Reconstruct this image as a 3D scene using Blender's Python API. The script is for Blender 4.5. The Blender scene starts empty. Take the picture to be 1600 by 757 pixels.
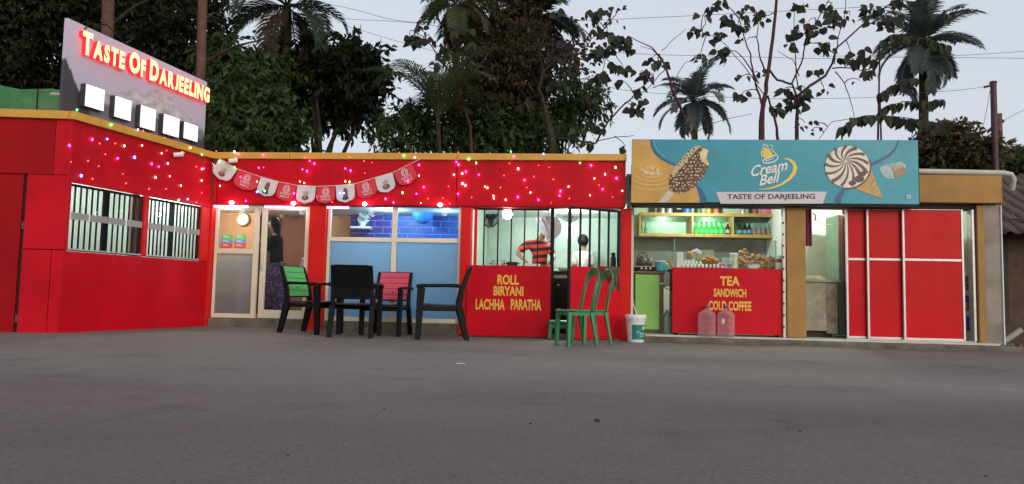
import bpy, bmesh, math, random
from mathutils import Vector, Matrix

rnd = random.Random(7)
scene = bpy.context.scene
col = scene.collection
R = math.radians

# ------------------------------------------------------------------ camera
# World frame: x along the shop front, y = 0 the front plane (positive behind it), z up from the yard.
CAM_T, CAM_P, CAM_R, FOC = R(4.8), R(4.3), R(1.2), 1155.0
CAM_LOC = Vector((11.55 * math.sin(CAM_T), -11.55 * math.cos(CAM_T), 0.62))
CAM_ROT = Matrix.Rotation(CAM_T, 3, 'Z') @ Matrix.Rotation(math.pi / 2 + CAM_P, 3, 'X') @ Matrix.Rotation(CAM_R, 3, 'Z')
cd = bpy.data.cameras.new('camera')
cam = bpy.data.objects.new('camera', cd)
col.objects.link(cam)
cam.matrix_world = Matrix.Translation(CAM_LOC) @ CAM_ROT.to_4x4()
cd.sensor_width = 36.0
cd.lens = FOC / 1600.0 * 36.0
cd.clip_start = 0.05
cd.clip_end = 2000
scene.camera = cam

# ------------------------------------------------------------------ sky, sun, exposure
SUN_EL, SUN_AZ = R(14), R(146)          # low glow behind the photographer
world = bpy.data.worlds.new('World')
scene.world = world
world.use_nodes = True
nt = world.node_tree
nt.nodes.clear()
out = nt.nodes.new('ShaderNodeOutputWorld')
sky = nt.nodes.new('ShaderNodeTexSky')
sky.sky_type = 'NISHITA'
sky.sun_disc = False
sky.sun_elevation = SUN_EL
sky.sun_rotation = SUN_AZ
sky.dust_density = 4.0
bg1 = nt.nodes.new('ShaderNodeBackground')
bg1.inputs['Strength'].default_value = 0.05
nt.links.new(sky.outputs[0], bg1.inputs['Color'])
bg2 = nt.nodes.new('ShaderNodeBackground')
bg2.inputs['Color'].default_value = (0.645, 0.66, 0.712, 1)
bg2.inputs['Strength'].default_value = 0.90
add = nt.nodes.new('ShaderNodeAddShader')
nt.links.new(bg1.outputs[0], add.inputs[0])
nt.links.new(bg2.outputs[0], add.inputs[1])
nt.links.new(add.outputs[0], out.inputs['Surface'])

sl = bpy.data.lights.new('sun', 'SUN')
sl.energy = 0.9
sl.angle = R(45)
sl.color = (1.0, 0.93, 0.88)
sun = bpy.data.objects.new('sun', sl)
col.objects.link(sun)
sd = Vector((math.sin(SUN_AZ) * math.cos(SUN_EL), math.cos(SUN_AZ) * math.cos(SUN_EL), math.sin(SUN_EL)))
sun.rotation_euler = sd.to_track_quat('Z', 'Y').to_euler()

vs = scene.view_settings
vs.view_transform = 'Standard'
vs.look = 'None'
vs.exposure = 0.0
vs.gamma = 1.0
vs.use_curve_mapping = False
scene.cycles.use_denoising = True
scene.cycles.max_bounces = 8
scene.cycles.transparent_max_bounces = 24
scene.cycles.sample_clamp_indirect = 4.0
scene.cycles.caustics_reflective = False
scene.cycles.caustics_refractive = False

# ------------------------------------------------------------------ layout helper: sight line through a photo pixel meets a plane
def ray(px, py):
    return CAM_ROT @ Vector(((px - 800) / FOC, -(py - 378.5) / FOC, -1.0))
def at(px, py, d=None, z=None, Y=None):
    v = ray(px, py)
    if d is not None: s = (d - CAM_LOC.y) / v.y
    elif z is not None: s = (z - CAM_LOC.z) / v.z
    else: s = Y
    return CAM_LOC + v * s
def X(px, d=0.0, py=420): return at(px, py, d=d).x
def Z(py, px=800, d=0.0): return at(px, py, d=d).z

# ------------------------------------------------------------------ mesh builder
class MB:
    def __init__(s, M=None):
        s.v = []; s.f = []; s.m = []; s.M = M; s.mi = 0
    def add(s, vs_, fs):
        b = len(s.v)
        if s.M is not None: vs_ = [s.M @ Vector(p) for p in vs_]
        s.v.extend([tuple(p) for p in vs_])
        s.f.extend([tuple(i + b for i in f) for f in fs])
        s.m.extend([s.mi] * len(fs))
        return s
    def box(s, x0, x1, y0, y1, z0, z1):
        if x0 > x1: x0, x1 = x1, x0
        if y0 > y1: y0, y1 = y1, y0
        if z0 > z1: z0, z1 = z1, z0
        return s.add([(x0,y0,z0),(x1,y0,z0),(x1,y1,z0),(x0,y1,z0),(x0,y0,z1),(x1,y0,z1),(x1,y1,z1),(x0,y1,z1)],
                     [(0,3,2,1),(4,5,6,7),(0,1,5,4),(1,2,6,5),(2,3,7,6),(3,0,4,7)])
    def bar(s, a, b, w, h, up=(0,0,1)):
        """rectangular bar from a to b, w across, h along up"""
        a = Vector(a); b = Vector(b); t = (b - a).normalized(); u = Vector(up)
        n = t.cross(u)
        if n.length < 1e-4: n = t.cross(Vector((1,0,0)))
        n.normalize(); u = n.cross(t).normalized()
        o = [n*(-w/2)+u*(-h/2), n*(w/2)+u*(-h/2), n*(w/2)+u*(h/2), n*(-w/2)+u*(h/2)]
        return s.add([a+k for k in o]+[b+k for k in o], [(3,2,1,0),(4,5,6,7),(0,1,5,4),(1,2,6,5),(2,3,7,6),(3,0,4,7)])
    def loft(s, rings, caps=True, closed=True):
        n = len(rings[0]); vs_ = [p for r in rings for p in r]; fs = []
        for i in range(len(rings)-1):
            for j in range(n if closed else n-1):
                k = (j+1) % n
                fs.append((i*n+j, i*n+k, (i+1)*n+k, (i+1)*n+j))
        if caps and closed:
            fs.append(tuple(range(n-1,-1,-1))); fs.append(tuple((len(rings)-1)*n+j for j in range(n)))
        return s.add(vs_, fs)
    def tube(s, pts, r, n=8, caps=True):
        pts = [Vector(p) for p in pts]
        rs = r if isinstance(r, (list, tuple)) else [r]*len(pts)
        rings = []; prev = None
        for i, p in enumerate(pts):
            t = (pts[min(i+1,len(pts)-1)] - pts[max(i-1,0)])
            t = t.normalized() if t.length > 1e-9 else Vector((0,0,1))
            if prev is None:
                a = t.cross(Vector((0,0,1)))
                if a.length < 1e-3: a = t.cross(Vector((1,0,0)))
            else:
                a = prev - t*prev.dot(t)
                if a.length < 1e-4: a = t.cross(Vector((1,0,0)))
            a.normalize(); prev = a; b = t.cross(a)
            rings.append([p + (a*math.cos(2*math.pi*k/n) + b*math.sin(2*math.pi*k/n))*rs[i] for k in range(n)])
        return s.loft(rings, caps)
    def lathe(s, prof, n=16, c=(0,0,0), caps=True):
        rings = [[(c[0]+r*math.cos(2*math.pi*k/n), c[1]+r*math.sin(2*math.pi*k/n), c[2]+z) for k in range(n)] for r, z in prof]
        return s.loft(rings, caps)
    def sphere(s, c, r, n=12, m=8, sc=(1,1,1)):
        rings = []
        for i in range(m+1):
            a = math.pi*i/m; rr = max(math.sin(a), 1e-3)*r
            rings.append([(c[0]+sc[0]*rr*math.cos(2*math.pi*k/n), c[1]+sc[1]*rr*math.sin(2*math.pi*k/n), c[2]-sc[2]*r*math.cos(a)) for k in range(n)])
        return s.loft(rings, True)
    def poly(s, pts, fn, h=0.0):
        """flat outline (a,b) placed by fn(a,b,o); with thickness h when given"""
        n = len(pts)
        if h == 0: return s.add([fn(a,b,0) for a,b in pts], [tuple(range(n))])
        return s.add([fn(a,b,0) for a,b in pts]+[fn(a,b,h) for a,b in pts],
                     [tuple(range(n)), tuple(range(2*n-1,n-1,-1))]+[(j,(j+1)%n,n+(j+1)%n,n+j) for j in range(n)])
    def strip(s, pts, w, fn, o=0.0):
        pts = [Vector(p) for p in pts]; L = []; Rr = []
        for i, p in enumerate(pts):
            t = (pts[min(i+1,len(pts)-1)]-pts[max(i-1,0)]).normalized(); n = Vector((-t.y,t.x))
            ww = w[i] if isinstance(w,(list,tuple)) else w
            L.append(p+n*ww/2); Rr.append(p-n*ww/2)
        vs_ = [fn(q.x,q.y,o) for q in L]+[fn(q.x,q.y,o) for q in Rr]; n = len(pts)
        return s.add(vs_, [(i,i+1,n+i+1,n+i) for i in range(n-1)])

WM = {}
def wm(o):
    return WM.get(o.name, Matrix.Identity(4))
def tag(o, label=None, cat=None, group=None, kind=None):
    if label: o['label'] = label
    if cat: o['category'] = cat
    if group: o['group'] = group
    if kind: o['kind'] = kind
    return o
def mesh_of(name, mb, mats, smooth=None):
    me = bpy.data.meshes.new(name)
    me.from_pydata(mb.v, [], mb.f)
    mats = mats if isinstance(mats, (list, tuple)) else [mats]
    for m in mats: me.materials.append(m)
    if len(mats) > 1: me.polygons.foreach_set('material_index', mb.m)
    bm = bmesh.new(); bm.from_mesh(me)
    bmesh.ops.recalc_face_normals(bm, faces=bm.faces[:])
    bm.to_mesh(me); bm.free()
    if smooth:
        me.shade_smooth(); me.set_sharp_from_angle(angle=R(smooth))
    me.update()
    return me
def ob(name, mb, mats, parent=None, world=True, bevel=0, smooth=None, seg=2, raw=False):
    """link ONE mesh object; vertices given in world space unless world=False (then in the parent's frame)"""
    if parent is not None and world:
        inv = wm(parent).inverted()
        mb.v = [tuple(inv @ Vector(p)) for p in mb.v]
    if raw:
        me = bpy.data.meshes.new(name); me.from_pydata(mb.v, [], mb.f)
        me.materials.append(mats)
    else:
        me = mesh_of(name, mb, mats, smooth)
    o = bpy.data.objects.new(name, me); col.objects.link(o)
    if parent is not None:
        o.parent = parent; WM[o.name] = wm(parent)
    elif world:
        pass
    if bevel:
        b = o.modifiers.new('bevel', 'BEVEL'); b.width = bevel; b.segments = seg; b.limit_method = 'ANGLE'; b.angle_limit = R(40)
    return o
def link_mesh(name, me, parent=None, M=None):
    o = bpy.data.objects.new(name, me); col.objects.link(o)
    if parent is not None: o.parent = parent
    if M is not None: o.matrix_local = M
    WM[o.name] = (wm(parent) if parent is not None else Matrix.Identity(4)) @ (M if M is not None else Matrix.Identity(4))
    return o
def thing(name, label, cat, loc=(0,0,0), rz=0, group=None, sc=1.0):
    o = bpy.data.objects.new(name, None); col.objects.link(o)
    o.empty_display_size = 0.1
    o.location = loc; o.rotation_euler = (0,0,rz); o.scale = (sc,sc,sc)
    WM[o.name] = Matrix.Translation(Vector(loc)) @ Matrix.Rotation(rz,4,'Z') @ Matrix.Diagonal((sc,sc,sc,1))
    return tag(o, label, cat, group)
def single(name, mb, mats, label, cat, group=None, kind=None, base=None, **k):
    """a thing that is one mesh; origin moved to its base"""
    vx = [p[0] for p in mb.v]; vy = [p[1] for p in mb.v]; vz = [p[2] for p in mb.v]
    c = Vector(base) if base else Vector(((min(vx)+max(vx))/2, (min(vy)+max(vy))/2, min(vz)))
    mb.v = [(p[0]-c.x, p[1]-c.y, p[2]-c.z) for p in mb.v]
    o = ob(name, mb, mats, None, **k); o.location = c
    WM[o.name] = Matrix.Translation(c)
    return tag(o, label, cat, group, kind)
def box(name, x0,x1,y0,y1,z0,z1, m, parent=None, bevel=0, M=None):
    return ob(name, MB(M).box(x0,x1,y0,y1,z0,z1), m, parent, bevel=bevel)

# ------------------------------------------------------------------ materials
MATS = {}
def mat(name, c, rough=0.5, metal=0.0, var=0.10, scale=3.0, bump=0.0, bscale=60.0, spec=0.5, coat=0.0, c2=None, rvar=0.12, island=False, sheen=0, streak=0.0):
    if name in MATS: return MATS[name]
    m = bpy.data.materials.new(name); m.use_nodes = True
    n = m.node_tree.nodes; L = m.node_tree.links
    b = n['Principled BSDF']
    b.inputs['Roughness'].default_value = rough
    b.inputs['Metallic'].default_value = metal
    b.inputs['Specular IOR Level'].default_value = spec
    b.inputs['Coat Weight'].default_value = coat
    tc = n.new('ShaderNodeTexCoord')
    nz = n.new('ShaderNodeTexNoise'); nz.inputs['Scale'].default_value = scale; nz.inputs['Detail'].default_value = 6
    nz.inputs['Roughness'].default_value = 0.65
    L.new(tc.outputs['Object'], nz.inputs['Vector'])
    cr = n.new('ShaderNodeValToRGB')
    lo = tuple(max(0, k*(1-var)) for k in c); hi = tuple(k*(1+var) for k in (c2 or c))
    cr.color_ramp.elements[0].position = 0.3; cr.color_ramp.elements[1].position = 0.7
    cr.color_ramp.elements[0].color = (*lo,1); cr.color_ramp.elements[1].color = (*hi,1)
    if island:
        g = n.new('ShaderNodeNewGeometry'); mx = n.new('ShaderNodeMath'); mx.operation = 'MULTIPLY_ADD'
        mx.inputs[1].default_value = 0.55
        ms = n.new('ShaderNodeMath'); ms.operation = 'MULTIPLY'; ms.inputs[1].default_value = 0.45
        L.new(nz.outputs['Fac'], ms.inputs[0]); L.new(g.outputs['Random Per Island'], mx.inputs[0]); L.new(ms.outputs[0], mx.inputs[2])
        L.new(mx.outputs[0], cr.inputs['Fac'])
        cr.color_ramp.elements[0].position = 0.1; cr.color_ramp.elements[1].position = 0.9
    else:
        L.new(nz.outputs['Fac'], cr.inputs['Fac'])
    if streak:
        mp = n.new('ShaderNodeMapping'); mp.inputs['Scale'].default_value = (3.2,3.2,0.55); L.new(tc.outputs['Object'], mp.inputs['Vector'])
        ns_ = n.new('ShaderNodeTexNoise'); ns_.inputs['Scale'].default_value = 1.0; ns_.inputs['Detail'].default_value = 7; ns_.inputs['Roughness'].default_value = 0.7; L.new(mp.outputs[0], ns_.inputs['Vector'])
        rs_ = n.new('ShaderNodeValToRGB'); rs_.color_ramp.elements[0].position = 0.32; rs_.color_ramp.elements[1].position = 0.60
        k_ = 1-streak; rs_.color_ramp.elements[0].color = (k_,k_,k_,1); rs_.color_ramp.elements[1].color = (1,1,1,1); L.new(ns_.outputs['Fac'], rs_.inputs['Fac'])
        mm = n.new('ShaderNodeMix'); mm.data_type = 'RGBA'; mm.blend_type = 'MULTIPLY'; mm.inputs['Factor'].default_value = 1.0
        L.new(cr.outputs['Color'], mm.inputs['A']); L.new(rs_.outputs[0], mm.inputs['B'])
        nd = n.new('ShaderNodeTexNoise'); nd.inputs['Scale'].default_value = 26; nd.inputs['Detail'].default_value = 6; nd.inputs['Roughness'].default_value = 0.8; L.new(tc.outputs['Object'], nd.inputs['Vector'])
        rd = n.new('ShaderNodeValToRGB'); rd.color_ramp.elements[0].position = 0.62; rd.color_ramp.elements[1].position = 0.80
        rd.color_ramp.elements[0].color = (0,0,0,1); rd.color_ramp.elements[1].color = (0.35,0.35,0.35,1); L.new(nd.outputs['Fac'], rd.inputs['Fac'])
        md = n.new('ShaderNodeMix'); md.data_type = 'RGBA'; L.new(rd.outputs[0], md.inputs['Factor']); L.new(mm.outputs['Result'], md.inputs['A']); md.inputs['B'].default_value = (0.20,0.13,0.10,1)
        L.new(md.outputs['Result'], b.inputs['Base Color'])
    else:
        L.new(cr.outputs['Color'], b.inputs['Base Color'])
    if rvar:
        mr = n.new('ShaderNodeMapRange')
        mr.inputs['To Min'].default_value = max(0.03, rough-rvar); mr.inputs['To Max'].default_value = min(1, rough+rvar)
        n2 = n.new('ShaderNodeTexNoise'); n2.inputs['Scale'].default_value = scale*2.3; n2.inputs['Detail'].default_value = 5
        L.new(tc.outputs['Object'], n2.inputs['Vector']); L.new(n2.outputs['Fac'], mr.inputs['Value']); L.new(mr.outputs[0], b.inputs['Roughness'])
    if bump:
        nb = n.new('ShaderNodeTexNoise'); nb.inputs['Scale'].default_value = bscale; nb.inputs['Detail'].default_value = 4
        L.new(tc.outputs['Object'], nb.inputs['Vector'])
        bp = n.new('ShaderNodeBump'); bp.inputs['Strength'].default_value = bump; bp.inputs['Distance'].default_value = 0.02
        L.new(nb.outputs['Fac'], bp.inputs['Height']); L.new(bp.outputs[0], b.inputs['Normal'])
    MATS[name] = m
    return m
def emit(name, c, s, base=None):
    if name in MATS: return MATS[name]
    m = bpy.data.materials.new(name); m.use_nodes = True
    b = m.node_tree.nodes['Principled BSDF']
    b.inputs['Base Color'].default_value = (*(base or c),1)
    b.inputs['Emission Color'].default_value = (*c,1); b.inputs['Emission Strength'].default_value = s
    MATS[name] = m
    return m
def glass(name, tint=(1,1,1), refl=0.06, rough=0.02):
    if name in MATS: return MATS[name]
    m = bpy.data.materials.new(name); m.use_nodes = True
    n = m.node_tree.nodes; L = m.node_tree.links; n.clear()
    o = n.new('ShaderNodeOutputMaterial'); t = n.new('ShaderNodeBsdfTransparent'); g = n.new('ShaderNodeBsdfGlossy')
    g.inputs['Roughness'].default_value = rough; t.inputs['Color'].default_value = (*tint,1)
    lw = n.new('ShaderNodeFresnel'); lw.inputs['IOR'].default_value = 1.5
    ad = n.new('ShaderNodeMath'); ad.operation = 'MULTIPLY_ADD'; ad.inputs[1].default_value = 0.16; ad.inputs[2].default_value = refl*0.02
    mx = n.new('ShaderNodeMixShader')
    L.new(lw.outputs[0], ad.inputs[0]); L.new(ad.outputs[0], mx.inputs[0]); L.new(t.outputs[0], mx.inputs[1]); L.new(g.outputs[0], mx.inputs[2])
    L.new(mx.outputs[0], o.inputs['Surface'])
    MATS[name] = m
    return m
def frosted(name, c, body=0.6, see=0.25, rough=0.35):
    """milky film on glass: diffuse and translucent body, some blurred view through"""
    if name in MATS: return MATS[name]
    m = bpy.data.materials.new(name); m.use_nodes = True
    n = m.node_tree.nodes; L = m.node_tree.links; n.clear()
    o = n.new('ShaderNodeOutputMaterial')
    d = n.new('ShaderNodeBsdfDiffuse'); t = n.new('ShaderNodeBsdfTranslucent'); r = n.new('ShaderNodeBsdfRefraction'); gl = n.new('ShaderNodeBsdfGlossy')
    for k in (d, t): k.inputs['Color'].default_value = (*c,1)
    r.inputs['Color'].default_value = (0.95,0.97,1,1); r.inputs['Roughness'].default_value = rough; r.inputs['IOR'].default_value = 1.12
    gl.inputs['Roughness'].default_value = 0.15
    m1 = n.new('ShaderNodeMixShader'); m1.inputs[0].default_value = body
    m2 = n.new('ShaderNodeMixShader'); m2.inputs[0].default_value = see
    m3 = n.new('ShaderNodeMixShader'); m3.inputs[0].default_value = 0.06
    L.new(d.outputs[0], m1.inputs[1]); L.new(t.outputs[0], m1.inputs[2])
    L.new(m1.outputs[0], m2.inputs[1]); L.new(r.outputs[0], m2.inputs[2])
    L.new(m2.outputs[0], m3.inputs[1]); L.new(gl.outputs[0], m3.inputs[2]); L.new(m3.outputs[0], o.inputs['Surface'])
    MATS[name] = m
    return m
def leafmat(name, lo, hi, trans=0.35):
    if name in MATS: return MATS[name]
    m = bpy.data.materials.new(name); m.use_nodes = True
    n = m.node_tree.nodes; L = m.node_tree.links; b = n['Principled BSDF']; o = n['Material Output']
    g = n.new('ShaderNodeNewGeometry'); oi = n.new('ShaderNodeObjectInfo'); tc = n.new('ShaderNodeTexCoord')
    nz = n.new('ShaderNodeTexNoise'); nz.inputs['Scale'].default_value = 1.6; nz.inputs['Detail'].default_value = 3
    L.new(tc.outputs['Object'], nz.inputs['Vector'])
    a1 = n.new('ShaderNodeMath'); a1.operation = 'ADD'; L.new(g.outputs['Random Per Island'], a1.inputs[0]); L.new(oi.outputs['Random'], a1.inputs[1])
    fr = n.new('ShaderNodeMath'); fr.operation = 'FRACT'; L.new(a1.outputs[0], fr.inputs[0])
    a2 = n.new('ShaderNodeMath'); a2.operation = 'MULTIPLY_ADD'; a2.inputs[1].default_value = 0.6
    a3 = n.new('ShaderNodeMath'); a3.operation = 'MULTIPLY'; a3.inputs[1].default_value = 0.5; L.new(nz.outputs['Fac'], a3.inputs[0])
    L.new(fr.outputs[0], a2.inputs[0]); L.new(a3.outputs[0], a2.inputs[2])
    cr = n.new('ShaderNodeValToRGB'); cr.color_ramp.elements[0].color = (*lo,1); cr.color_ramp.elements[1].color = (*hi,1)
    L.new(a2.outputs[0], cr.inputs['Fac']); L.new(cr.outputs['Color'], b.inputs['Base Color'])
    b.inputs['Roughness'].default_value = 0.5; b.inputs['Specular IOR Level'].default_value = 0.18
    t = n.new('ShaderNodeBsdfTranslucent'); L.new(cr.outputs['Color'], t.inputs['Color'])
    mx = n.new('ShaderNodeMixShader'); mx.inputs[0].default_value = trans
    L.new(b.outputs[0], mx.inputs[1]); L.new(t.outputs[0], mx.inputs[2]); L.new(mx.outputs[0], o.inputs['Surface'])
    MATS[name] = m
    return m

# red composite panels, with faint streaks of road dust
M_red = mat('red_panel', (0.50,0.004,0.013), 0.42, var=0.12, scale=1.1, c2=(0.58,0.006,0.018), spec=0.13, streak=0.10, bump=0.015, bscale=5)
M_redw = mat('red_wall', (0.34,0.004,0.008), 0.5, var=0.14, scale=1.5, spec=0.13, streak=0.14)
M_redp = mat('red_post', (0.62,0.014,0.012), 0.45, var=0.10, scale=2.0, spec=0.15, streak=0.10)
M_gap = mat('dark_joint', (0.02,0.006,0.006), 0.7)
M_yel = mat('yellow_trim', (0.62,0.33,0.05), 0.45, var=0.12, scale=2.5)
M_ochre = mat('ochre_paint', (0.35,0.19,0.05), 0.7, var=0.18, scale=2.2, bump=0.08, bscale=30)
M_cream = mat('cream_frame', (0.72,0.67,0.52), 0.4, var=0.06)
M_alu = mat('aluminium', (0.50,0.50,0.51), 0.4, metal=0.5, var=0.08, scale=8)
M_black = mat('black_iron', (0.010,0.010,0.012), 0.55, var=0.3, scale=20, spec=0.2)
M_conc = mat('concrete', (0.27,0.25,0.22), 0.9, var=0.35, scale=2.6, bump=0.3, bscale=35)
M_concd = mat('dark_concrete', (0.13,0.12,0.10), 0.92, var=0.45, scale=3.5, bump=0.4, bscale=30)
M_redg = mat('glossy_red_panel', (0.52,0.005,0.010), 0.30, var=0.08, scale=1.3, c2=(0.58,0.007,0.013), spec=0.11, streak=0.06)
M_glass = glass('clear_glass', (0.93,0.97,0.96), 0.05)
M_white = mat('white_paint', (0.74,0.75,0.74), 0.6, var=0.06, scale=1.5)
M_whitep = mat('white_plastic', (0.74,0.75,0.76), 0.35, var=0.05)
M_mint = mat('mint_wall', (0.50,0.64,0.55), 0.5, var=0.06, scale=1.2)
M_tan = mat('tan_wall', (0.50,0.27,0.15), 0.7, var=0.12, scale=2)
M_brown = mat('brown_wall', (0.24,0.085,0.05), 0.7, var=0.15, scale=2)
M_roof = mat('roof_slab', (0.22,0.21,0.20), 0.9, var=0.3, scale=2)
M_gold = mat('gold_lettering', (0.78,0.46,0.07), 0.45, var=0.08, scale=10)
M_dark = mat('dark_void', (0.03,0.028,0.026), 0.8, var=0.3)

# ------------------------------------------------------------------ text
_tc = [0]
def text_data(s, bold=0.012, shear=0.0, extrude=0.0):
    cu = bpy.data.curves.new('lettering', 'FONT'); cu.body = s; cu.offset = bold; cu.shear = shear; cu.extrude = extrude; cu.resolution_u = 3
    o = bpy.data.objects.new('lettering', cu); col.objects.link(o)
    dg = bpy.context.evaluated_depsgraph_get(); dg.update()
    ev = o.evaluated_get(dg); me = ev.to_mesh()
    vs_ = [tuple(v.co) for v in me.vertices]; fs = [tuple(p.vertices) for p in me.polygons]; ns = [tuple(p.normal) for p in me.polygons]
    ev.to_mesh_clear(); bpy.data.objects.remove(o); bpy.data.curves.remove(cu)
    return vs_, fs, ns
def text_on(name, s, x0, x1, z0, z1, fn, m, parent, bold=0.012, shear=0.0):
    vs_, fs, ns = text_data(s, bold, shear)
    ax = [v[0] for v in vs_]; ay = [v[1] for v in vs_]
    sx = (x1-x0)/(max(ax)-min(ax)); sy = (z1-z0)/(max(ay)-min(ay))
    mb = MB(); mb.add([fn(x0+(v[0]-min(ax))*sx, z0+(v[1]-min(ay))*sy, 0) for v in vs_], fs)
    return ob(name, mb, m, parent)

# ------------------------------------------------------------------ ground
def gz(x, y):
    t = min(max((-1.0 - x) / 3.6, 0), 1)
    return 0.058 * t * t * (3 - 2 * t)
def asphalt():
    m = bpy.data.materials.new('asphalt'); m.use_nodes = True
    n = m.node_tree.nodes; L = m.node_tree.links; b = n['Principled BSDF']
    tc = n.new('ShaderNodeTexCoord')
    def nz(sc, det=6, ro=0.6, v=None):
        k = n.new('ShaderNodeTexNoise'); k.inputs['Scale'].default_value = sc; k.inputs['Detail'].default_value = det; k.inputs['Roughness'].default_value = ro
        L.new(v or tc.outputs['Object'], k.inputs['Vector']); return k
    mp = n.new('ShaderNodeMapping'); mp.inputs['Scale'].default_value = (0.35,1.0,1.0); L.new(tc.outputs['Object'], mp.inputs['Vector'])
    big = nz(0.45, 4, 0.5, mp.outputs[0]); mid = nz(5.0, 10, 0.75); fine = nz(42, 6, 0.9)
    r1 = n.new('ShaderNodeValToRGB'); r1.color_ramp.elements[0].position = 0.38; r1.color_ramp.elements[1].position = 0.62
    r1.color_ramp.elements[0].color = (0.154,0.142,0.136,1); r1.color_ramp.elements[1].color = (0.194,0.184,0.178,1)
    L.new(big.outputs['Fac'], r1.inputs['Fac'])
    m1 = n.new('ShaderNodeMix'); m1.data_type = 'RGBA'; m1.blend_type = 'MULTIPLY'; m1.inputs['Factor'].default_value = 0.8
    r2 = n.new('ShaderNodeValToRGB'); r2.color_ramp.elements[0].position = 0.3; r2.color_ramp.elements[1].position = 0.7
    r2.color_ramp.elements[0].color = (0.84,0.84,0.84,1); r2.color_ramp.elements[1].color = (1.12,1.12,1.11,1)
    L.new(mid.outputs['Fac'], r2.inputs['Fac']); L.new(r1.outputs[0], m1.inputs['A']); L.new(r2.outputs[0], m1.inputs['B'])
    m2 = n.new('ShaderNodeMix'); m2.data_type = 'RGBA'; m2.blend_type = 'MULTIPLY'; m2.inputs['Factor'].default_value = 0.9
    r3 = n.new('ShaderNodeValToRGB'); r3.color_ramp.elements[0].position = 0.3; r3.color_ramp.elements[1].position = 0.72
    r3.color_ramp.elements[0].color = (0.38,0.38,0.38,1); r3.color_ramp.elements[1].color = (1.6,1.58,1.55,1)
    L.new(fine.outputs['Fac'], r3.inputs['Fac']); L.new(m1.outputs['Result'], m2.inputs['A']); L.new(r3.outputs[0], m2.inputs['B'])
    # worn wheel lane: a paler, dustier sheet of old asphalt crossing the yard
    sp = n.new('ShaderNodeSeparateXYZ'); L.new(tc.outputs['Object'], sp.inputs[0])
    wob = nz(0.4, 4, 0.5)
    ad = n.new('ShaderNodeMath'); ad.operation = 'MULTIPLY_ADD'; ad.inputs[1].default_value = 1.6; L.new(wob.outputs['Fac'], ad.inputs[0]); L.new(sp.outputs['Y'], ad.inputs[2])
    lane = n.new('ShaderNodeValToRGB'); e = lane.color_ramp.elements
    mr = n.new('ShaderNodeMapRange'); mr.inputs['From Min'].default_value = -12; mr.inputs['From Max'].default_value = 2; L.new(ad.outputs[0], mr.inputs['Value'])
    e[0].position = 0.40; e[0].color = (0.76,0.68,0.67,1); e[1].position = 0.52; e[1].color = (1.10,1.11,1.10,1)
    e2 = e.new(0.85); e2.color = (0.90,0.87,0.85,1)
    L.new(mr.outputs[0], lane.inputs['Fac'])
    m3 = n.new('ShaderNodeMix'); m3.data_type = 'RGBA'; m3.blend_type = 'MULTIPLY'; m3.inputs['Factor'].default_value = 1.0
    L.new(m2.outputs['Result'], m3.inputs['A']); L.new(lane.outputs[0], m3.inputs['B'])
    # old oil and damp stains with their own outlines
    stn = nz(1.1, 7, 0.62); rst = n.new('ShaderNodeValToRGB'); rst.color_ramp.elements[0].position = 0.57; rst.color_ramp.elements[1].position = 0.66
    rst.color_ramp.elements[0].color = (1,1,1,1); rst.color_ramp.elements[1].color = (0.80,0.79,0.79,1); L.new(stn.outputs['Fac'], rst.inputs['Fac'])
    vor = n.new('ShaderNodeTexVoronoi'); vor.inputs['Scale'].default_value = 9.0; L.new(tc.outputs['Object'], vor.inputs['Vector'])
    rv = n.new('ShaderNodeValToRGB'); rv.color_ramp.elements[0].position = 0.035; rv.color_ramp.elements[1].position = 0.07
    rv.color_ramp.elements[0].color = (0.55,0.53,0.52,1); rv.color_ramp.elements[1].color = (1,1,1,1); L.new(vor.outputs['Distance'], rv.inputs['Fac'])
    m4 = n.new('ShaderNodeMix'); m4.data_type = 'RGBA'; m4.blend_type = 'MULTIPLY'; m4.inputs['Factor'].default_value = 1.0
    m5 = n.new('ShaderNodeMix'); m5.data_type = 'RGBA'; m5.blend_type = 'MULTIPLY'; m5.inputs['Factor'].default_value = 1.0
    L.new(m3.outputs['Result'], m4.inputs['A']); L.new(rst.outputs[0], m4.inputs['B']); L.new(m4.outputs['Result'], m5.inputs['A']); L.new(rv.outputs[0], m5.inputs['B'])
    L.new(m5.outputs['Result'], b.inputs['Base Color'])
    b.inputs['Roughness'].default_value = 0.82; b.inputs['Specular IOR Level'].default_value = 0.35
    bp = n.new('ShaderNodeBump'); bp.inputs['Strength'].default_value = 0.55; bp.inputs['Distance'].default_value = 0.008
    L.new(fine.outputs['Fac'], bp.inputs['Height'])
    bp2 = n.new('ShaderNodeBump'); bp2.inputs['Strength'].default_value = 0.35; bp2.inputs['Distance'].default_value = 0.05
    L.new(mid.outputs['Fac'], bp2.inputs['Height']); L.new(bp.outputs[0], bp2.inputs['Normal']); L.new(bp2.outputs[0], b.inputs['Normal'])
    return m
xs = [-600,-200,-60,-25] + [-14 + 0.5*i for i in range(57)] + [25,60,200,600]
ys = [-300,-60,-25] + [-13 + 0.5*i for i in range(41)] + [15,30,60,200,900]
g = MB()
g.add([(x,y,gz(x,y)) for y in ys for x in xs], [(j*len(xs)+i, j*len(xs)+i+1, (j+1)*len(xs)+i+1, (j+1)*len(xs)+i) for j in range(len(ys)-1) for i in range(len(xs)-1)])
tag(ob('ground', g, asphalt(), smooth=60), 'worn grey asphalt yard in front of the shops', kind='structure')

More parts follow.
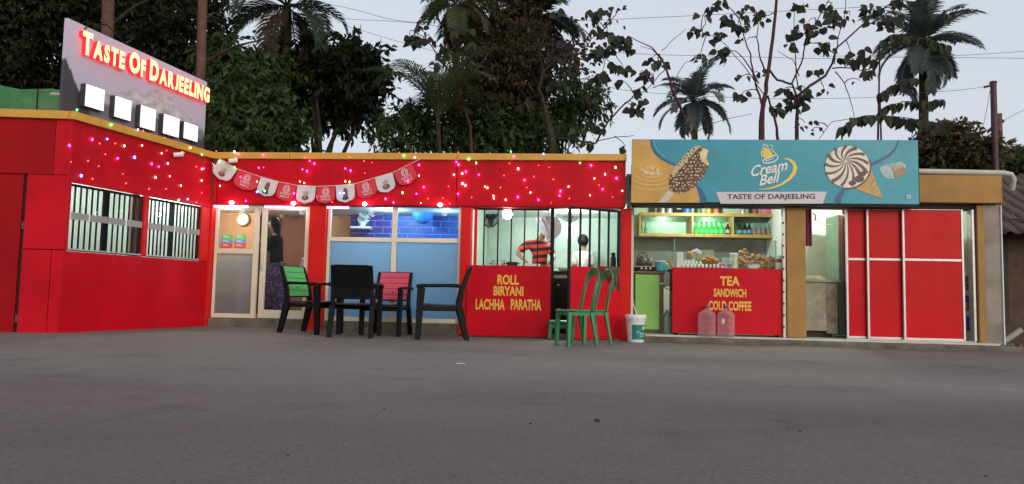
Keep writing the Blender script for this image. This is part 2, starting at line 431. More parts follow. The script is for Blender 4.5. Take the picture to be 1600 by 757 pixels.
# ================================================================== RED RESTAURANT BUILDING
ZT = 2.88                                                   # top of the yellow trim
rest = thing('restaurant_building', 'red panelled single storey restaurant with yellow roof trim and glazed front', 'building', (-2.0, 0, 0))
xF, xP1a, xP1b, xP2a, xP2b, xE = X(325), X(480), X(506), X(718), X(734), X(976)
xS = X(714, py=280)
ZS = 2.05                                                   # soffit of the fascia
# fascia panels with open joints on a dark backing
box('fascia_backing', xF+0.02, xE-0.01, 0.03, 0.20, ZS+0.01, 2.80, M_gap, rest)
for a, b in ((xF+0.10, xS-0.006), (xS+0.006, xE)):
    box('red_panel', a, b, -0.03, 0.028, ZS, 2.772, M_red, rest, bevel=0.004)
box('red_panel', xF+0.035, xF+0.088, -0.03, 0.028, ZS, 2.772, M_red, rest, bevel=0.003)
xT = X(455, py=245)
for a, b in ((xF-0.02, xT-0.004), (xT+0.004, xS-0.004), (xS+0.004, xE+0.01)):
    box('trim_strip', a, b, -0.07, 0.22, 2.775, ZT, M_yel, rest, bevel=0.006)
box('roof', xF+0.02, xE, 0.224, 4.6, 2.62, 2.74, M_roof, rest)
box('ceiling', xF-1.39, xP2b, 0.345, 4.5, 2.12, 2.16, M_white, rest)
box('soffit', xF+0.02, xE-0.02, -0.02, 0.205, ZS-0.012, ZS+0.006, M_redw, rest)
# raised floor and step
FZ = 0.20
box('floor_slab', xF-0.05, xP2a+0.02, 0.035, 4.5, -0.05, FZ-0.006, M_concd, rest, bevel=0.015)
box('floor_finish', xF, xP2a, 0.3, 4.5, FZ-0.005, FZ, mat('floor_tile',(0.38,0.33,0.28),0.35), rest)
box('back_wall', xF-1.5, xP2b, 4.5, 4.6, 0, 2.7, M_brown, rest)
box('side_wall', xF-1.5, xF-1.4, 0.45, 4.5, 0, 2.6, M_tan, rest)
box('floor_finish', xF-1.4, xF-0.06, 0.35, 4.5, 0.0, FZ-0.001, mat('floor_tile',(0.38,0.33,0.28),0.35), rest)
box('front_return', xF-1.4, xF-0.03, 0.28, 0.34, 0.0, 2.6, M_tan, rest)
# red posts
for a, b in ((xP1a, xP1b), (xP2a, xP2b)):
    box('pillar', a, b, 0.0, 0.24, 0.03, ZS-0.014, M_redp, rest, bevel=0.006)
box('pillar', X(969), xE+0.10, 0.02, 0.24, 0.0, ZS-0.014, M_redp, rest, bevel=0.006)
box('pillar', xF-0.02, xF+0.03, -0.02, 0.24, 0.02, ZS+0.02, M_redp, rest, bevel=0.004)

# ---- bay with the door
def rail(x0,x1,z0,z1,d0=0.09,d1=0.15, parent=rest, name='frame_rail', m=M_cream):
    return box(name, x0,x1,d0,d1,z0,z1, m, parent, bevel=0.004)
M_frost = frosted('frosted_film', (0.72,0.76,0.72), 0.85, 0.45, 0.10)
M_blue = frosted('blue_frosted_film', (0.46,0.64,0.73), 0.85, 0.12, 0.3)
xd0, xd1 = X(398), X(402)
rail(xF+0.04, xF+0.085, FZ, ZS-0.016)
rail(X(390), X(397), FZ, ZS-0.016)
rail(xF+0.086, X(390)-0.001, FZ+0.001, FZ+0.07, 0.095, 0.145)
rail(xF+0.086, X(390)-0.001, Z(396,360), Z(388,360), 0.095, 0.145)
box('glass_pane', xF+0.086, X(390), 0.117, 0.123, Z(388,360), ZS-0.015, M_glass, rest)
box('frosted_pane', xF+0.086, X(390), 0.114, 0.126, FZ+0.07, Z(396,360), M_frost, rest)
door = ob('door', MB().box(xd1, X(410), 0.09, 0.14, FZ+0.01, ZS-0.03), M_cream, rest, bevel=0.004)
ob('frame_stile', MB().box(X(471), X(478), 0.09, 0.14, FZ+0.01, ZS-0.03), M_cream, door, bevel=0.004)
ob('frame_rail', MB().box(X(410)+0.001, X(471)-0.001, 0.092, 0.138, FZ+0.01, FZ+0.14), M_cream, door, bevel=0.004)
ob('frame_rail', MB().box(X(410)+0.001, X(471)-0.001, 0.092, 0.138, ZS-0.09, ZS-0.03), M_cream, door, bevel=0.004)
ob('glass_pane', MB().box(X(410), X(471), 0.112, 0.118, FZ+0.14, ZS-0.09), M_glass, door)
ob('handle', MB().tube([(X(406),0.085,0.98),(X(406),0.05,1.0),(X(406),0.05,1.26),(X(406),0.085,1.28)], 0.011, 8), M_alu, door, smooth=50)
# ---- glazed bay
zr = Z(374, 612)
xm = X(612)
rail(xP1b+0.005, xP1b+0.05, FZ-0.02, ZS-0.016)
rail(xm-0.04, xm+0.04, FZ-0.02, ZS-0.016)
rail(xP2a-0.05, xP2a-0.005, FZ-0.02, ZS-0.016)
for a, b in ((xP1b+0.051, xm-0.041), (xm+0.041, xP2a-0.051)):
    rail(a, b, FZ-0.02, FZ+0.06, 0.095, 0.145)
    rail(a, b, zr-0.04, zr+0.03, 0.095, 0.145)
    box('glass_pane', a, b, 0.117, 0.123, zr+0.03, ZS-0.015, M_glass, rest)
    box('blue_frosted_pane', a, b, 0.114, 0.126, FZ+0.06, zr-0.04, M_blue, rest)
# ---- dining room
box('partition', X(545,2.2), X(742,2.2), 2.2, 2.3, FZ, 2.12, mat('night_blue_wall',(0.012,0.03,0.12),0.6), rest)
box('partition', xP2a+0.02, xP2b-0.02, 0.242, 4.5, 0, 2.6, M_mint, rest)
M_brick = mat('blue_brick', (0.020,0.055,0.30), 0.5, var=0.35, scale=2)
M_brickp = mat('violet_brick', (0.085,0.035,0.22), 0.5, var=0.3, scale=2)
bw = ob('brick_wall', MB().box(X(546,2.16), X(740,2.16), 2.165, 2.19, 1.28, 2.10), mat('pale_blue_joint',(0.16,0.34,0.75),0.6), rest)
bl, bh = 0.315, 0.122
r0 = 0
zz = 1.30
while zz < 2.06:
    x = X(546,2.16) - (0.16 if r0 % 2 else 0)
    while x < X(740,2.16):
        a, b = max(x, X(546,2.16)), min(x+bl-0.017, X(740,2.16))
        if b-a > 0.03:
            ob('brick', MB().box(a, b, 2.150, 2.164, zz, zz+bh-0.017), M_brickp if (a < X(600,2.16) and rnd.random() < 0.75) or rnd.random() < 0.12 else M_brick, bw, bevel=0.003)
        x += bl
    zz += bh; r0 += 1
tw = box('tan_wall', X(326,2.0), X(400,2.0), 2.0, 2.08, FZ, 2.12, M_tan, rest)
box('brown_partition', X(401,2.6), X(546,2.6), 2.6, 2.68, FZ, 2.12, M_brown, rest)
box('tan_wall', X(507,2.4), X(546,2.25), 2.4, 2.48, FZ, 2.12, M_tan, rest)

# ---- kitchen bay: counter, iron bars, posts, swung gate
zc = 1.115
cx0, cx1 = xP2b+0.005, X(861)
box('counter_panel', X(731), cx1, -0.05, 0.02, 0.02, zc, M_red, rest, bevel=0.006)
box('counter_top', cx0, cx1-0.01, 0.022, 0.55, zc-0.05, zc-0.004, M_white, rest)
box('counter_body', cx0+0.02, cx1-0.01, 0.022, 0.50, 0.02, zc-0.052, M_redw, rest)
gr = ob('window_grille', MB().box(cx0+0.02, cx1-0.04, 0.075, 0.10, ZS-0.05, ZS-0.02), M_black, rest)
for px in (754, 776, 797, 818, 839):
    ob('bar', MB().tube([(X(px),0.0875,zc-0.003),(X(px),0.0875,ZS-0.051)], 0.0125, 6), M_black, gr)
ob('bar', MB().box(X(859), X(865), 0.06, 0.12, 0.02, ZS-0.016), M_black, gr, bevel=0.004)
ob('bar', MB().box(X(738.5), X(743), 0.06, 0.12, zc-0.002, ZS-0.016), M_redp, gr, bevel=0.004)
for k, s, x0, x1, z0, z1 in ((0,'ROLL',777,811,445,430),(1,'BIRYANI',771,818,462,448),(2,'LACHHA',743,789,484,468),(3,'PARATHA',798,846,484.5,468.5)):
    a = at(x0, z0, d=-0.054); b = at(x1, z1, d=-0.054)
    text_on('lettering', s, a.x, b.x, a.z, b.z, lambda u,v,o: (u,-0.054,v), M_gold, rest, bold=0.034)
# gate, hinged at the end post and swung out into the yard
hx, hy = X(968), -0.02
gate_dir = Vector((-math.cos(R(33)), -math.sin(R(33)), 0)); gate_n = Vector((-gate_dir.y, gate_dir.x, 0))
GM = Matrix(((gate_dir.x, gate_n.x, 0, hx), (gate_dir.y, gate_n.y, 0, hy), (0,0,1,0), (0,0,0,1)))
GW = 0.94
gate = ob('gate', MB(GM).box(0.0, GW, -0.02, 0.02, 0.03, zc-0.01), M_red, rest, bevel=0.005)
for s0, s1 in ((-0.002,0.04), (GW-0.035,GW+0.003)):
    ob('gate_post', MB(GM).box(s0, s1, -0.022, 0.022, zc-0.008 if s0 < 0 else 0.028, 2.0), M_black, gate, bevel=0.003)
ob('gate_rail', MB(GM).box(0.041, GW-0.036, -0.018, 0.018, 1.965, 2.0), M_black, gate, bevel=0.003)
for i in range(4):
    s = 0.04 + (GW-0.075)*(i+1)/5
    ob('bar', MB(GM).box(s-0.013, s+0.013, -0.012, 0.012, zc-0.009, 1.964), M_black, gate)
# kitchen shell
KB = 2.4
kx0, kx1 = xP2b-0.018, xE+0.12
box('kitchen_wall', kx0, kx1, KB, KB+0.1, 0, 2.62, M_mint, rest)
box('kitchen_wall', kx1-0.08, kx1, 0.25, KB-0.001, 0, 2.62, M_mint, rest)
box('kitchen_ceiling', kx0+0.01, kx1-0.081, 0.21, KB-0.002, 2.14, 2.18, M_white, rest)
box('kitchen_floor', kx0+0.01, kx1-0.02, 0.03, KB-0.003, -0.02, 0.06, M_conc, rest)
M_tile = mat('mint_tile', (0.47,0.60,0.52), 0.25, var=0.10, scale=2)
tw_, th_ = 0.42, 0.30
i = 0
x = kx0+0.03
while x < kx1-0.12:
    z = 0.9
    while z < 2.05:
        box('wall_tile', x, min(x+tw_-0.006, kx1-0.09), KB-0.014, KB-0.001, z, z+th_-0.006, M_tile, rest)
        z += th_
    x += tw_

# ---- wing on the far left
A = Vector((-5.46, -2.67, 0)); F = Vector((xF+0.0, 0.0, 0))
we = (F-A).normalized(); WL = (F-A).length; wn = Vector((we.y, -we.x, 0))
WG = Matrix(((we.x, wn.x, 0, A.x), (we.y, wn.y, 0, A.y), (0,0,1,0), (0,0,0,1)))   # (s, outward, z)
def wing_hit(px, py, o=0.0):
    v = ray(px, py); p0 = A + wn*o
    k = (p0-CAM_LOC).dot(wn)/v.dot(wn); P = CAM_LOC+v*k
    return (P-A).dot(we), P.z
ze = 1.975
s1a, s1b, s2a, s2b = wing_hit(110,330)[0], wing_hit(225,330)[0], wing_hit(232,340)[0], wing_hit(314,350)[0]
zwb, zwt = 1.10, 1.965
def wbox(name, s0,s1,o0,o1,z0,z1,m,parent=rest,bevel=0.0): return ob(name, MB(WG).box(s0,s1,o0,o1,z0,z1), m, parent, bevel=bevel)
wbox('red_panel', 0.004, WL-0.03, -0.05, 0, zwt+0.012, 2.772, M_red, bevel=0.004)
wbox('red_panel', 0.004, WL-0.10, -0.05, 0, 0.03, zwb-0.006, M_red, bevel=0.004)
wbox('red_panel', WL-0.094, WL-0.03, -0.05, 0, 0.05, zwb-0.006, M_red, bevel=0.004)
wbox('red_panel', 0.004, s1a-0.004, -0.05, -0.002, zwb, zwt+0.006, M_red, bevel=0.003)
wbox('red_panel', s1b+0.004, s2a-0.004, -0.05, 0.006, zwb, zwt+0.006, M_redp, bevel=0.003)
wbox('red_panel', s2b+0.004, WL-0.03, -0.05, 0.006, zwb, zwt+0.006, M_redp, bevel=0.003)
stp = wing_hit(153, 190)[0]
for a, b in ((-0.045, stp-0.004), (stp+0.004, WL+0.06)):
    wbox('trim_strip', a, b, -0.25, 0.05, 2.775, ZT, M_yel, bevel=0.006)
M_wglass = glass('window_glass', (0.80,0.86,0.84), 0.05)
for a, b, nb in ((s1a, s1b, 13), (s2a, s2b, 14)):
    w = ob('window', MB(WG).box(a, b, -0.07, -0.03, zwb+0.002, zwb+0.03), M_black, rest)
    ob('frame', MB(WG).box(a, b, -0.07, -0.03, zwt-0.03, zwt), M_black, w)
    ob('frame', MB(WG).box(a, a+0.025, -0.068, -0.032, zwb+0.031, zwt-0.031), M_black, w)
    ob('frame', MB(WG).box(b-0.025, b, -0.068, -0.032, zwb+0.031, zwt-0.031), M_black, w)
    c = (a+b)/2 - 0.02
    ob('mullion', MB(WG).box(c-0.03, c+0.03, -0.075, -0.04, zwb+0.031, zwt-0.031), M_black, w)
    ob('pane', MB(WG).box(a+0.01, b-0.01, -0.090, -0.084, zwb+0.02, zwt-0.02), M_wglass, w)
    for k in range(nb):
        s = a + (b-a)*(k+0.8)/(nb+0.6)
        ob('bar', MB(WG).box(s-0.0085, s+0.0085, -0.028, -0.011, zwb+0.004, zwt-0.004), M_black, w)
    zm = zwb + (zwt-zwb)*0.52
    for q in range(4):
        s0 = a + (b-a)*q/4 + 0.012
        ob('grille_plate', MB(WG).box(s0, s0+(b-a)/4-0.024, -0.009, -0.004, zm-0.045, zm+0.045), mat('grey_grille_plate',(0.30,0.30,0.29),0.5), w, bevel=0.002)
    ob('frame', MB(WG).box(a+0.006, b-0.006, -0.010, -0.003, zwb+0.012, zwb+0.03), M_alu, w)
# camera-facing end of the wing
le = (Vector((-6.35,-2.80,0))-A).normalized(); ln = Vector((-le.y, le.x, 0))
if ln.y > 0: ln = -ln
LF = Matrix(((le.x, ln.x, 0, A.x), (le.y, ln.y, 0, A.y), (0,0,1,0), (0,0,0,1)))
def lbox(name, s0,s1,o0,o1,z0,z1,m,parent=rest,bevel=0.0): return ob(name, MB(LF).box(s0,s1,o0,o1,z0,z1), m, parent, bevel=bevel)
def lhit(px, py, o=0.0):
    v = ray(px, py); p0 = A + ln*o
    k = (p0-CAM_LOC).dot(ln)/v.dot(ln); P = CAM_LOC+v*k
    return (P-A).dot(le), P.z
q1 = lhit(85,230)[0]; q2 = lhit(36,400)[0]; q3 = lhit(78,450)[0]
zb = lhit(60,273)[1]; zs = lhit(60,390)[1]
lbox('red_panel', 0.0, q1-0.004, -0.05, 0, zb+0.006, 2.772, M_red, bevel=0.004)
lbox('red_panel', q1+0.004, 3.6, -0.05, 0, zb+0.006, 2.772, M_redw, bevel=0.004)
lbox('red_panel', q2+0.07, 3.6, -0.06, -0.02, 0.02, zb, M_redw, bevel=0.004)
lbox('panel_backing', 0.01, q2+0.2, -0.065, -0.052, 0.02, zb+0.3, M_gap)
lbox('red_panel', 0.0, q2, -0.045, 0.022, zs+0.005, zb-0.004, M_red, bevel=0.004)
lbox('red_panel', 0.0, q3-0.005, -0.045, 0.022, 0.03, zs-0.005, M_red, bevel=0.004)
lbox('red_panel', q3+0.005, q2, -0.045, 0.022, 0.03, zs-0.005, M_red, bevel=0.004)
for zh in (lhit(33,352)[1], lhit(33,498)[1]):
    lbox('hinge', q2+0.008, q2+0.04, -0.02, 0.012, zh-0.05, zh+0.05, mat('rusty_iron',(0.10,0.06,0.045),0.8,var=0.4,scale=20), bevel=0.004)
lbox('trim_strip', 0.047, 3.7, -0.25, 0.05, 2.775, ZT, M_yel, bevel=0.006)
# wing roof and lit room behind the barred windows
P1 = A + le*3.6; P2 = P1 + Vector((0.4,4.2,0))
rf = MB(); rf.add([(p.x,p.y,z) for z in (2.60,2.72) for p in (A+we*0.28-wn*0.26+le*0.0, F-wn*0.26-we*0.06, Vector((F.x-0.3,1.4,0)), P2, P1-ln*0.26)], [(4,3,2,1,0),(5,6,7,8,9),(0,1,6,5),(1,2,7,6),(2,3,8,7),(3,4,9,8),(4,0,5,9)])
ob('roof', rf, M_roof, rest)
M_room = mat('pale_room_wall', (0.62,0.66,0.62), 0.7, var=0.12, scale=1.5)
wbox('room_wall', -0.0+0.08, WL-0.05, -1.9, -1.84, 0, 2.5, M_room)
wbox('room_wall', WL-0.10, WL-0.05, -1.839, -0.1, 0, 2.5, M_room)
wbox('room_wall', 0.08, 0.12, -1.839, -0.1, 0, 2.5, M_room)
wbox('room_ceiling', 0.1, WL-0.11, -1.83, -0.10, 2.45, 2.49, M_white)
wbox('room_floor', 0.1, WL-0.11, -1.83, -0.06, 0.0, 0.06, M_conc)
for s0, s1, o, cl in ((0.30,0.62,-1.0,'nearest the yard'),(0.80,1.05,-1.2,'second from the yard'),(1.55,1.72,-0.5,'starting the far window'),(1.95,2.25,-0.9,'deepest in the far window')):
    single('room_curtain', MB(WG).loft([[(s0+(s1-s0)*k/12, o+0.03*math.sin(k*1.9), z) for k in range(13)] for z in (0.5,2.3)], closed=False), mat('grey_curtain',(0.30,0.33,0.31),0.8), 'grey curtain in the room behind the barred wing windows, '+cl, 'curtain', 'curtains behind the barred windows')

def lamp(name, loc, e, c, size=0.1, parent=None):
    l = bpy.data.lights.new(name, 'POINT'); l.energy = e; l.color = c; l.shadow_soft_size = size
    o = bpy.data.objects.new(name, l); col.objects.link(o); o.location = loc
    return o
def fixture(name, loc, r, m, label, group, e, c, n=12):
    o = single(name, MB().sphere(loc, r, n, 8, (1,1,0.8)), m, label, 'lamp', group, smooth=60)
    lamp(name+'_light', (loc[0], loc[1]-0.0, loc[2]-r-0.06), e, c, 0.05)
    return o
M_led = emit('led_white', (1.0,0.93,0.96), 14)
M_ledk = emit('kitchen_bulb_glow', (0.92,1.0,0.97), 30)
# bright downlights under the fascia
for px, py, w, nm in ((362,326,2.5,'above the fixed pane beside the door'), (459,319,2.5,'above the glazed door'), (570,321,3,'above the blue brick room'), (688,322,3,'next to the kitchen bay post')):
    p = at(px, py, d=-0.06)
    fixture('downlight', (p.x, -0.075, ZS+0.005), 0.036, M_led, 'small round white downlight under the red fascia '+nm, 'downlights under the fascia', w, (1.0,0.85,0.9))
# pink tinted tubes
for px0, px1, py, nm in ((330,388,324,'over the fixed pane at the wing corner'), (414,455,324,'over the glazed door'), (507,545,324,'over the glazed bay beside the red post')):
    a = at(px0,py,d=0.05); b = at(px1,py+1,d=0.05)
    single('tube_light', MB().tube([(a.x,0.04,ZS-0.045),(b.x,0.04,ZS-0.045)], 0.018, 8), emit('pink_tube', (1.0,0.45,0.85), 3.2), 'thin pink glowing tube light '+nm, 'tube light', 'pink tube lights')
# kitchen bulb
p = at(793, 335, d=0.16)
kb = thing('kitchen_bulb', 'glaring white bulb hanging at the kitchen window', 'bulb', (p.x, p.y, p.z-0.06))
ob('bulb', MB().sphere((p.x,p.y,p.z), 0.082, 14, 10), M_ledk, kb, smooth=60)
ob('holder', MB().tube([(p.x,p.y,p.z+0.05),(p.x,p.y,p.z+0.11)], 0.02, 8), M_black, kb, smooth=50)
ob('cord', MB().tube([(p.x,p.y,p.z+0.11),(p.x,p.y,ZS+0.1)], 0.004, 5), M_black, kb)
lamp('kitchen_bulb_light', (p.x, p.y+0.1, p.z-0.02), 10, (0.9,1.0,0.95), 0.06)
lamp('kitchen_light', ((kx0+kx1)/2+0.3, 1.2, 2.09), 85, (0.88,1.0,0.94), 0.12)
lamp('dining_light', (X(440,1.2), 1.3, 2.08), 9, (1.0,0.86,0.72), 0.03)
lamp('dining_light', (X(356,0.55), 0.52, 2.08), 16, (1.0,0.92,0.80), 0.03)
lamp('dining_light', (X(345,1.2), 1.2, 2.08), 33, (1.0,0.93,0.80), 0.03)
lamp('blue_room_light', (X(600,1.0), 1.2, 2.08), 60, (0.50,0.78,1.0), 0.03)
lamp('blue_room_light', (X(690,1.0), 1.3, 2.08), 26, (0.22,0.52,1.0), 0.03)
pw = WG @ Vector((1.1,-0.9,2.3)); lamp('wing_room_light', pw, 75, (0.92,1.0,0.95), 0.12)
pw = WG @ Vector((2.2,-0.8,2.3)); lamp('wing_room_light', pw, 50, (0.92,1.0,0.95), 0.12)

# ================================================================== ROOF SIGN
SO = -0.16
sa = wing_hit(101, 100, SO)[0]; sb = wing_hit(321, 180, SO)[0]
ztn = wing_hit(105, 28, SO)[1]; ztf = wing_hit(322, 128, SO)[1]
SG = WG
rs = thing('roof_sign', 'slanting roof billboard with glowing shop name letters and five white light boxes', 'sign', tuple(WG @ Vector(((sa+sb)/2, SO, 2.72))))
zsb = 2.735
def sign_mat():
    m = bpy.data.materials.new('mountain_print'); m.use_nodes = True
    n = m.node_tree.nodes; L = m.node_tree.links; b = n['Principled BSDF']; b.inputs['Roughness'].default_value = 0.4
    a = n.new('ShaderNodeAttribute'); a.attribute_name = 'UVMap'
    sp = n.new('ShaderNodeSeparateXYZ'); L.new(a.outputs['Vector'], sp.inputs[0])
    def math_(op, x, y=None, z=None):
        k = n.new('ShaderNodeMath'); k.operation = op
        for i_, q in enumerate((x,y,z)):
            if q is None: continue
            if isinstance(q,(int,float)): k.inputs[i_].default_value = q
            else: L.new(q, k.inputs[i_])
        return k.outputs[0]
    def nz(scale, dim='1D', src=None, det=5):
        k = n.new('ShaderNodeTexNoise'); k.noise_dimensions = dim; k.inputs['Scale'].default_value = scale; k.inputs['Detail'].default_value = det
        if dim == '1D': L.new(src, k.inputs['W'])
        else: L.new(a.outputs['Vector'], k.inputs['Vector'])
        return k.outputs['Fac']
    u, v = sp.outputs['X'], sp.outputs['Y']
    def mixc(f, c1, c2):
        k = n.new('ShaderNodeMix'); k.data_type = 'RGBA'; L.new(f, k.inputs['Factor'])
        for nm, c in (('A',c1),('B',c2)):
            if isinstance(c, tuple): k.inputs[nm].default_value = (*c,1)
            else: L.new(c, k.inputs[nm])
        return k.outputs['Result']
    def below(h, soft=0.012):
        d = math_('SUBTRACT', h, v); return math_('MULTIPLY_ADD', d, 1/soft, 0.5)
    def clampf(f):
        k = n.new('ShaderNodeClamp'); L.new(f, k.inputs[0]); return k.outputs[0]
    base = mixc(clampf(v), (0.46,0.43,0.55), (0.62,0.58,0.73))
    # snow range, peak a little right of the middle
    pk = math_('SUBTRACT', 1.0, math_('MULTIPLY', math_('ABSOLUTE', math_('SUBTRACT', u, 0.60)), 2.4))
    h1 = math_('ADD', math_('MULTIPLY', clampf(pk), 0.24), math_('MULTIPLY_ADD', nz(11,'1D',u,8), 0.34, 0.22))
    f1 = clampf(below(h1))
    mottled = mixc(nz(14,'2D',None,8), (0.16,0.15,0.20), (0.92,0.86,0.88))
    c1 = mixc(f1, base, mottled)
    h2 = math_('MULTIPLY_ADD', nz(6,'1D',math_('ADD',u,5.3),6), 0.22, 0.24)
    f2 = clampf(below(h2, 0.05)); c2 = mixc(math_('MULTIPLY',f2,0.85), c1, (0.13,0.145,0.18))
    # dark wood at the two ends
    lf = math_('MULTIPLY', clampf(math_('SUBTRACT', 1.0, math_('MULTIPLY', u, 5.0))), 0.55)
    h3 = math_('ADD', lf, math_('MULTIPLY_ADD', nz(40,'1D',u,6), 0.16, -0.02))
    f3 = clampf(below(h3, 0.03)); c3 = mixc(f3, c2, (0.055,0.048,0.06))
    rg = math_('MULTIPLY', clampf(math_('MULTIPLY_ADD', u, 4.0, -3.1)), 0.22)
    h4 = math_('ADD', rg, math_('MULTIPLY_ADD', nz(45,'1D',u,6), 0.12, 0.02))
    f4 = clampf(below(h4, 0.03)); c4 = mixc(f4, c3, (0.07,0.065,0.075))
    L.new(c4, b.inputs['Base Color'])
    return m
bd = MB(SG)
bd.add([(sa,SO,zsb),(sb,SO,zsb),(sb,SO,ztf),(sa,SO,ztn),(sa,SO-0.05,zsb),(sb,SO-0.05,zsb),(sb,SO-0.05,ztf),(sa,SO-0.05,ztn)],
       [(0,1,2,3),(7,6,5,4),(0,4,5,1),(1,5,6,2),(2,6,7,3),(3,7,4,0)])
bo = ob('board', bd, sign_mat(), rs)
uv = bo.data.uv_layers.new(name='UVMap')
inv = (WG.inverted() @ wm(rs))
for lp in bo.data.loops:
    q = inv @ bo.data.vertices[lp.vertex_index].co
    uv.data[lp.index].uv = ((q.x-sa)/(sb-sa), (q.z-zsb)/(ztn-zsb))
M_face = emit('letter_face_glow', (1.0,0.78,0.36), 1.25)
M_side = emit('letter_side_glow', (1.0,0.02,0.03), 1.1)
# letters: cap heights and baselines run from the near to the far end
def base_at(px): return wing_hit(px, 85+(px-128)*(162-85)/(322-128), SO)
s_start, zb0 = wing_hit(121, 84, SO); s_end, zb1 = wing_hit(321, 162, SO)
word = 'TASTE OF DARJEELING'
capn = wing_hit(121, 47, SO)[1]-zb0
capb = capn*1.0; caps = capn*0.80
wd = {}
for ch in set(word.replace(' ','')):
    vs_, fs, ns = text_data(ch, 0.05, 0, 0.0)
    wd[ch] = (min(v[0] for v in vs_), max(v[0] for v in vs_), max(v[1] for v in vs_), min(v[1] for v in vs_))
adv = []; x = 0
for i, ch in enumerate(word):
    if ch == ' ': x += 0.26; continue
    k = 1.0 if (i == 0 or word[i-1] == ' ') else 0.80
    w = (wd[ch][1]-wd[ch][0])*k
    adv.append((ch, x, w, k)); x += w + 0.085
tot = x - 0.085
def sp_(t): return s_start+(s_end-s_start)*t/tot
for ch, x0, w, k in adv:
    vs_, fs, ns = text_data(ch, 0.05, 0, 0.5)
    a0 = wd[ch]
    zsc = capn*k/(a0[2]-a0[3])
    zb_ = zb0+(zb1-zb0)*(x0/tot)
    mb = MB(SG)
    sx = (sp_(x0+w)-sp_(x0))/(a0[1]-a0[0])
    mb.add([(sp_(x0)+(v[0]-a0[0])*sx, SO+0.004+(0.5+v[2])*0.07, zb_+(v[1]-a0[3])*zsc) for v in vs_], fs)
    mb.m = [0 if nn[2] > 0.5 else 1 for nn in ns]
    ob('letter', mb, [M_face, M_side], rs)
M_box = emit('light_box_face', (0.84,0.92,1.0), 0.80)
M_boxs = mat('light_box_side', (0.05,0.05,0.055), 0.5)
for x0,y0,x1,y1 in ((133,131,163,175),(179,149,205,191),(219,163,243,207),(255,177,280,217),(287,189,309,224)):
    a = wing_hit(x0, (y0+y1)/2-6, SO+0.09)[0]; b = wing_hit(x1, (y0+y1)/2+6, SO+0.09)[0]
    zt = wing_hit((x0+x1)/2, (y0*2+8)/2, SO+0.09)[1]; zl = zt-(b-a)*1.02 if False else wing_hit((x0+x1)/2, y1-4, SO+0.09)[1]
    lb = ob('light_box', MB(SG).box(a, b, SO+0.003, SO+0.085, zl, zt), M_boxs, rs, bevel=0.004)
    ob('lit_face', MB(SG).box(a+0.008, b-0.008, SO+0.086, SO+0.098, zl+0.008, zt-0.008), M_box, lb, bevel=0.004)
ob('added_glow_strip', MB(SG).tube([(sa+0.1,SO-0.075,3.0),(sb-0.1,SO-0.075,2.95)], 0.012, 6), emit('added_red_glow', (1.0,0.02,0.02), 170), rs)  # unseen glowing strip added behind the board to redden the trunks and trees
for k in (0.06, 0.5, 0.94):
    s = sa+(sb-sa)*k
    ob('support_post', MB(SG).box(s-0.02, s+0.02, SO-0.095, SO-0.052, 2.70, ztn+(ztf-ztn)*k-0.05), M_black, rs)
pa = SG @ Vector((sa+0.25,SO-0.03,ztn-0.1))
ob('cable', MB().tube([pa+Vector((0.0,0,0.0)), pa+Vector((0.10,0.02,0.13)), pa+Vector((0.28,0.1,0.14)), pa+Vector((0.5,0.2,-0.1))], 0.008, 5), M_black, rs, smooth=60)

# ================================================================== TEA SHOP BUILDING (right)
shop = thing('tea_shop_building', 'ochre single storey tea shop with red sliding panels on a concrete plinth', 'building', (4.6, 0, 0))
PZ = 0.105
x0s, xC0, xC1, xR0, xR1, xW1 = X(989), X(1228), X(1258), X(1524), X(1536), X(1563)
pl = MB(); o_ = [(x0s-0.02,-0.14),(xC1,-0.30),(xW1+0.05,-0.46),(xW1+0.05,3.9),(x0s-0.02,3.9)]
pl.add([(a,b,z) for z in (-0.08,PZ-0.03) for a,b in o_], [(4,3,2,1,0),(5,6,7,8,9)]+[(j,(j+1)%5,5+(j+1)%5,5+j) for j in range(5)])
ob('plinth', pl, M_concd, shop, bevel=0.02)
pl = MB(); o_ = [(x0s-0.01,-0.06),(xC1,-0.20),(xW1-0.2,-0.32),(xW1-0.2,3.8),(x0s-0.01,3.8)]
pl.add([(a,b,z) for z in (PZ-0.029,PZ) for a,b in o_], [(4,3,2,1,0),(5,6,7,8,9)]+[(j,(j+1)%5,5+(j+1)%5,5+j) for j in range(5)])
ob('floor', pl, mat('pale_floor',(0.50,0.52,0.46),0.45,var=0.2,scale=5), shop, bevel=0.006)
zBm = Z(319, 1250); zFt = Z(277, 1500)
box('lintel_beam', x0s-0.01, xW1-0.06, 0.0, 0.25, zBm-0.055, zBm+0.02, M_dark, shop)
box('fascia', X(1428), X(1560), -0.16, 0.12, zBm+0.021, zFt, M_ochre, shop, bevel=0.01)
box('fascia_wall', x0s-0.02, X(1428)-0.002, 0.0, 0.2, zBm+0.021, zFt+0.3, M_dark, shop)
box('roof', x0s-0.05, xW1+0.1, 0.21, 4.0, zFt-0.12, zFt+0.02, M_roof, shop)
box('column', xC0, xC1, -0.05, 0.20, PZ+0.001, zBm-0.057, M_ochre, shop, bevel=0.012)
box('column', xR0+0.01, xR1, -0.06, 0.20, PZ+0.001, zBm+0.0, M_ochre, shop, bevel=0.01)
M_plast = mat('stained_plaster', (0.27,0.235,0.20), 0.9, var=0.35, scale=1.8, bump=0.2, bscale=25)
box('end_wall', xR1+0.001, xW1, -0.04, 3.9, 0.02, zBm+0.01, M_plast, shop, bevel=0.012)
box('corner_edge', xW1-0.004, xW1+0.012, -0.06, -0.03, 0.05, zBm, M_white, shop, bevel=0.003)
M_pale = mat('pale_green_wall', (0.60,0.70,0.56), 0.55, var=0.08, scale=1.4)
TB = 1.7
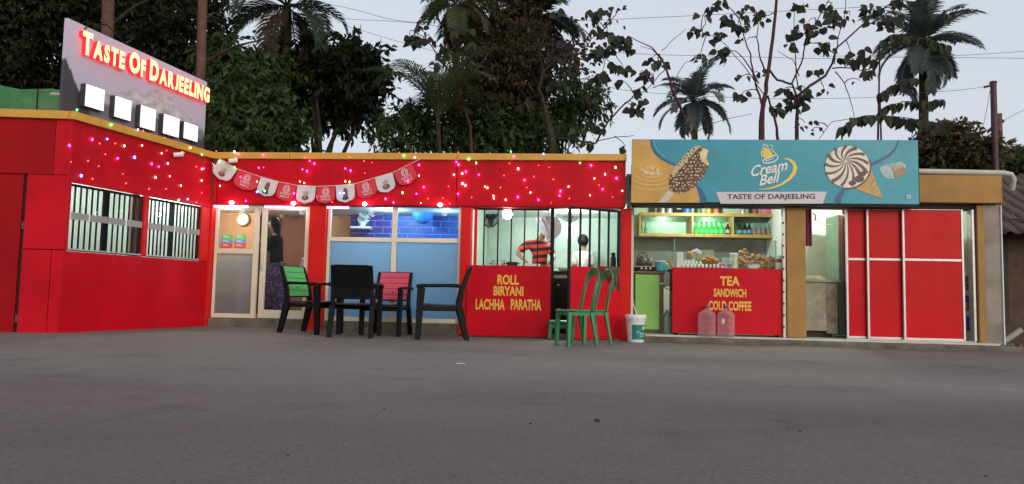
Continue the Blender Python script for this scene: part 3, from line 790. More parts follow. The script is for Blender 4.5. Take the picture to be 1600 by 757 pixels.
box('back_wall', x0s-0.02, xR1, TB, TB+0.1, 0.02, 2.5, M_pale, shop)
box('side_wall', x0s-0.03, x0s+0.03, 0.26, TB-0.001, PZ+0.001, 2.3, M_pale, shop)
box('partition', xC1-0.14, xC1-0.06, 0.21, TB-0.001, PZ+0.001, 2.3, M_white, shop)
box('side_wall', xR1-0.06, xR1, 0.21, TB-0.001, PZ+0.001, 2.3, M_pale, shop)
box('ceiling', x0s, xR1-0.061, 0.21, TB-0.002, 2.26, 2.30, M_white, shop)
# grey splash board behind the counter
box('splash_board', X(990,TB), X(1212,TB), TB-0.03, TB-0.002, 0.9, Z(372,1100,TB), mat('grey_splash',(0.13,0.15,0.135),0.4,var=0.25), shop)
# shutter guide with notches beside the column
box('shutter_guide', xC0-0.05, xC0-0.006, -0.02, 0.06, PZ+0.001, zBm-0.057, M_alu, shop, bevel=0.004)
for k in range(10):
    z = 0.25+k*0.175
    box('guide_notch', xC0-0.058, xC0-0.03, -0.026, -0.021, z, z+0.03, M_dark, shop)
# gap post between the two shops
box('gap_post', xE+0.105, x0s-0.025, 0.05, 0.2, 0, 2.75, mat('maroon_gap_post',(0.10,0.03,0.025),0.7), shop)
lamp('tea_shop_light', (X(1110), 0.45, 2.21), 66, (0.92,1.0,0.86), 0.03)
lamp('store_light', (X(1300,1.0), 0.6, 2.21), 80, (0.90,1.0,0.82), 0.03)
lamp('store_light', (X(1480,1.0), 0.6, 2.21), 12, (0.95,1.0,0.84), 0.03)

# sliding aluminium and red panel doors
xs_ = [X(p) for p in (1322,1334,1357,1362,1410,1415,1500,1506)]
zdt, zdb = zBm-0.06, PZ+0.012
zrr = Z(406,1420)
def leaf_door(a, b, d, stile=0.032, z0=zdb, top=zdt):
    dd = ob('sliding_door', MB().box(a, a+stile, d, d+0.035, z0, top), M_alu, shop, bevel=0.004)
    ob('stile', MB().box(b-stile, b, d, d+0.035, z0, top), M_alu, dd, bevel=0.004)
    for z_0, z_1 in ((z0, z0+0.032), (zrr-0.018, zrr+0.018), (top-0.012, top)):
        ob('rail', MB().box(a+stile+0.001, b-stile-0.001, d+0.002, d+0.033, z_0, z_1), M_alu, dd, bevel=0.003)
    ob('red_panel', MB().box(a+stile, b-stile, d+0.012, d+0.022, z0+0.032, zrr-0.018), M_redg, dd)
    ob('red_panel', MB().box(a+stile, b-stile, d+0.012, d+0.022, zrr+0.018, top-0.012), M_redg, dd)
leaf_door(X(1326), X(1362), 0.10)
leaf_door(X(1357), X(1416), 0.05)
leaf_door(X(1411), X(1507), 0.0)
box('door_track', X(1322), X(1522), -0.01, 0.14, PZ+0.001, PZ+0.010, M_alu, shop)
box('door_post', X(1519), X(1523), -0.02, 0.12, zdb, zdt, M_alu, shop, bevel=0.004)

# white rain pipe over the fascia, elbow at the corner
py_ = 0.02
pz_ = zFt + 0.075
pp = [(X(1430),py_,pz_+0.01),(X(1500),py_,pz_),(xW1+0.10,py_,pz_-0.01),(xW1+0.20,py_,pz_-0.03),(xW1+0.25,py_+0.03,pz_-0.10),(xW1+0.26,py_+0.1,pz_-0.24)]
single('rain_pipe', MB().tube(pp, 0.044, 12), mat('grey_white_pipe',(0.46,0.46,0.43),0.5,var=0.15,scale=6), 'white plastic rain pipe lying along the ochre fascia top', 'pipe', smooth=50)

# ------------------------------------------------------------------ the ice cream banner sign over the tea shop
SD = -0.20
bn = thing('shop_sign', 'long turquoise ice cream advertising sign above the tea counter', 'sign', (X(1212,SD,270), SD+0.06, zBm+0.02))
c00 = at(988,218,d=SD); c11 = at(1436,319.5,d=SD)
bx0, bx1, bz1, bz0 = c00.x, c11.x, c00.z, c11.z
def S(zx, zy, o=0.0):
    p = at(970+zx/3.265, 200+zy/3.265, d=SD); return (p.x, SD-o, p.z)
def SL(layer):
    o = 0.0022*layer
    return lambda a, b, h: (lambda q: (q[0], SD-o, q[2]))(S(a,b))
def bcol(name, c, **k): return mat('banner_'+name, c, 0.42, var=k.pop('var',0.06), scale=k.pop('scale',2.0), **k)
ob('board', MB().box(bx0, bx1, SD, SD+0.10, bz0, bz1), mat('banner_teal',(0.010,0.25,0.36),0.40,var=0.14,scale=0.7,c2=(0.012,0.32,0.41),bump=0.25,bscale=2.2), bn)
ob('frame_edge', MB().box(bx0-0.012, bx1+0.012, SD+0.012, SD+0.11, bz0-0.045, bz0-0.001), M_black, bn)
ob('frame_edge', MB().box(bx1+0.001, bx1+0.014, SD+0.01, SD+0.11, bz0, bz1), M_black, bn)
def flat(name, layer, polys, m, parent=bn):
    mb = MB()
    for p in polys: mb.poly(p, SL(layer))
    return ob(name, mb, m, parent)
def ell(cx, cy, rx, ry, n=28, a0=0.0): return [(cx+rx*math.cos(a0+2*math.pi*k/n), cy+ry*math.sin(a0+2*math.pi*k/n)) for k in range(n)]
M_car = bcol('caramel', (0.55,0.32,0.07), var=0.2, scale=3)
M_dblue = bcol('deep_blue', (0.012,0.10,0.25))
M_lblue = bcol('light_blue', (0.10,0.42,0.55))
flat('caramel_field', 1, [[(58,62),(152,62),(158,96),(178,132),(210,158),(250,180),(300,200),(340,250),(382,296),(396,340),(402,382),(52,382)]], M_car)
rip = MB()
for k, (rx, ry) in enumerate(((62,30),(88,44),(118,60),(150,78))):
    pts = [(160+rx*math.cos(a), 222+k*5+ry*math.sin(a)) for a in [R(20+4*j) for j in range(36)]]
    pts = [q for q in pts if q[0] > 64]
    rip.strip(pts, 5, SL(2))
ob('caramel_ripples', rip, bcol('caramel_light',(0.68,0.44,0.14)), bn)
for pts_, ws_ in (([(153,62),(160,98),(178,130),(208,156),(246,178),(290,196)], [10,12,14,14,12,6]),
  ([(384,292),(404,318),(418,350),(424,383)], [6,20,28,32]),
  ([(1418,62),(1404,100),(1370,140),(1322,168),(1272,190)], [6,10,14,18,18]),
  ([(1158,296),(1132,322),(1114,352),(1106,383)], [6,20,30,34])):
    sw = MB(); sw.strip(pts_, ws_, SL(2)); ob('swirl', sw, M_dblue, bn)
for pts_ in ([(166,62),(176,96),(196,128),(230,152)], [(1405,62),(1388,104),(1350,138)]):
    sw = MB(); sw.strip(pts_, 5, SL(2)); ob('swirl', sw, M_lblue, bn)
# chocolate bar
def Bz(x, y): return ((985+x/6.307-970)*3.265, (210+y/6.307-200)*3.265)
bar = [Bz(*q) for q in ((385,440),(378,490),(388,535),(420,565),(470,578),(540,572),(600,545),(650,500),(700,440),(740,370),(778,300),(745,303),(712,275),(690,240),(682,205),(692,172),(722,140),(700,118),(670,112),(635,122),(600,145),(560,180),(520,222),(480,270),(445,315),(415,355),(398,395))]
fl = flat('chocolate_bar', 4, [bar], bcol('chocolate',(0.085,0.032,0.022),var=0.3,scale=12))
flat('bar_edge', 5, [[Bz(*q) for q in ((398,395),(415,355),(445,315),(480,270),(520,222),(560,180),(600,145),(635,122),(670,112),(700,118),(650,160),(610,205),(560,265),(510,320),(465,365),(430,410))]], bcol('cream_nut',(0.50,0.44,0.28),var=0.35,scale=30))
flat('bar_bite', 5, [[Bz(*q) for q in ((722,140),(748,148),(768,165),(755,200),(748,250),(772,290),(778,302),(745,303),(712,275),(690,240),(682,205),(692,172))]], bcol('vanilla',(0.72,0.60,0.32),var=0.15,scale=10))
nuts = MB(); nutd = MB()
def inside(p, poly):
    c = False; j = len(poly)-1
    for i in range(len(poly)):
        if (poly[i][1] > p[1]) != (poly[j][1] > p[1]) and p[0] < (poly[j][0]-poly[i][0])*(p[1]-poly[i][1])/(poly[j][1]-poly[i][1])+poly[i][0]: c = not c
        j = i
    return c
rr = random.Random(3)
for gx in range(378, 780, 36):
    for gy in range(112, 580, 33):
        q = Bz(gx+rr.uniform(-9,9)+(gy//33 % 2)*16, gy+rr.uniform(-9,9))
        if inside(q, bar) and q[0] > 0:
            (nutd if (q[0]-370)*0.8+(q[1]-180) < -40 else nuts).poly(ell(q[0],q[1],rr.uniform(4.0,6.6),rr.uniform(3.6,5.2),8,rr.random()), SL(6))
ob('nuts', nuts, bcol('nut',(0.58,0.42,0.24),var=0.3,scale=20), bn)['kind'] = 'stuff'
ob('nuts', nutd, bcol('nut_dark',(0.13,0.07,0.04),var=0.3,scale=20), bn)['kind'] = 'stuff'
sg = MB(); sg.strip([Bz(540,560),Bz(620,480),Bz(690,400),Bz(745,320)], 5, SL(6)); ob('bar_highlight', sg, bcol('milk_chocolate',(0.22,0.11,0.07)), bn)
flat('bar_stick', 3, [[Bz(*q) for q in ((372,552),(432,586),(352,674),(272,674))]], bcol('pale_stick',(0.56,0.54,0.46)))
lm = [ell(112,215,14,9,9), ell(138,205,15,10,9), ell(165,208,16,11,9), ell(186,216,14,11,9), ell(130,228,16,9,9), ell(160,232,17,9,9), ell(190,234,12,8,9)]
flat('caramel_lumps', 3, lm[:4], bcol('praline',(0.66,0.48,0.20),var=0.2,scale=20)); flat('caramel_lumps', 3, lm[4:], bcol('praline_pale',(0.72,0.56,0.30),var=0.2,scale=20))
cr_ = [ell(*q, 7) for q in ((470,118,5,4),(481,131,6,5),(476,148,4,4),(488,143,4,3))]
flat('crumbs', 3, cr_, bcol('crumb',(0.24,0.16,0.10)))
# logo
M_sw = bcol('white_print', (0.72,0.74,0.72)); M_ly = bcol('logo_yellow', (0.76,0.58,0.07))
flat('logo_bell', 3, [[(722,148),(722,125),(730,108),(742,102),(756,108),(768,124),(778,140),(770,152),(740,158)]], M_ly)
lg = MB()
lg.strip([(724,96),(730,84),(742,90),(752,98)], 5, SL(4)); lg.strip([(760,88),(774,94),(772,104)], 4, SL(4))
lg.strip([(722,168),(738,160),(766,150),(790,140),(800,144),(800,158),(784,172),(752,182),(728,180),(724,170)], 6, SL(4))
lg.strip([(736,172),(758,164),(780,158)], 4, SL(4)); lg.strip([(718,150),(716,128),(724,106),(734,98)], 4, SL(4)); lg.strip([(764,106),(778,122),(794,138)], 5, SL(4))
ob('logo_swirl', lg, M_sw, bn)
arc = [(832,158),(858,162),(880,178),(890,202),(882,232),(858,262),(822,288),(776,306),(730,314),(700,313)]
cm = MB(); cm.strip(arc, [2,10,17,20,19,15,11,8,5,2], SL(3)); ob('logo_crescent', cm, M_ly, bn)
# slanted script: base lines rise to the right
def tilt(zx0, zy0, zx1, zy1, h, layer):
    def fn(u, v, o):
        a = zx0+(zx1-zx0)*u - 0.0; b = zy0+(zy1-zy0)*u - h*v
        return (S(a,b)[0], SD-0.0022*layer, S(a,b)[2])
    return fn
for s_, q in (('Cream',(664,252,850,216,56)), ('Bell',(706,298,812,276,54))):
    text_on('logo_lettering', s_, 0, 1, 0, 1, tilt(*q, 4), M_sw, bn, bold=0.022, shear=0.25)
flat('name_strip', 3, [[(485,328),(1050,326),(1031,387),(509,388)]], bcol('strip_white',(0.58,0.57,0.60)))
text_on('lettering', 'TASTE OF DARJEELING', 0, 1, 0, 1, tilt(542,373,990,371,34,4), bcol('ink',(0.012,0.012,0.014)), bn, bold=0.025)
# cone
cn = [(1268,186),(1290,250),(1336,356),(1300,350),(1230,326),(1186,306),(1150,290)]
flat('wafer_cone', 3, [cn], bcol('wafer',(0.52,0.33,0.10),var=0.25,scale=14))
wl = MB()
for k in range(6):
    wl.strip([(1215+k*20,300+k*9),(1276+k*10,215+k*24)], 2.5, SL(4))
ob('wafer_lines', wl, bcol('wafer_dark',(0.34,0.19,0.05)), bn)
flat('cone_cream', 5, [ell(1155,200,114,106,40)], bcol('cone_white',(0.70,0.68,0.62),var=0.12,scale=8))
st = MB()
for k in range(13):
    a0 = 2*math.pi*k/13 + 0.1; pts = []; ws = []
    for j in range(9):
        t = j/8; a = a0 + 0.75*t; rr_ = 8+100*t
        pts.append((1146+4*t+rr_*1.04*math.cos(a), 172+24*t+rr_*0.97*math.sin(a))); ws.append(2+ (17 if k % 3 else 24)*t*(1-0.25*t))
    st.strip(pts, ws, SL(6))
ob('cone_sauce', st, bcol('sauce',(0.13,0.06,0.045),var=0.4,scale=25), bn)
flat('cone_bits', 7, [ell(1215,262,26,18,9), ell(1180,282,20,12,9), ell(1232,236,16,14,8)], bcol('bits',(0.09,0.045,0.035),var=0.4,scale=40))
rim_ = MB(); rim_.strip([(1155+118*math.cos(a), 200+110*math.sin(a)) for a in [R(-20+6*j) for j in range(20)]], 9, SL(4)); ob('cone_rim', rim_, bcol('rim',(0.10,0.05,0.04)), bn)
flat('cream_splash', 2, [[(1318,205),(1345,190),(1380,182),(1430,172),(1452,190),(1448,218),(1425,242),(1392,262),(1350,256),(1330,235)]], bcol('splash',(0.34,0.47,0.50),var=0.3,scale=6))
flat('butterscotch_cube', 4, [[(1384,206),(1438,186),(1456,232),(1398,260)]], bcol('butterscotch',(0.30,0.21,0.12),var=0.25,scale=15))
flat('butterscotch_side', 5, [[(1384,206),(1438,186),(1442,200),(1392,222)]], bcol('butterscotch_pale',(0.44,0.34,0.20)))
flat('veg_mark', 3, [[(1460,343),(1478,343),(1478,361),(1460,361)]], bcol('mark_white',(0.62,0.66,0.55)))
flat('veg_dot', 4, [ell(1469,352,5,5,10)], bcol('mark_green',(0.06,0.28,0.05)))

# ------------------------------------------------------------------ tea counter
zt = PZ + 0.001
tcx0, tcx1 = X(1051), X(1223)
ztop = Z(419, 1130)
tco = thing('tea_counter', 'red tea counter with gold lettering in the middle of the right shop', 'counter', ((tcx0+tcx1)/2, 0.25, PZ))
box('front_panel', tcx0, tcx1, 0.02, 0.06, zt+0.03, ztop, M_red, tco, bevel=0.005)
box('counter_body', tcx0+0.03, tcx1-0.01, 0.061, 0.60, zt+0.03, ztop-0.02, M_redw, tco)
box('counter_top', tcx0+0.005, tcx1-0.005, 0.061, 0.62, ztop-0.019, ztop-0.002, M_white, tco)
for fx in (tcx0+0.06, tcx1-0.06): box('foot', fx-0.03, fx+0.03, 0.08, 0.14, zt, zt+0.029, M_black, tco)
for s, a0, b0, a1, b1 in (('TEA',1125,446.5,1156,432.5),('SANDWICH',1115,464,1166,452),('COLD COFFEE',1107,485,1174,471.5)):
    a = at(a0,b0,d=0.017); b = at(a1,b1,d=0.017)
    text_on('lettering', s, a.x, b.x, a.z, b.z, lambda u,v,o: (u,0.017,v), M_gold, tco, bold=0.034)
# glass display case on the counter
dcx0, dcx1 = X(1054), X(1215); dcz = Z(375, 1130, 0.1)
dc = thing('display_case', 'clear glass display case standing on the red tea counter', 'display case', ((dcx0+dcx1)/2, 0.3, ztop))
for a, b in (((dcx0,0.07),(dcx1,0.078)), ((dcx0,0.079),(dcx0+0.008,0.48)), ((dcx1-0.008,0.079),(dcx1,0.48))):
    box('glass_pane', a[0], b[0], a[1], b[1], ztop+0.001, dcz, M_glass, dc)
box('glass_shelf', dcx0+0.009, dcx1-0.009, 0.08, 0.48, dcz-0.008, dcz-0.001, M_glass, dc)
for x in (dcx0, dcx1-0.012): box('corner_strip', x-0.003, x+0.012, 0.062, 0.069, ztop+0.001, dcz, mat('dull_green_strip',(0.20,0.30,0.24),0.4), dc)
# contents
ORD = ('first','second','third','fourth','fifth','sixth','seventh','eighth','ninth','tenth','eleventh')
def egg_row(x0, n, y, dz, row):
    for k in range(n):
        single('egg', MB().sphere((x0+0.058*k, y, ztop+dz), 0.024, 8, 6, (1,1,1.25)), M_egg, ORD[k]+' white egg from the carton end in the '+row+' row of the display case', 'egg', 'eggs in the display case', smooth=60)
M_egg = mat('egg_shell', (0.74,0.72,0.66), 0.5, var=0.04)
e0 = at(1068,411,d=0.13).x
egg_row(e0, 11, 0.115, 0.032, 'front'); egg_row(e0+0.03, 5, 0.165, 0.075, 'raised back')
def lumpy(c, r, n, seed, flatten=0.8):
    q = random.Random(seed); mb = MB()
    for k in range(n):
        a = q.uniform(0,6.28); rr = q.uniform(0,1)**0.5
        mb.sphere((c[0]+r[0]*rr*math.cos(a), c[1]+r[1]*rr*math.sin(a), c[2]+r[2]*(1-rr*0.8)*q.uniform(0.2,1)), q.uniform(0.022,0.04), 7, 5, (1,1,flatten))
    return mb
p = at(1108,408,d=0.26)
sb_ = thing('snack_basket', 'woven basket heaped with orange fried snacks in the display case', 'basket', (p.x,0.28,ztop))
ob('basket', MB().lathe([(0.09,0.0),(0.15,0.10),(0.16,0.11),(0.14,0.105),(0.085,0.012)], 20, (p.x,0.28,ztop)), mat('wicker',(0.36,0.14,0.06),0.7,var=0.3,scale=40), sb_, smooth=50)
ob('fried_snacks', lumpy((p.x,0.28,ztop+0.10),(0.15,0.10,0.11),34,4), mat('fried_snack',(0.46,0.22,0.06),0.7,var=0.4,scale=18), sb_, smooth=60)
p = at(1180,400,d=0.3)
for k, (dx, dz, w) in enumerate(((-0.17,0.0,0.26),(-0.05,0.02,0.30),(0.10,0.0,0.26),(0.22,-0.01,0.24))):
    mb = lumpy((p.x+dx, 0.32, ztop+0.02), (w*0.55, 0.10, 0.34+dz*2-0.05*k), 60, 40+k, 0.75)
    for j in range(40):
        q = random.Random(900+k*50+j); mb.sphere((p.x+dx+q.uniform(-.5,.5)*w, 0.30+q.uniform(-.08,.08), ztop+0.04+q.random()*0.16), q.uniform(0.022,0.038), 7, 5, (1,1,0.8))
    single('snack_heap', mb, mat('brown_snacks',(0.34,0.16,0.055),0.6,var=0.45,scale=16,c2=(0.46,0.26,0.11),island=True), 'heap of brown fried snacks, '+('first','second','third','last')[k]+' from the cream jar in the display case', 'snacks', 'snack heaps in the display case', smooth=60)
# bread, jars, boxes
p = at(1062,406,d=0.2); single('carton', MB().box(p.x-0.05,p.x+0.05,0.15,0.25,ztop+0.001,ztop+0.24), M_white, 'white carton at the end of the display case by the green cupboard', 'carton', bevel=0.004)
p = at(1077,400,d=0.25); single('bread_loaf', MB().sphere((p.x,0.26,ztop+0.20),0.07,12,8,(0.7,0.8,0.95)), mat('brown_bread',(0.33,0.18,0.07),0.7,var=0.3,scale=20), 'round brown bread loaf propped beside the white carton', 'bread', smooth=60)
single('bread_crate', MB().box(p.x-0.08,p.x+0.08,0.20,0.34,ztop+0.001,ztop+0.135), mat('grey_crate',(0.45,0.47,0.45),0.5), 'grey plastic crate under the brown bread loaf', 'crate', bevel=0.006)
p = at(1150,405,d=0.2)
jr = thing('storage_jar', 'cream plastic jar with a white lid inside the display case', 'jar', (p.x-0.03,0.2,ztop))
ob('body', MB().lathe([(0.05,0.001),(0.058,0.02),(0.058,0.19),(0.05,0.205)],14,(p.x-0.03,0.2,ztop)), mat('cream_plastic',(0.62,0.60,0.42),0.4), jr, smooth=50)
ob('lid', MB().lathe([(0.062,0.20),(0.062,0.235),(0.055,0.24)],14,(p.x-0.03,0.2,ztop)), M_whitep, jr, smooth=50)
p = at(1143,398,d=0.35); single('glass_box', MB().box(p.x-0.13,p.x+0.06,0.35,0.45,ztop+0.001,ztop+0.17), mat('pale_blue_box',(0.46,0.55,0.55),0.3,var=0.15,scale=12), 'pale blue lidded box behind the cream jar', 'box', bevel=0.006)
p = at(1127,414,d=0.12); single('pink_pouch', MB().sphere((p.x,0.13,ztop+0.045),0.055,10,7,(1.1,0.7,0.75)), mat('pink_film',(0.62,0.10,0.16),0.35), 'small pink pouch at the front of the display case', 'pouch', smooth=60)
p = at(1140,415,d=0.12); single('violet_cup', MB().lathe([(0.03,0.001),(0.045,0.06),(0.042,0.06),(0.028,0.006)],12,(p.x,0.12,ztop)), mat('violet_plastic',(0.30,0.25,0.50),0.4), 'small violet cup next to the pink pouch', 'cup', smooth=60)
p = at(1182,417,d=-0.0); single('steel_bowl', MB().lathe([(0.05,0.001),(0.095,0.03),(0.105,0.065),(0.098,0.065),(0.085,0.03),(0.04,0.008)],18,(p.x,0.19,ztop)), M_whitep, 'white bowl beneath the brown snack bags', 'bowl', smooth=60)
single('scale_pan', MB().lathe([(0.02,0.0),(0.02,0.02),(0.13,0.028),(0.135,0.04),(0.12,0.036)],20,(p.x+0.0,0.34,ztop+0.085)), M_alu, 'flat steel weighing pan behind the white bowl', 'pan', smooth=60)
ob('stand', MB().box(p.x-0.03,p.x+0.03,0.31,0.37,ztop+0.001,ztop+0.084), M_black, bpy.data.objects['scale_pan'])
p = at(1216,412,d=0.25)
sj = thing('sauce_tub', 'cream tub with a dark red band at the end of the tea counter', 'tub', (p.x+0.03,0.2,ztop))
ob('body', MB().lathe([(0.09,0.001),(0.10,0.02),(0.085,0.09),(0.078,0.10)],16,(p.x+0.03,0.2,ztop)), mat('cream_tub',(0.60,0.53,0.36),0.45), sj, smooth=50)
ob('band', MB().lathe([(0.078,0.10),(0.076,0.16)],16,(p.x+0.03,0.2,ztop)), mat('dark_red_band',(0.26,0.035,0.03),0.5), sj, smooth=50)
ob('lid', MB().lathe([(0.076,0.16),(0.074,0.21),(0.04,0.215)],16,(p.x+0.03,0.2,ztop)), mat('cream_lid',(0.66,0.63,0.50),0.45), sj, smooth=50)
wb = thing('bakery_box', 'green glazed cake box behind the fried snack basket', 'box', (at(1100,395,d=0.42).x,0.42,ztop))
p = at(1098,395,d=0.42)
ob('case', MB().box(p.x-0.17,p.x+0.17,0.38,0.46,ztop+0.001,ztop+0.30), mat('green_tint_case',(0.30,0.38,0.26),0.35,var=0.2,scale=10), wb)
for k in range(5): ob('edge_bar', MB().box(p.x-0.17+k*0.078,p.x-0.155+k*0.078,0.370,0.379,ztop+0.02,ztop+0.30), mat('brass_edge',(0.42,0.36,0.16),0.4), wb)
single('white_towel', MB().poly([(p.x-0.19,ztop+0.27),(p.x-0.10,ztop+0.32),(p.x-0.02,ztop+0.25),(p.x-0.05,ztop+0.215),(p.x-0.14,ztop+0.26),(p.x-0.19,ztop+0.235)], lambda a,b,o:(a,0.345+o,b), 0.02), M_white, 'white crumpled cloth hanging over the cake box corner', 'cloth', bevel=0.006)

# wall cabinet with bottles
CD = 1.28
ca = at(999,332,d=CD); cb = at(1211,372,d=CD)
zc0, zc1 = cb.z, ca.z
cab = thing('wall_cabinet', 'long wooden wall cabinet with glass doors above the tea counter', 'cabinet', ((ca.x+cb.x)/2, CD+0.15, zc0))
M_wood = mat('yellow_wood', (0.42,0.29,0.09), 0.5, var=0.2, scale=6)
box('back_panel', ca.x+0.01, cb.x-0.01, TB-0.02, TB-0.004, zc0+0.01, zc1-0.01, mat('cabinet_back',(0.42,0.62,0.50),0.4,var=0.1), cab)
box('bottom_board', ca.x, cb.x, CD, TB-0.021, zc0, zc0+0.025, M_wood, cab)
box('top_board', ca.x, cb.x, CD, TB-0.021, zc1-0.025, zc1, M_wood, cab)
cxs = [ca.x, X(1081,CD,350), X(1144,CD,350), cb.x-0.03]
for k, x in enumerate(cxs): box('upright', x, x+0.03+(0.0), CD+0.002, TB-0.022, zc0+0.026, zc1-0.026, M_wood, cab)
for k in range(3):
    f_ = box('door_frame', cxs[k]+0.031, cxs[k+1]-0.001, CD-0.006, CD+0.016, zc1-0.056, zc1-0.027, M_wood, cab)
    ob('frame_rail', MB().box(cxs[k]+0.031, cxs[k+1]-0.001, CD-0.006, CD+0.016, zc0+0.027, zc0+0.05), M_wood, f_)
    ob('pane', MB().box(cxs[k]+0.031, cxs[k+1]-0.001, CD+0.003, CD+0.008, zc0+0.05, zc1-0.056), M_glass, f_)
lamp('cabinet_light', ((cxs[1]+cxs[2])/2, CD+0.2, zc1-0.05), 3.2, (0.7,1.0,0.75), 0.03)
lamp('cabinet_light', ((cxs[0]+cxs[1])/2, CD+0.2, zc1-0.05), 3.0, (0.8,1.0,0.88), 0.03)
zsf = zc0+0.026
def bottle_mesh(name, h, r, m, capm, labm=None):
    mb = MB(); mb.lathe([(r*0.9,0.0),(r,0.01),(r,h*0.48),(r*0.92,h*0.56),(r*0.42,h*0.78),(r*0.34,h*0.93)], 12); nb = len(mb.f)
    mb.mi = 1; mb.lathe([(r*0.40,h*0.93),(r*0.40,h),(r*0.3,h+0.003)], 10)
    mb.mi = 2; mb.lathe([(r*1.03,h*0.22),(r*1.03,h*0.46)], 12, caps=False)
    return mesh_of(name, mb, [m, capm, labm or m], 45)
M_gb = mat('green_bottle', (0.03,0.60,0.08), 0.12, var=0.15); M_gb2 = mat('green_label', (0.14,0.78,0.26), 0.4)
M_db = mat('dark_bottle', (0.012,0.014,0.016), 0.12); M_tb = mat('clear_bottle', (0.20,0.32,0.27), 0.1, var=0.2)
M_cap = mat('dark_cap', (0.03,0.06,0.03), 0.4)
bt_g = bottle_mesh('green_soda_bottle', 0.245, 0.043, M_gb, M_cap, M_gb2)
bt_b = bottle_mesh('blue_label_bottle', 0.235, 0.040, M_db, M_cap, mat('blue_label',(0.16,0.36,0.62),0.4))
bt_g2 = bottle_mesh('teal_label_bottle', 0.235, 0.040, M_db, M_cap, mat('teal_label',(0.10,0.45,0.36),0.4))
bt_r = bottle_mesh('red_label_bottle', 0.235, 0.034, M_tb, mat('grey_cap',(0.3,0.3,0.3),0.4), mat('red_label',(0.62,0.20,0.16),0.4))
bt_k = bottle_mesh('cola_bottle', 0.24, 0.042, M_db, M_whitep, mat('cream_label',(0.55,0.50,0.36),0.4))
bt_c = bottle_mesh('clear_pint_bottle', 0.22, 0.030, M_tb, mat('red_cap',(0.4,0.06,0.05),0.4), mat('green_paper',(0.15,0.5,0.2),0.4))
def put(me, px, label, grp, d=CD+0.14):
    x = at(px, 365, d=d).x
    o = link_mesh(me.name, me); o.location = (x, d, zsf); tag(o, label, 'bottle', grp)
for k, px in enumerate((1088,1096,1104,1112,1119,1127)):
    put(bt_g, px, ORD[k]+' bright green soda bottle from the wooden divider in the middle cabinet compartment', 'green soda bottles in the cabinet')
put(bt_k, 1137, 'dark cola bottle with white cap at the end of the green bottles', None)
put(bt_g, 1149, 'bright green soda bottle alone at the start of the dark bottle row', None)
put(bt_b, 1156, 'dark bottle with blue label nearest the lone green bottle', None)
put(bt_g2, 1164, 'dark bottle with teal label between two blue labelled bottles', None)
put(bt_b, 1171, 'dark bottle with blue label beside the red labelled bottles', None)
for k, px in enumerate((1179,1186,1193,1201)):
    put(bt_r, px, ORD[k]+' of the clear bottles with pale red label after the dark bottles', 'red labelled bottles in the cabinet')
put(bt_c, 1003, 'clear pint bottle at the end of the nearly empty compartment', None, CD+0.1)
put(bt_c, 1009, 'clear pint bottle second in the nearly empty compartment', None, CD+0.18)
# things on top of the cabinet
def jar(px, w, h, m, lm, label, name='tin'):
    x = at(px, 328, d=CD+0.15).x
    t_ = thing(name, label, name.split('_')[-1], (x, CD+0.15, zc1))
    ob('body', MB().lathe([(w,0.001),(w*1.02,0.01),(w*1.02,h*0.8),(w*0.95,h*0.84)], 14, (x,CD+0.15,zc1)), m, t_, smooth=50)
    ob('lid', MB().lathe([(w*1.06,h*0.84),(w*1.06,h),(w*0.9,h*1.02)], 14, (x,CD+0.15,zc1)), lm, t_, smooth=50)
jar(1035,0.045,0.16,M_alu,M_black,'steel pot with black lid on the cabinet top, first from the green cupboard side','steel_pot')
jar(1046,0.05,0.15,M_alu,M_alu,'plain steel pot second on the cabinet top','steel_pot')
jar(1054,0.035,0.16,M_black,M_whitep,'slim black jar with white lid on the cabinet top','slim_jar')
jar(1073,0.085,0.10,mat('blue_tin',(0.03,0.11,0.35),0.4),mat('blue_tin_lid',(0.03,0.08,0.28),0.4),'low blue tin on the cabinet top','blue_tin')
jar(1092,0.045,0.17,mat('green_black_tin',(0.06,0.16,0.08),0.4),M_black,'dark green tin on the cabinet top beside the blue tin','green_tin')
jar(1107,0.05,0.15,mat('yellow_tin',(0.55,0.38,0.06),0.4),mat('yellow_lid',(0.5,0.3,0.04),0.4),'yellow tin on the middle of the cabinet top','yellow_tin')
jar(1119,0.05,0.15,mat('red_white_tin',(0.55,0.14,0.10),0.4),M_whitep,'red tin with white lid on the cabinet top','red_tin')
jar(1161,0.045,0.14,M_alu,M_black,'steel pot with black lid near the pink cloth on the cabinet top','steel_pot')
jar(1180,0.05,0.12,mat('brown_tin',(0.30,0.10,0.07),0.5),M_black,'brown tin with dark lid beside the pink cloth','brown_tin')
x = at(1199,328,d=CD+0.15).x
single('pink_bundle', MB().sphere((x,CD+0.15,zc1+0.05),0.12,12,8,(1.0,0.7,0.62)), mat('pink_cloth',(0.72,0.16,0.30),0.7,var=0.2,scale=10), 'bright pink cloth bundle on the end of the cabinet top', 'bundle', smooth=60)
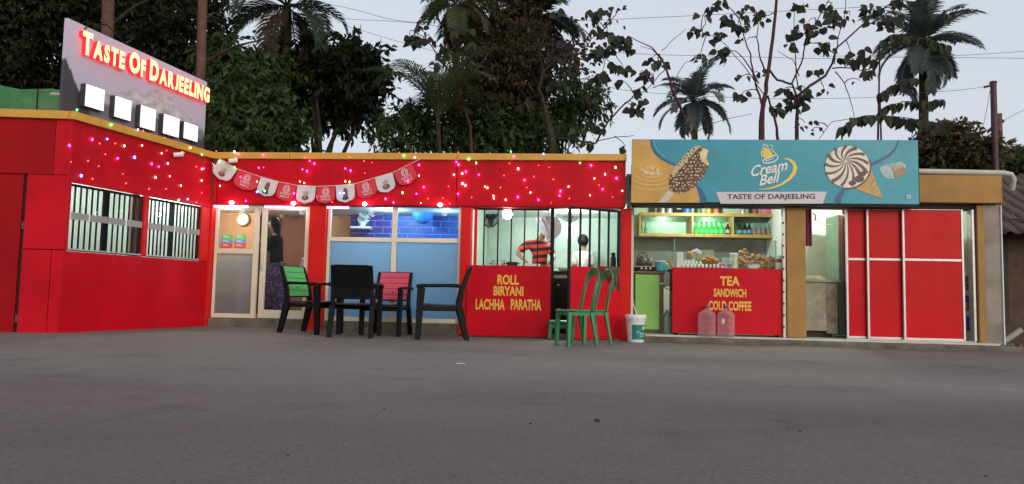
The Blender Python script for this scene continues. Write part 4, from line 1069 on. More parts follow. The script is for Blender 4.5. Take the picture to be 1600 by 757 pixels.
# green cupboard at the left of the bay
gx0, gx1 = X(991,0.35), X(1037,0.35); gzt = Z(424,1010,0.3)
gc = thing('green_cupboard', 'apple green cupboard with brown frame below the dark shelf', 'cupboard', ((gx0+gx1)/2, 0.55, PZ))
M_apple = mat('apple_green', (0.22,0.52,0.10), 0.45, var=0.10, scale=2)
M_bwood = mat('brown_wood', (0.13,0.075,0.035), 0.6, var=0.25, scale=8)
box('carcass', gx0, gx1, 0.36, 0.85, zt, gzt-0.04, M_bwood, gc)
box('door_panel', gx0+0.02, gx1-0.065, 0.335, 0.358, zt+0.06, gzt-0.05, M_apple, gc, bevel=0.004)
box('door_frame', gx1-0.06, gx1, 0.33, 0.358, zt+0.0, gzt-0.041, M_bwood, gc, bevel=0.004)
box('top_board', gx0-0.01, gx1+0.02, 0.31, 0.87, gzt-0.039, gzt, M_bwood, gc, bevel=0.004)
box('latch', gx1-0.05, gx1-0.005, 0.32, 0.329, gzt-0.20, gzt-0.18, M_alu, gc)
# dark stove with pans, teal mug
sx = at(1005,418,d=0.45)
stv = thing('tea_stove', 'low black gas stove on the green cupboard top', 'stove', (sx.x, 0.5, gzt))
ob('body', MB().box(gx0+0.02, gx1-0.12, 0.36, 0.70, gzt+0.02, gzt+0.07), M_black, stv, bevel=0.008)
ob('top_plate', MB().box(gx0+0.03, gx1-0.13, 0.37, 0.69, gzt+0.071, gzt+0.085), mat('dull_steel',(0.25,0.25,0.24),0.4,metal=0.6), stv)
for k in range(3): ob('vent', MB().box(gx0+0.10+k*0.07, gx0+0.13+k*0.07, 0.354, 0.359, gzt+0.03, gzt+0.062), mat('cream_vent',(0.5,0.45,0.33),0.5), stv)
for q in (gx0+0.05, gx1-0.16): ob('foot', MB().box(q-0.015,q+0.015,0.4,0.66,gzt+0.001,gzt+0.0195), M_black, stv)
kt = thing('tea_kettle', 'blackened kettle boiling on the gas stove', 'kettle', (gx0+0.14,0.53,gzt+0.086))
ob('body', MB().lathe([(0.08,0.0),(0.10,0.03),(0.095,0.10),(0.05,0.15),(0.02,0.165)],16,(gx0+0.14,0.53,gzt+0.086)), mat('sooty_metal',(0.05,0.045,0.04),0.5,metal=0.4,var=0.4,scale=14), kt, smooth=50)
ob('handle', MB().tube([(gx0+0.06,0.53,gzt+0.20),(gx0+0.08,0.53,gzt+0.28),(gx0+0.14,0.53,gzt+0.31),(gx0+0.20,0.53,gzt+0.28),(gx0+0.22,0.53,gzt+0.20)],0.008,6), M_black, kt, smooth=60)
ob('spout', MB().tube([(gx0+0.22,0.53,gzt+0.13),(gx0+0.28,0.52,gzt+0.19),(gx0+0.30,0.52,gzt+0.23)],[0.02,0.014,0.011],8), M_alu, kt, smooth=60)
p = at(1032,412,d=0.42)
mg = thing('teal_mug', 'large teal mug with white handle on the cupboard end', 'mug', (p.x,0.42,gzt))
ob('body', MB().lathe([(0.07,0.001),(0.085,0.01),(0.085,0.15),(0.08,0.15),(0.078,0.02)],18,(p.x,0.42,gzt)), mat('teal_glaze',(0.05,0.33,0.38),0.25), mg, smooth=50)
ob('rim', MB().lathe([(0.082,0.151),(0.088,0.156),(0.086,0.172),(0.079,0.165)],18,(p.x,0.42,gzt)), M_whitep, mg, smooth=50)
ob('handle', MB().tube([(p.x+0.08,0.42,gzt+0.13),(p.x+0.12,0.42,gzt+0.125),(p.x+0.13,0.42,gzt+0.08),(p.x+0.11,0.42,gzt+0.04),(p.x+0.08,0.42,gzt+0.035)],0.011,8), M_whitep, mg, smooth=60)
for k,(dx,h,c) in enumerate(((0.17,0.20,(0.36,0.20,0.08)),(-0.16,0.12,(0.12,0.05,0.03)))):
    single('spice_jar', MB().lathe([(0.035,0.001),(0.045,0.01),(0.045,h*0.7),(0.03,h*0.85),(0.032,h)],12,(p.x+dx,0.55,gzt+(0.0 if k==0 else 0.086))), mat('spice_%d'%k, c, 0.4, var=0.3, scale=12), ('tall brown spice jar behind the teal mug','short dark spice jar on the stove plate')[k], 'jar', smooth=60)
# gap between cupboard and counter: jug on the floor, gas hose
p = at(1043,508,d=0.35)
single('floor_jug', MB().lathe([(0.085,0.001),(0.09,0.02),(0.09,0.24),(0.05,0.31),(0.025,0.34),(0.025,0.37)],16,(p.x,0.42,PZ)), mat('green_tint_jug',(0.28,0.46,0.40),0.15,var=0.15), 'pale green water jug on the floor between cupboard and red counter', 'jug', smooth=50)
single('gas_hose', MB().tube([(gx1-0.03,0.34,gzt-0.19),(gx1+0.03,0.36,gzt-0.26),(gx1+0.10,0.42,gzt-0.28),(gx1+0.17,0.5,gzt-0.25)],0.008,6), M_black, 'thin black gas hose crossing the gap beside the cupboard', 'hose', smooth=60)

# middle bay: cement sink counter, mat, fridge, hanging cloth
mx0, mx1 = X(1254,0.35), X(1308,0.35); mz = Z(437,1280,0.35)
sk = thing('cement_counter', 'stained cement counter in the narrow open bay beside the ochre column', 'counter', ((mx0+mx1)/2,0.6,PZ))
box('front_slab', mx0, mx1-0.17, 0.33, 0.75, zt+0.10, mz-0.045, mat('stained_cement',(0.30,0.29,0.22),0.85,var=0.35,scale=3.5,bump=0.2,bscale=30), sk, bevel=0.01)
box('side_slab', mx1-0.168, mx1, 0.34, 0.75, zt+0.06, mz-0.045, mat('worn_cement',(0.25,0.21,0.16),0.9,var=0.5,scale=6,bump=0.3,bscale=30), sk, bevel=0.01)
box('top_slab', mx0-0.01, mx1+0.04, 0.30, 0.78, mz-0.044, mz, mat('grey_green_slab',(0.27,0.29,0.24),0.6,var=0.3,scale=5), sk, bevel=0.008)
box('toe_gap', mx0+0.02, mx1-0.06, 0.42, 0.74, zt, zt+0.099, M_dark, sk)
single('folded_mat', MB().loft([[(mx0+0.02+a*(mx1-mx0-0.16)*(1-0.12*k), 0.36+b*0.3, mz+0.002+0.018*k+0.012*math.sin(a*5+k)) for a,b in ((0,0),(0.5,0),(1,0),(1,1),(0.5,1),(0,1))] for k in range(4)]), mat('yellow_mat',(0.50,0.45,0.26),0.8,var=0.25,scale=8), 'folded yellowish mat lying on the cement counter', 'mat', bevel=0.004)
fr = thing('refrigerator', 'maroon refrigerator standing behind the sliding panel edge', 'refrigerator', (X(1325,0.5),0.8,PZ))
frx0 = X(1320,0.45); frz = Z(345,1320,0.5)
box('cabinet', frx0-0.07, frx0+0.02, 0.52, 1.1, zt+0.03, frz+0.10, mat('dull_green_metal',(0.17,0.27,0.21),0.4,var=0.1), fr, bevel=0.01)
box('door', frx0+0.021, frx0+0.55, 0.42, 1.1, zt+0.03, Z(405,1322,0.45)-0.012, mat('maroon_metal',(0.20,0.028,0.03),0.3,var=0.15,scale=4), fr, bevel=0.012)
box('freezer_door', frx0+0.021, frx0+0.55, 0.42, 1.1, Z(405,1322,0.45)+0.012, frz+0.09, mat('maroon_metal',(0.20,0.028,0.03),0.3), fr, bevel=0.012)
box('handle', frx0+0.022, frx0+0.10, 0.400, 0.419, Z(405,1322,0.45)-0.010, Z(405,1322,0.45)+0.006, M_alu, fr)
hc = thing('hanging_cloth', 'dark purple cloth hanging from the lintel beside the ochre column', 'cloth', (X(1264),0.25,Z(388,1264)))
p0 = at(1258,325,d=0.25); p1 = at(1270,385,d=0.25)
ob('cloth', MB().loft([[(p0.x+(p1.x-p0.x)*k/8, 0.26+0.015*math.sin(k*1.7), z) for k in range(9)] for z in (p0.z,(p0.z+p1.z)/2,p1.z)], closed=False), mat('purple_cloth',(0.16,0.02,0.07),0.8,var=0.2,scale=6), hc)
ob('hook', MB().tube([(p1.x+0.01,0.26,p0.z-0.08),(p1.x+0.05,0.25,p0.z-0.12),(p1.x+0.04,0.25,p0.z-0.20)],0.012,6), M_black, hc, smooth=60)
single('power_cable', MB().tube([at(1272,343,d=0.6), at(1290,352,d=0.6), at(1312,350,d=0.6), at(1332,338,d=0.6)], 0.006, 5), M_black, 'thin dark cable sagging across the narrow bay wall', 'cable', smooth=60)
# snack packet strips at the right of the sliding panels
M_pk = mat('purple_foil', (0.20,0.05,0.30), 0.3, var=0.4, scale=14); M_pk2 = mat('red_foil', (0.52,0.10,0.10), 0.3, var=0.4, scale=14)
ps = thing('packet_strip', 'strip of purple snack packets hanging at the sliding panel edge', 'packets', (at(1511,500,d=0.18).x,0.18,0.5))
for k, py in enumerate((436,448,468,480,500,512)):
    p = at(1510+(k%2)*3, py, d=0.18)
    ob('packet', MB().box(p.x-0.04,p.x+0.04,0.16+0.004*(k%2),0.19,p.z-0.055,p.z+0.055), M_pk if k % 3 else M_pk2, ps, bevel=0.012)
ob('string', MB().tube([at(1511,330,d=0.20),at(1511,515,d=0.20)],0.004,5), M_white, ps)
single('display_cupboard', MB().box(X(1506,0.6),X(1519,0.6),0.6,0.7,1.35,2.0), M_wood, 'narrow wooden cupboard glimpsed past the sliding panel edge', 'cupboard', bevel=0.006)

# ------------------------------------------------------------------ old tiled house at the far right
oh = thing('tiled_house', 'old brick house with dark clay tile roof at the right edge', 'house', (8.6, 2.0, 0))
hx0 = xW1+0.22
M_oldb = mat('old_brick', (0.085,0.052,0.043), 0.9, var=0.4, scale=5, bump=0.4, bscale=25)
box('wall', hx0, 13, 1.2, 1.4, 0, 2.05, M_oldb, oh)
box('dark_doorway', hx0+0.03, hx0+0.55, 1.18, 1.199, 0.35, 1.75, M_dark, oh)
M_rt = mat('clay_roof_tile', (0.085,0.052,0.047), 0.85, var=0.45, scale=3)
rb = box('roof', hx0-0.1, 13, 0.9, 5, 2.0, 2.05, M_dark, oh)
ra = MB(); ra.add([(hx0-0.1,0.6,1.78),(13,0.6,1.78),(13,3.2,3.1),(hx0-0.1,3.2,3.1)],[(0,1,2,3)]); ob('roof_deck', ra, M_dark, oh)
tl = MB(); n=7
prof = [(-0.13,0.0),(-0.10,0.03),(-0.05,0.05),(0,0.02),(0.05,0.0),(0.09,0.005),(0.13,0.0)]
tl.loft([[(x,0,z) for x,z in prof],[(x,0.42,z+0.03) for x,z in prof]], closed=False)
tl.loft([[(x,0,z) for x,z in prof],[(x,0.002,z-0.02) for x,z in prof]], closed=False)
tme = mesh_of('roof_tile', tl, M_rt)
sl_ = math.atan2(3.1-1.78, 2.6)
for r_ in range(9):
    for c_ in range(10):
        y = 0.56+r_*0.28; zz = 1.80+(y-0.6)*math.tan(sl_)
        o = link_mesh('roof_tile', tme, oh, wm(oh).inverted() @ Matrix.Translation((hx0+0.05+c_*0.245+rnd.uniform(-.012,.012), y, zz+rnd.uniform(0,0.012))) @ Matrix.Rotation(sl_+rnd.uniform(-.03,.03),4,'X') @ Matrix.Rotation(rnd.uniform(-.03,.03),4,'Z'))
single('broken_pipe', MB().tube([(hx0+0.05,0.6,0.05),(hx0+0.18,0.55,0.16),(hx0+0.34,0.5,0.30)],0.045,10), mat('grey_white_pipe',(0.6,0.6,0.57),0.5), 'broken grey pipe leaning on the ground by the tiled house', 'pipe', smooth=50)
for k in range(7):
    q = random.Random(k); mb = MB(); mb.sphere((hx0+0.1+k*0.12+q.uniform(-.05,.05), 0.2+q.uniform(-.3,.5), 0.04), q.uniform(0.05,0.11), 7, 5, (1,0.8,0.6))
    mb.v = [(v[0]+q.uniform(-.012,.012),v[1]+q.uniform(-.012,.012),v[2]+q.uniform(-.012,.012)) for v in mb.v]
    single('rubble_stone', mb, M_concd, ORD[k]+' grey rubble stone from the white pipe beside the tiled house', 'stone', 'rubble by the tiled house')

# ================================================================== CHAIRS
M_bpl = mat('black_plastic', (0.007,0.007,0.008), 0.48, var=0.25, scale=9, spec=0.14)
M_grpl = mat('green_slat_plastic', (0.10,0.46,0.12), 0.35, var=0.08)
M_pkpl = mat('pink_slat_plastic', (0.55,0.055,0.10), 0.40, var=0.08)
M_seat = mat('black_seat_plastic', (0.022,0.026,0.028), 0.16, var=0.2, scale=8)
def armchair(label, x, y, rz, slatm, sc=1.1):
    t = thing('plastic_armchair', label, 'chair', (x, y, gz(x,y)+0.001), R(rz), 'plastic armchairs in front of the glazed bay', sc)
    k = dict(world=False, bevel=0.008)
    def sec(p, w, d): return [(p[0]-w/2,p[1]-d/2,p[2]),(p[0]+w/2,p[1]-d/2,p[2]),(p[0]+w/2,p[1]+d/2,p[2]),(p[0]-w/2,p[1]+d/2,p[2])]
    for s in (-1, 1):
        ob('leg', MB().loft([sec((s*0.265,0.25,0),0.055,0.06), sec((s*0.262,0.235,0.40),0.06,0.08), sec((s*0.268,0.225,0.625),0.055,0.09)]), M_bpl, t, **k)
        ob('leg', MB().loft([sec((s*0.255,-0.34,0),0.055,0.06), sec((s*0.245,-0.24,0.40),0.06,0.09)]), M_bpl, t, **k)
        ob('back_post', MB().loft([sec((s*0.243,-0.238,0.401),0.048,0.07), sec((s*0.24,-0.27,0.60),0.045,0.055), sec((s*0.235,-0.37,0.885),0.04,0.04)]), M_bpl, t, **k)
        ob('armrest', MB().loft([[(s*0.275+a,yy,zz+b) for a,b in ((-0.034,0),(0.034,0),(0.034,0.036),(-0.034,0.036))] for yy,zz in ((0.285,0.620),(0.22,0.632),(0.0,0.638),(-0.20,0.640),(-0.265,0.628))]), M_bpl, t, **k)
        ob('seat_rail', MB().box(s*0.235-0.018, s*0.235+0.018, -0.205, 0.205, 0.345, 0.40), M_bpl, t, **k)
    ob('seat', MB().loft([[(-0.238,yy,zz),(-0.12,yy,zz-dz),(0.12,yy,zz-dz),(0.238,yy,zz),(0.238,yy,zz+0.022),(0.12,yy,zz+0.022-dz),(-0.12,yy,zz+0.022-dz),(-0.238,yy,zz+0.022)] for yy,zz,dz in ((-0.215,0.402,0.004),(-0.1,0.403,0.010),(0.08,0.408,0.010),(0.20,0.414,0.004),(0.262,0.402,0.0))]), M_seat, t, **k)
    ob('front_apron', MB().box(-0.238, 0.238, 0.212, 0.232, 0.335, 0.40), M_bpl, t, **k)
    def by(z): return -0.27-(z-0.60)*0.351 if z > 0.6 else -0.238-(z-0.401)*0.161
    ob('back_shell', MB().loft([[(-0.215,by(z)-0.022+0.0,z),(0.215,by(z)-0.022,z),(0.215,by(z)-0.006,z),(-0.215,by(z)-0.006,z)] for z in (0.47,0.60,0.89)]), M_bpl, t, **k)
    n = 5
    for i in range(n):
        z0 = 0.49+i*0.079; z1 = z0+0.073
        rings = []
        for z in (z0, (z0+z1)/2, z1):
            rings.append([(xx, by(z)-0.004+0.016-0.018*(1-(xx/0.215)**2), z) for xx in (-0.212,-0.1,0,0.1,0.212)]+[(xx, by(z)-0.004-0.0015*(1-(xx/0.215)**2), z) for xx in (0.212,0.1,0,-0.1,-0.212)])
        ob('slat', MB().loft(rings), slatm, t, world=False)
    return t
armchair('black plastic armchair with bright green slatted backrest, beside the red post', -2.87, -0.76, -106, M_grpl, 1.12)
armchair('all black plastic armchair with its back turned to the yard', -2.16, -1.0, 6, M_bpl, 1.14)
armchair('black plastic armchair with pink slatted backrest facing the yard', at(604,480,d=-0.35).x, -0.36, 176, M_pkpl, 1.10)
armchair('all black plastic armchair seen from the side beside the red kitchen counter', -0.98, -0.80, 101, M_bpl, 1.18)
p = at(586,462,d=-0.45)
single('paper_cup', MB().lathe([(0.028,0.0),(0.036,0.085),(0.033,0.085),(0.026,0.004)],14,(p.x+0.05,-0.45,gz(p.x,-0.4)+0.455)), M_whitep, 'small white paper cup on the seat of the pink backed chair', 'cup', smooth=60)

M_gch = mat('green_chair_plastic', (0.012,0.19,0.075), 0.30, var=0.12, scale=5)
def sidechair(label, x, y, rz, sc=1.0):
    t = thing('green_plastic_chair', label, 'chair', (x, y, gz(x,y)+0.001), R(rz), 'green plastic chairs by the swung gate', sc)
    t.scale = (0.98,0.80,1.12)
    k = dict(world=False, bevel=0.007)
    def sec(p, w, d): return [(p[0]-w/2,p[1]-d/2,p[2]),(p[0]+w/2,p[1]-d/2,p[2]),(p[0]+w/2,p[1]+d/2,p[2]),(p[0]-w/2,p[1]+d/2,p[2])]
    for s in (-1, 1):
        ob('leg', MB().loft([sec((s*0.205,0.215,0),0.05,0.055), sec((s*0.19,0.20,0.40),0.06,0.065)]), M_gch, t, **k)
        ob('leg', MB().loft([sec((s*0.215,-0.29,0),0.035,0.045), sec((s*0.20,-0.225,0.25),0.042,0.055), sec((s*0.185,-0.195,0.40),0.06,0.075)]), M_gch, t, **k)
    ob('seat', MB().loft([[(-w,yy,zz),(-w*0.5,yy,zz-dz),(w*0.5,yy,zz-dz),(w,yy,zz),(w,yy,zz+0.02),(w*0.5,yy,zz+0.02-dz),(-w*0.5,yy,zz+0.02-dz),(-w,yy,zz+0.02)] for yy,zz,dz,w in ((-0.23,0.402,0.004,0.20),(-0.1,0.402,0.012,0.215),(0.1,0.406,0.012,0.215),(0.21,0.412,0.004,0.21),(0.255,0.398,0.0,0.195))]), M_gch, t, **k)
    ob('seat_skirt', MB().loft([[(-0.2,0.235,zz),(0.2,0.235,zz),(0.2,-0.2,zz),(-0.2,-0.2,zz)] for zz in (0.36,0.399)], caps=False), M_gch, t, world=False)
    # hooped back: two flat side stiles bowing into a top arch
    path = []
    for i in range(25):
        a = math.pi*i/24
        if i <= 8: u = i/8; path.append((-0.19+0.012*u, -0.20-0.11*u**1.2, 0.41+0.36*u))
        elif i >= 16: u = (24-i)/8; path.append((0.19-0.012*u, -0.20-0.11*u**1.2, 0.41+0.36*u))
        else:
            b = math.pi*(i-8)/8; path.append((-0.178*math.cos(b), -0.31-0.045*math.sin(b), 0.77+0.125*math.sin(b)))
    rings = []
    for i, q in enumerate(path):
        q0 = Vector(path[max(i-1,0)]); q1 = Vector(path[min(i+1,24)]); tt = (q1-q0).normalized()
        nb = Vector((0,0.95,-0.28)); nn = tt.cross(nb).normalized(); bb = nn.cross(tt).normalized()
        w = 0.046 if 8 < i < 16 else 0.042
        rings.append([Vector(q)+nn*w+bb*0.011, Vector(q)-nn*w+bb*0.011, Vector(q)-nn*w-bb*0.011, Vector(q)+nn*w-bb*0.011])
    ob('back_hoop', MB().loft(rings), M_gch, t, **k)
    for s in (-0.075, 0.075):
        pass
    return t
sidechair('green armless plastic chair with hooped back, the nearer of the pair', at(898,500,d=-1.62).x, -1.62, 114)
sidechair('green armless plastic chair with hooped back, the one close to the red gate', at(921,500,d=-1.13).x, -1.13, 114)
st_ = thing('green_stool', 'small dark green plastic stool in the kitchen doorway', 'stool', (X(876,-0.1), -0.1, 0.0))
sx_ = X(876,-0.1)
ob('seat', MB().box(sx_-0.17,sx_+0.17,-0.27,0.07,0.24,0.29), M_gch, st_, bevel=0.02)
for a in (-1,1):
    for b in (-1,1):
        ob('leg', MB().loft([[(sx_+a*0.15+i,-0.10+b*0.15+j,0.001) for i,j in ((-.025,-.02),(.025,-.02),(.025,.02),(-.025,.02))],[(sx_+a*0.13+i,-0.10+b*0.13+j,0.239) for i,j in ((-.03,-.02),(.03,-.02),(.03,.02),(-.03,.02))]]), M_gch, st_, bevel=0.005)
ob('apron', MB().box(sx_-0.12,sx_+0.12,-0.245,-0.23,0.17,0.239), M_gch, st_)

# ================================================================== BUCKET, JUGS, RAGS
p = at(993,535,z=0)
bk = thing('paint_bucket', 'white paint bucket with teal label standing at the end post', 'bucket', (1.90,-0.36,0))
bc = (1.90,-0.36,0.002)
ob('body', MB().lathe([(0.118,0.0),(0.122,0.01),(0.140,0.31),(0.148,0.315),(0.148,0.33),(0.141,0.335)],28,bc), M_whitep, bk, smooth=40)
ob('lid', MB().lathe([(0.150,0.336),(0.150,0.352),(0.157,0.354),(0.157,0.395),(0.150,0.405),(0.10,0.402)],28,bc), M_whitep, bk, smooth=40)
lb = MB(); lb.loft([[(bc[0]+(0.1245+0.0605*z)*math.cos(a), bc[1]+(0.1245+0.0605*z)*math.sin(a), z) for a in [R(-118+8*j) for j in range(18)]] for z in (0.045,0.26)], closed=False)
ob('label', lb, mat('teal_print',(0.012,0.20,0.18),0.4), bk)
M_pr = mat('label_white_print',(0.62,0.70,0.66),0.4)
for (a0,a1,z0,z1) in ((-50,-30,0.19,0.24),(-70,-34,0.125,0.14),(-64,-36,0.09,0.10),(-88,-76,0.15,0.165)):
    q = MB(); q.loft([[(bc[0]+(0.1262+0.0605*z)*math.cos(R(a0+(a1-a0)*j/6)), bc[1]+(0.1262+0.0605*z)*math.sin(R(a0+(a1-a0)*j/6)), z) for j in range(7)] for z in (z0,z1)], closed=False)
    ob('label_print', q, M_pr, bk)
ob('bail_handle', MB().tube([(bc[0]+0.16*math.cos(R(60+a)), bc[1]+0.16*math.sin(R(60+a)), 0.33-0.05*math.sin(R(a))) for a in range(0,181,15)],0.004,6), M_alu, bk, smooth=60)
ob('stir_stick', MB().tube([(bc[0]+0.02,bc[1]+0.02,0.395),(bc[0]-0.035,bc[1]+0.03,0.56),(bc[0]-0.05,bc[1]+0.03,0.66)],0.006,6), M_white, bk)
def pet(name, c, op):
    m = bpy.data.materials.new(name); m.use_nodes = True; n = m.node_tree.nodes; L = m.node_tree.links; b = n['Principled BSDF']; o = n['Material Output']
    b.inputs['Base Color'].default_value = (*c,1); b.inputs['Roughness'].default_value = 0.12
    t = n.new('ShaderNodeBsdfTransparent'); t.inputs['Color'].default_value = (0.97,0.94,0.95,1)
    lw = n.new('ShaderNodeLayerWeight'); lw.inputs['Blend'].default_value = 0.35
    mr = n.new('ShaderNodeMapRange'); mr.inputs['To Min'].default_value = op; mr.inputs['To Max'].default_value = min(1,op+0.55)
    mx = n.new('ShaderNodeMixShader'); L.new(lw.outputs['Facing'], mr.inputs['Value']); L.new(mr.outputs[0], mx.inputs[0]); L.new(t.outputs[0], mx.inputs[1]); L.new(b.outputs[0], mx.inputs[2]); L.new(mx.outputs[0], o.inputs['Surface'])
    return m
M_pet = pet('clear_jug_plastic', (0.60,0.48,0.50), 0.16)
jg = MB()
jp = [(0.118,0.0),(0.128,0.012),(0.128,0.07),(0.122,0.08),(0.128,0.09),(0.128,0.16),(0.122,0.17),(0.128,0.18),(0.128,0.25),(0.122,0.26),(0.128,0.27),(0.128,0.315),(0.118,0.345),(0.07,0.375),(0.040,0.392),(0.032,0.40),(0.032,0.425)]
jg.lathe(jp, 26)
jme = mesh_of('jug_body', jg, M_pet, 35)
jcap = mesh_of('jug_cap', MB().lathe([(0.036,0.415),(0.036,0.455),(0.03,0.46)],16), mat('violet_cap',(0.16,0.06,0.14),0.4), 40)
for px, lab, rz in ((1104,'clear water jug on the plinth nearest the green cupboard',0.3),(1134,'clear water jug with white sticker, further from the green cupboard',1.2)):
    q = at(px,520,d=-0.10)
    t = thing('water_jug', lab, 'jug', (q.x,-0.115,PZ-0.0+0.001), rz, 'water jugs in front of the red tea counter')
    link_mesh('body', jme, t, Matrix.Identity(4)); link_mesh('cap', jcap, t, Matrix.Identity(4))
    if px > 1120:
        lbm = MB(); lbm.loft([[(0.131*math.cos(a-rz),0.131*math.sin(a-rz),z) for a in [R(-128+6*j) for j in range(4)]] for z in (0.195,0.265)], closed=False)
        ob('sticker', lbm, M_white, t, world=False)
# rags over the gate top
def rag(name, label, s0, s1, z0, z1, m, o):
    mb = MB(GM); rings = []
    for j in range(9):
        t = j/8
        row = []
        for i in range(15):
            s = s0+(s1-s0)*(i/14) + 0.02*math.sin(3*t+i)
            row.append((s, o+0.012*math.sin(i*1.35+0.8*t)*(0.4+t), z1-(z1-z0)*t*(0.82+0.18*math.sin(i*0.7+1.0))))
        rings.append(row)
    rings.insert(0, [(q[0],-o*0.6,q[2]-0.10) for q in rings[0]])
    return single(name, mb.loft(rings, closed=False), m, label, 'rag', smooth=60)
rag('red_rag','dark red rag draped over the red gate', 0.22, 0.42, 0.86, 1.122, mat('maroon_rag',(0.16,0.012,0.016),0.9,var=0.25,scale=12), 0.034)
rag('olive_rag','olive grey rag hanging over the gate beside the red rag', 0.03, 0.20, 0.74, 1.125, mat('olive_rag',(0.085,0.08,0.055),0.95,var=0.4,scale=14), 0.046)

# ================================================================== KITCHEN CONTENTS
M_fan = mat('black_fan', (0.018,0.020,0.024), 0.4)
def fan(px, py, r, lab, d):
    q = at(px,py,d=d); t = thing('wall_fan', lab, 'fan', (q.x,d+0.2,q.z-r))
    mb = MB()
    for rr in (r, r*0.8, r*0.55, r*0.3):
        mb.tube([(q.x+rr*math.cos(2*math.pi*k/24), d-0.03*(1-(rr/r)**2), q.z+rr*math.sin(2*math.pi*k/24)) for k in range(25)], 0.006 if rr < r else 0.014, 5)
    for k in range(16):
        a = 2*math.pi*k/16; mb.tube([(q.x+0.03*math.cos(a),d-0.03,q.z+0.03*math.sin(a)),(q.x+r*math.cos(a),d,q.z+r*math.sin(a))],0.003,4)
    ob('guard', mb, M_fan, t)
    for k in range(3):
        a = 2*math.pi*k/3+0.5; bl_ = MB()
        bl_.poly([(0.03,-0.02),(r*0.5,-0.055),(r*0.85,-0.02),(r*0.85,0.05),(r*0.4,0.06)], lambda u,v,o: (q.x+u*math.cos(a)-v*math.sin(a), d+0.05+0.15*v+o, q.z+u*math.sin(a)+v*math.cos(a)), 0.005)
        ob('blade', bl_, mat('grey_blade',(0.05,0.06,0.07),0.4), t)
    ob('motor', MB().tube([(q.x,d+0.06,q.z),(q.x,d+0.16,q.z)],0.06,14), M_fan, t, smooth=50)
    ob('bracket', MB().tube([(q.x,d+0.16,q.z),(q.x,d+0.2,q.z-0.1),(q.x,KB-0.02,q.z-0.12)],0.015,8), M_fan, t)
fan(766,341,0.155,'black wall fan beside the glaring kitchen bulb',1.9)
fan(891,334,0.125,'black wall fan high on the kitchen wall above the helper',2.1)
cf = thing('kitchen_cabinet', 'black cooker cabinet with steel top in the kitchen doorway', 'cooker', (X(877,0.5),0.6,0.06))
ax, bx_ = X(862,0.45), X(893,0.45); kz = Z(424,877,0.45)
ob('body', MB().box(ax-0.25,bx_+0.1,0.45,0.9,0.061,kz-0.12), M_black, cf, bevel=0.008)
ob('steel_band', MB().box(ax-0.24,bx_+0.09,0.44,0.9,kz-0.118,kz-0.06), mat('dull_steel',(0.25,0.25,0.24),0.4,metal=0.6), cf, bevel=0.004)
ob('top_plate', MB().box(ax-0.25,bx_+0.1,0.43,0.9,kz-0.059,kz), M_black, cf, bevel=0.004)
q = at(872,446,d=0.44); ob('lamp_knob', MB().sphere((q.x,0.44,q.z),0.018,8,6), M_alu, cf)
ob('handle', MB().tube([(bx_-0.01,0.425,kz-0.02),(bx_-0.01,0.425,kz-0.20)],0.012,8), M_alu, cf)
q = at(884,416,d=0.5); single('steel_pot', MB().lathe([(0.10,0.001),(0.12,0.02),(0.12,0.05),(0.13,0.055),(0.12,0.05)],18,(q.x,0.6,kz)), M_alu, 'shallow steel pan on the black cooker cabinet', 'pan', smooth=50)
# back counter with pots
kb_ = thing('kitchen_counter', 'steel topped work table behind the barred kitchen window', 'table', (X(790,1.7),1.9,0.06))
ob('top', MB().box(kx0+0.1,X(880,1.8),1.55,2.3,1.0,1.04), M_alu, kb_, bevel=0.004)
for a in (kx0+0.15, X(875,1.8)):
    for b in (1.6,2.25): ob('leg', MB().box(a-0.02,a+0.02,b-0.02,b+0.02,0.061,0.999), M_alu, kb_)
def pot(px, d, r, h, label, zb, m=M_alu):
    x = X(px,d); t = thing('cooking_pot', label, 'pot', (x,d,zb))
    ob('body', MB().lathe([(r*0.9,0.001),(r,0.02),(r,h),(r*1.08,h+0.008),(r*0.96,h+0.006)],20,(x,d,zb)), m, t, smooth=45)
    for s in (-1,1): ob('handle', MB().tube([(x+s*r,d-0.03,zb+h*0.8),(x+s*(r+0.035),d-0.02,zb+h*0.8),(x+s*(r+0.035),d+0.02,zb+h*0.8),(x+s*r,d+0.03,zb+h*0.8)],0.007,6), M_black, t)
pot(795,1.75,0.17,0.15,'wide steel cooking pot behind the window bars',1.041)
pot(777,1.9,0.11,0.24,'tall steel cooking pot beside the wide pot',1.041)
pot(818,1.85,0.12,0.12,'low steel pot near the striped shirt cook',1.041)
pot(800,0.35,0.09,0.07,'small dark pan on the counter edge under the bulb',zc-0.003,M_black)
x = X(830,0.3); single('steel_tray', MB().box(x-0.14,x+0.14,0.22,0.45,zc-0.003,zc+0.05), M_alu, 'steel serving tray on the counter in front of the cook', 'tray', bevel=0.01)
for k,(px,c,h) in enumerate(((784,(0.5,0.12,0.06),0.2),(788,(0.10,0.12,0.10),0.24))):
    x = X(px,1.65); single('sauce_bottle', MB().lathe([(0.035,0.001),(0.038,h*0.6),(0.015,h*0.8),(0.015,h)],12,(x,1.62,1.041)), mat('sauce_%d'%k,c,0.3), ('red sauce bottle on the kitchen work table','dark sauce bottle on the kitchen work table')[k], 'bottle', smooth=60)
x = X(958,1.0); single('thermos_flask', MB().lathe([(0.05,0.001),(0.05,0.22),(0.035,0.25),(0.038,0.31)],14,(x,1.0,zc-0.02)), M_black, 'dark thermos flask behind the gate bars', 'flask', smooth=50)
single('gate_shelf', MB().box(X(945,0.9),X(975,0.9),0.85,1.3,zc-0.06,zc-0.021), M_white, 'white shelf holding the thermos behind the gate', 'shelf')
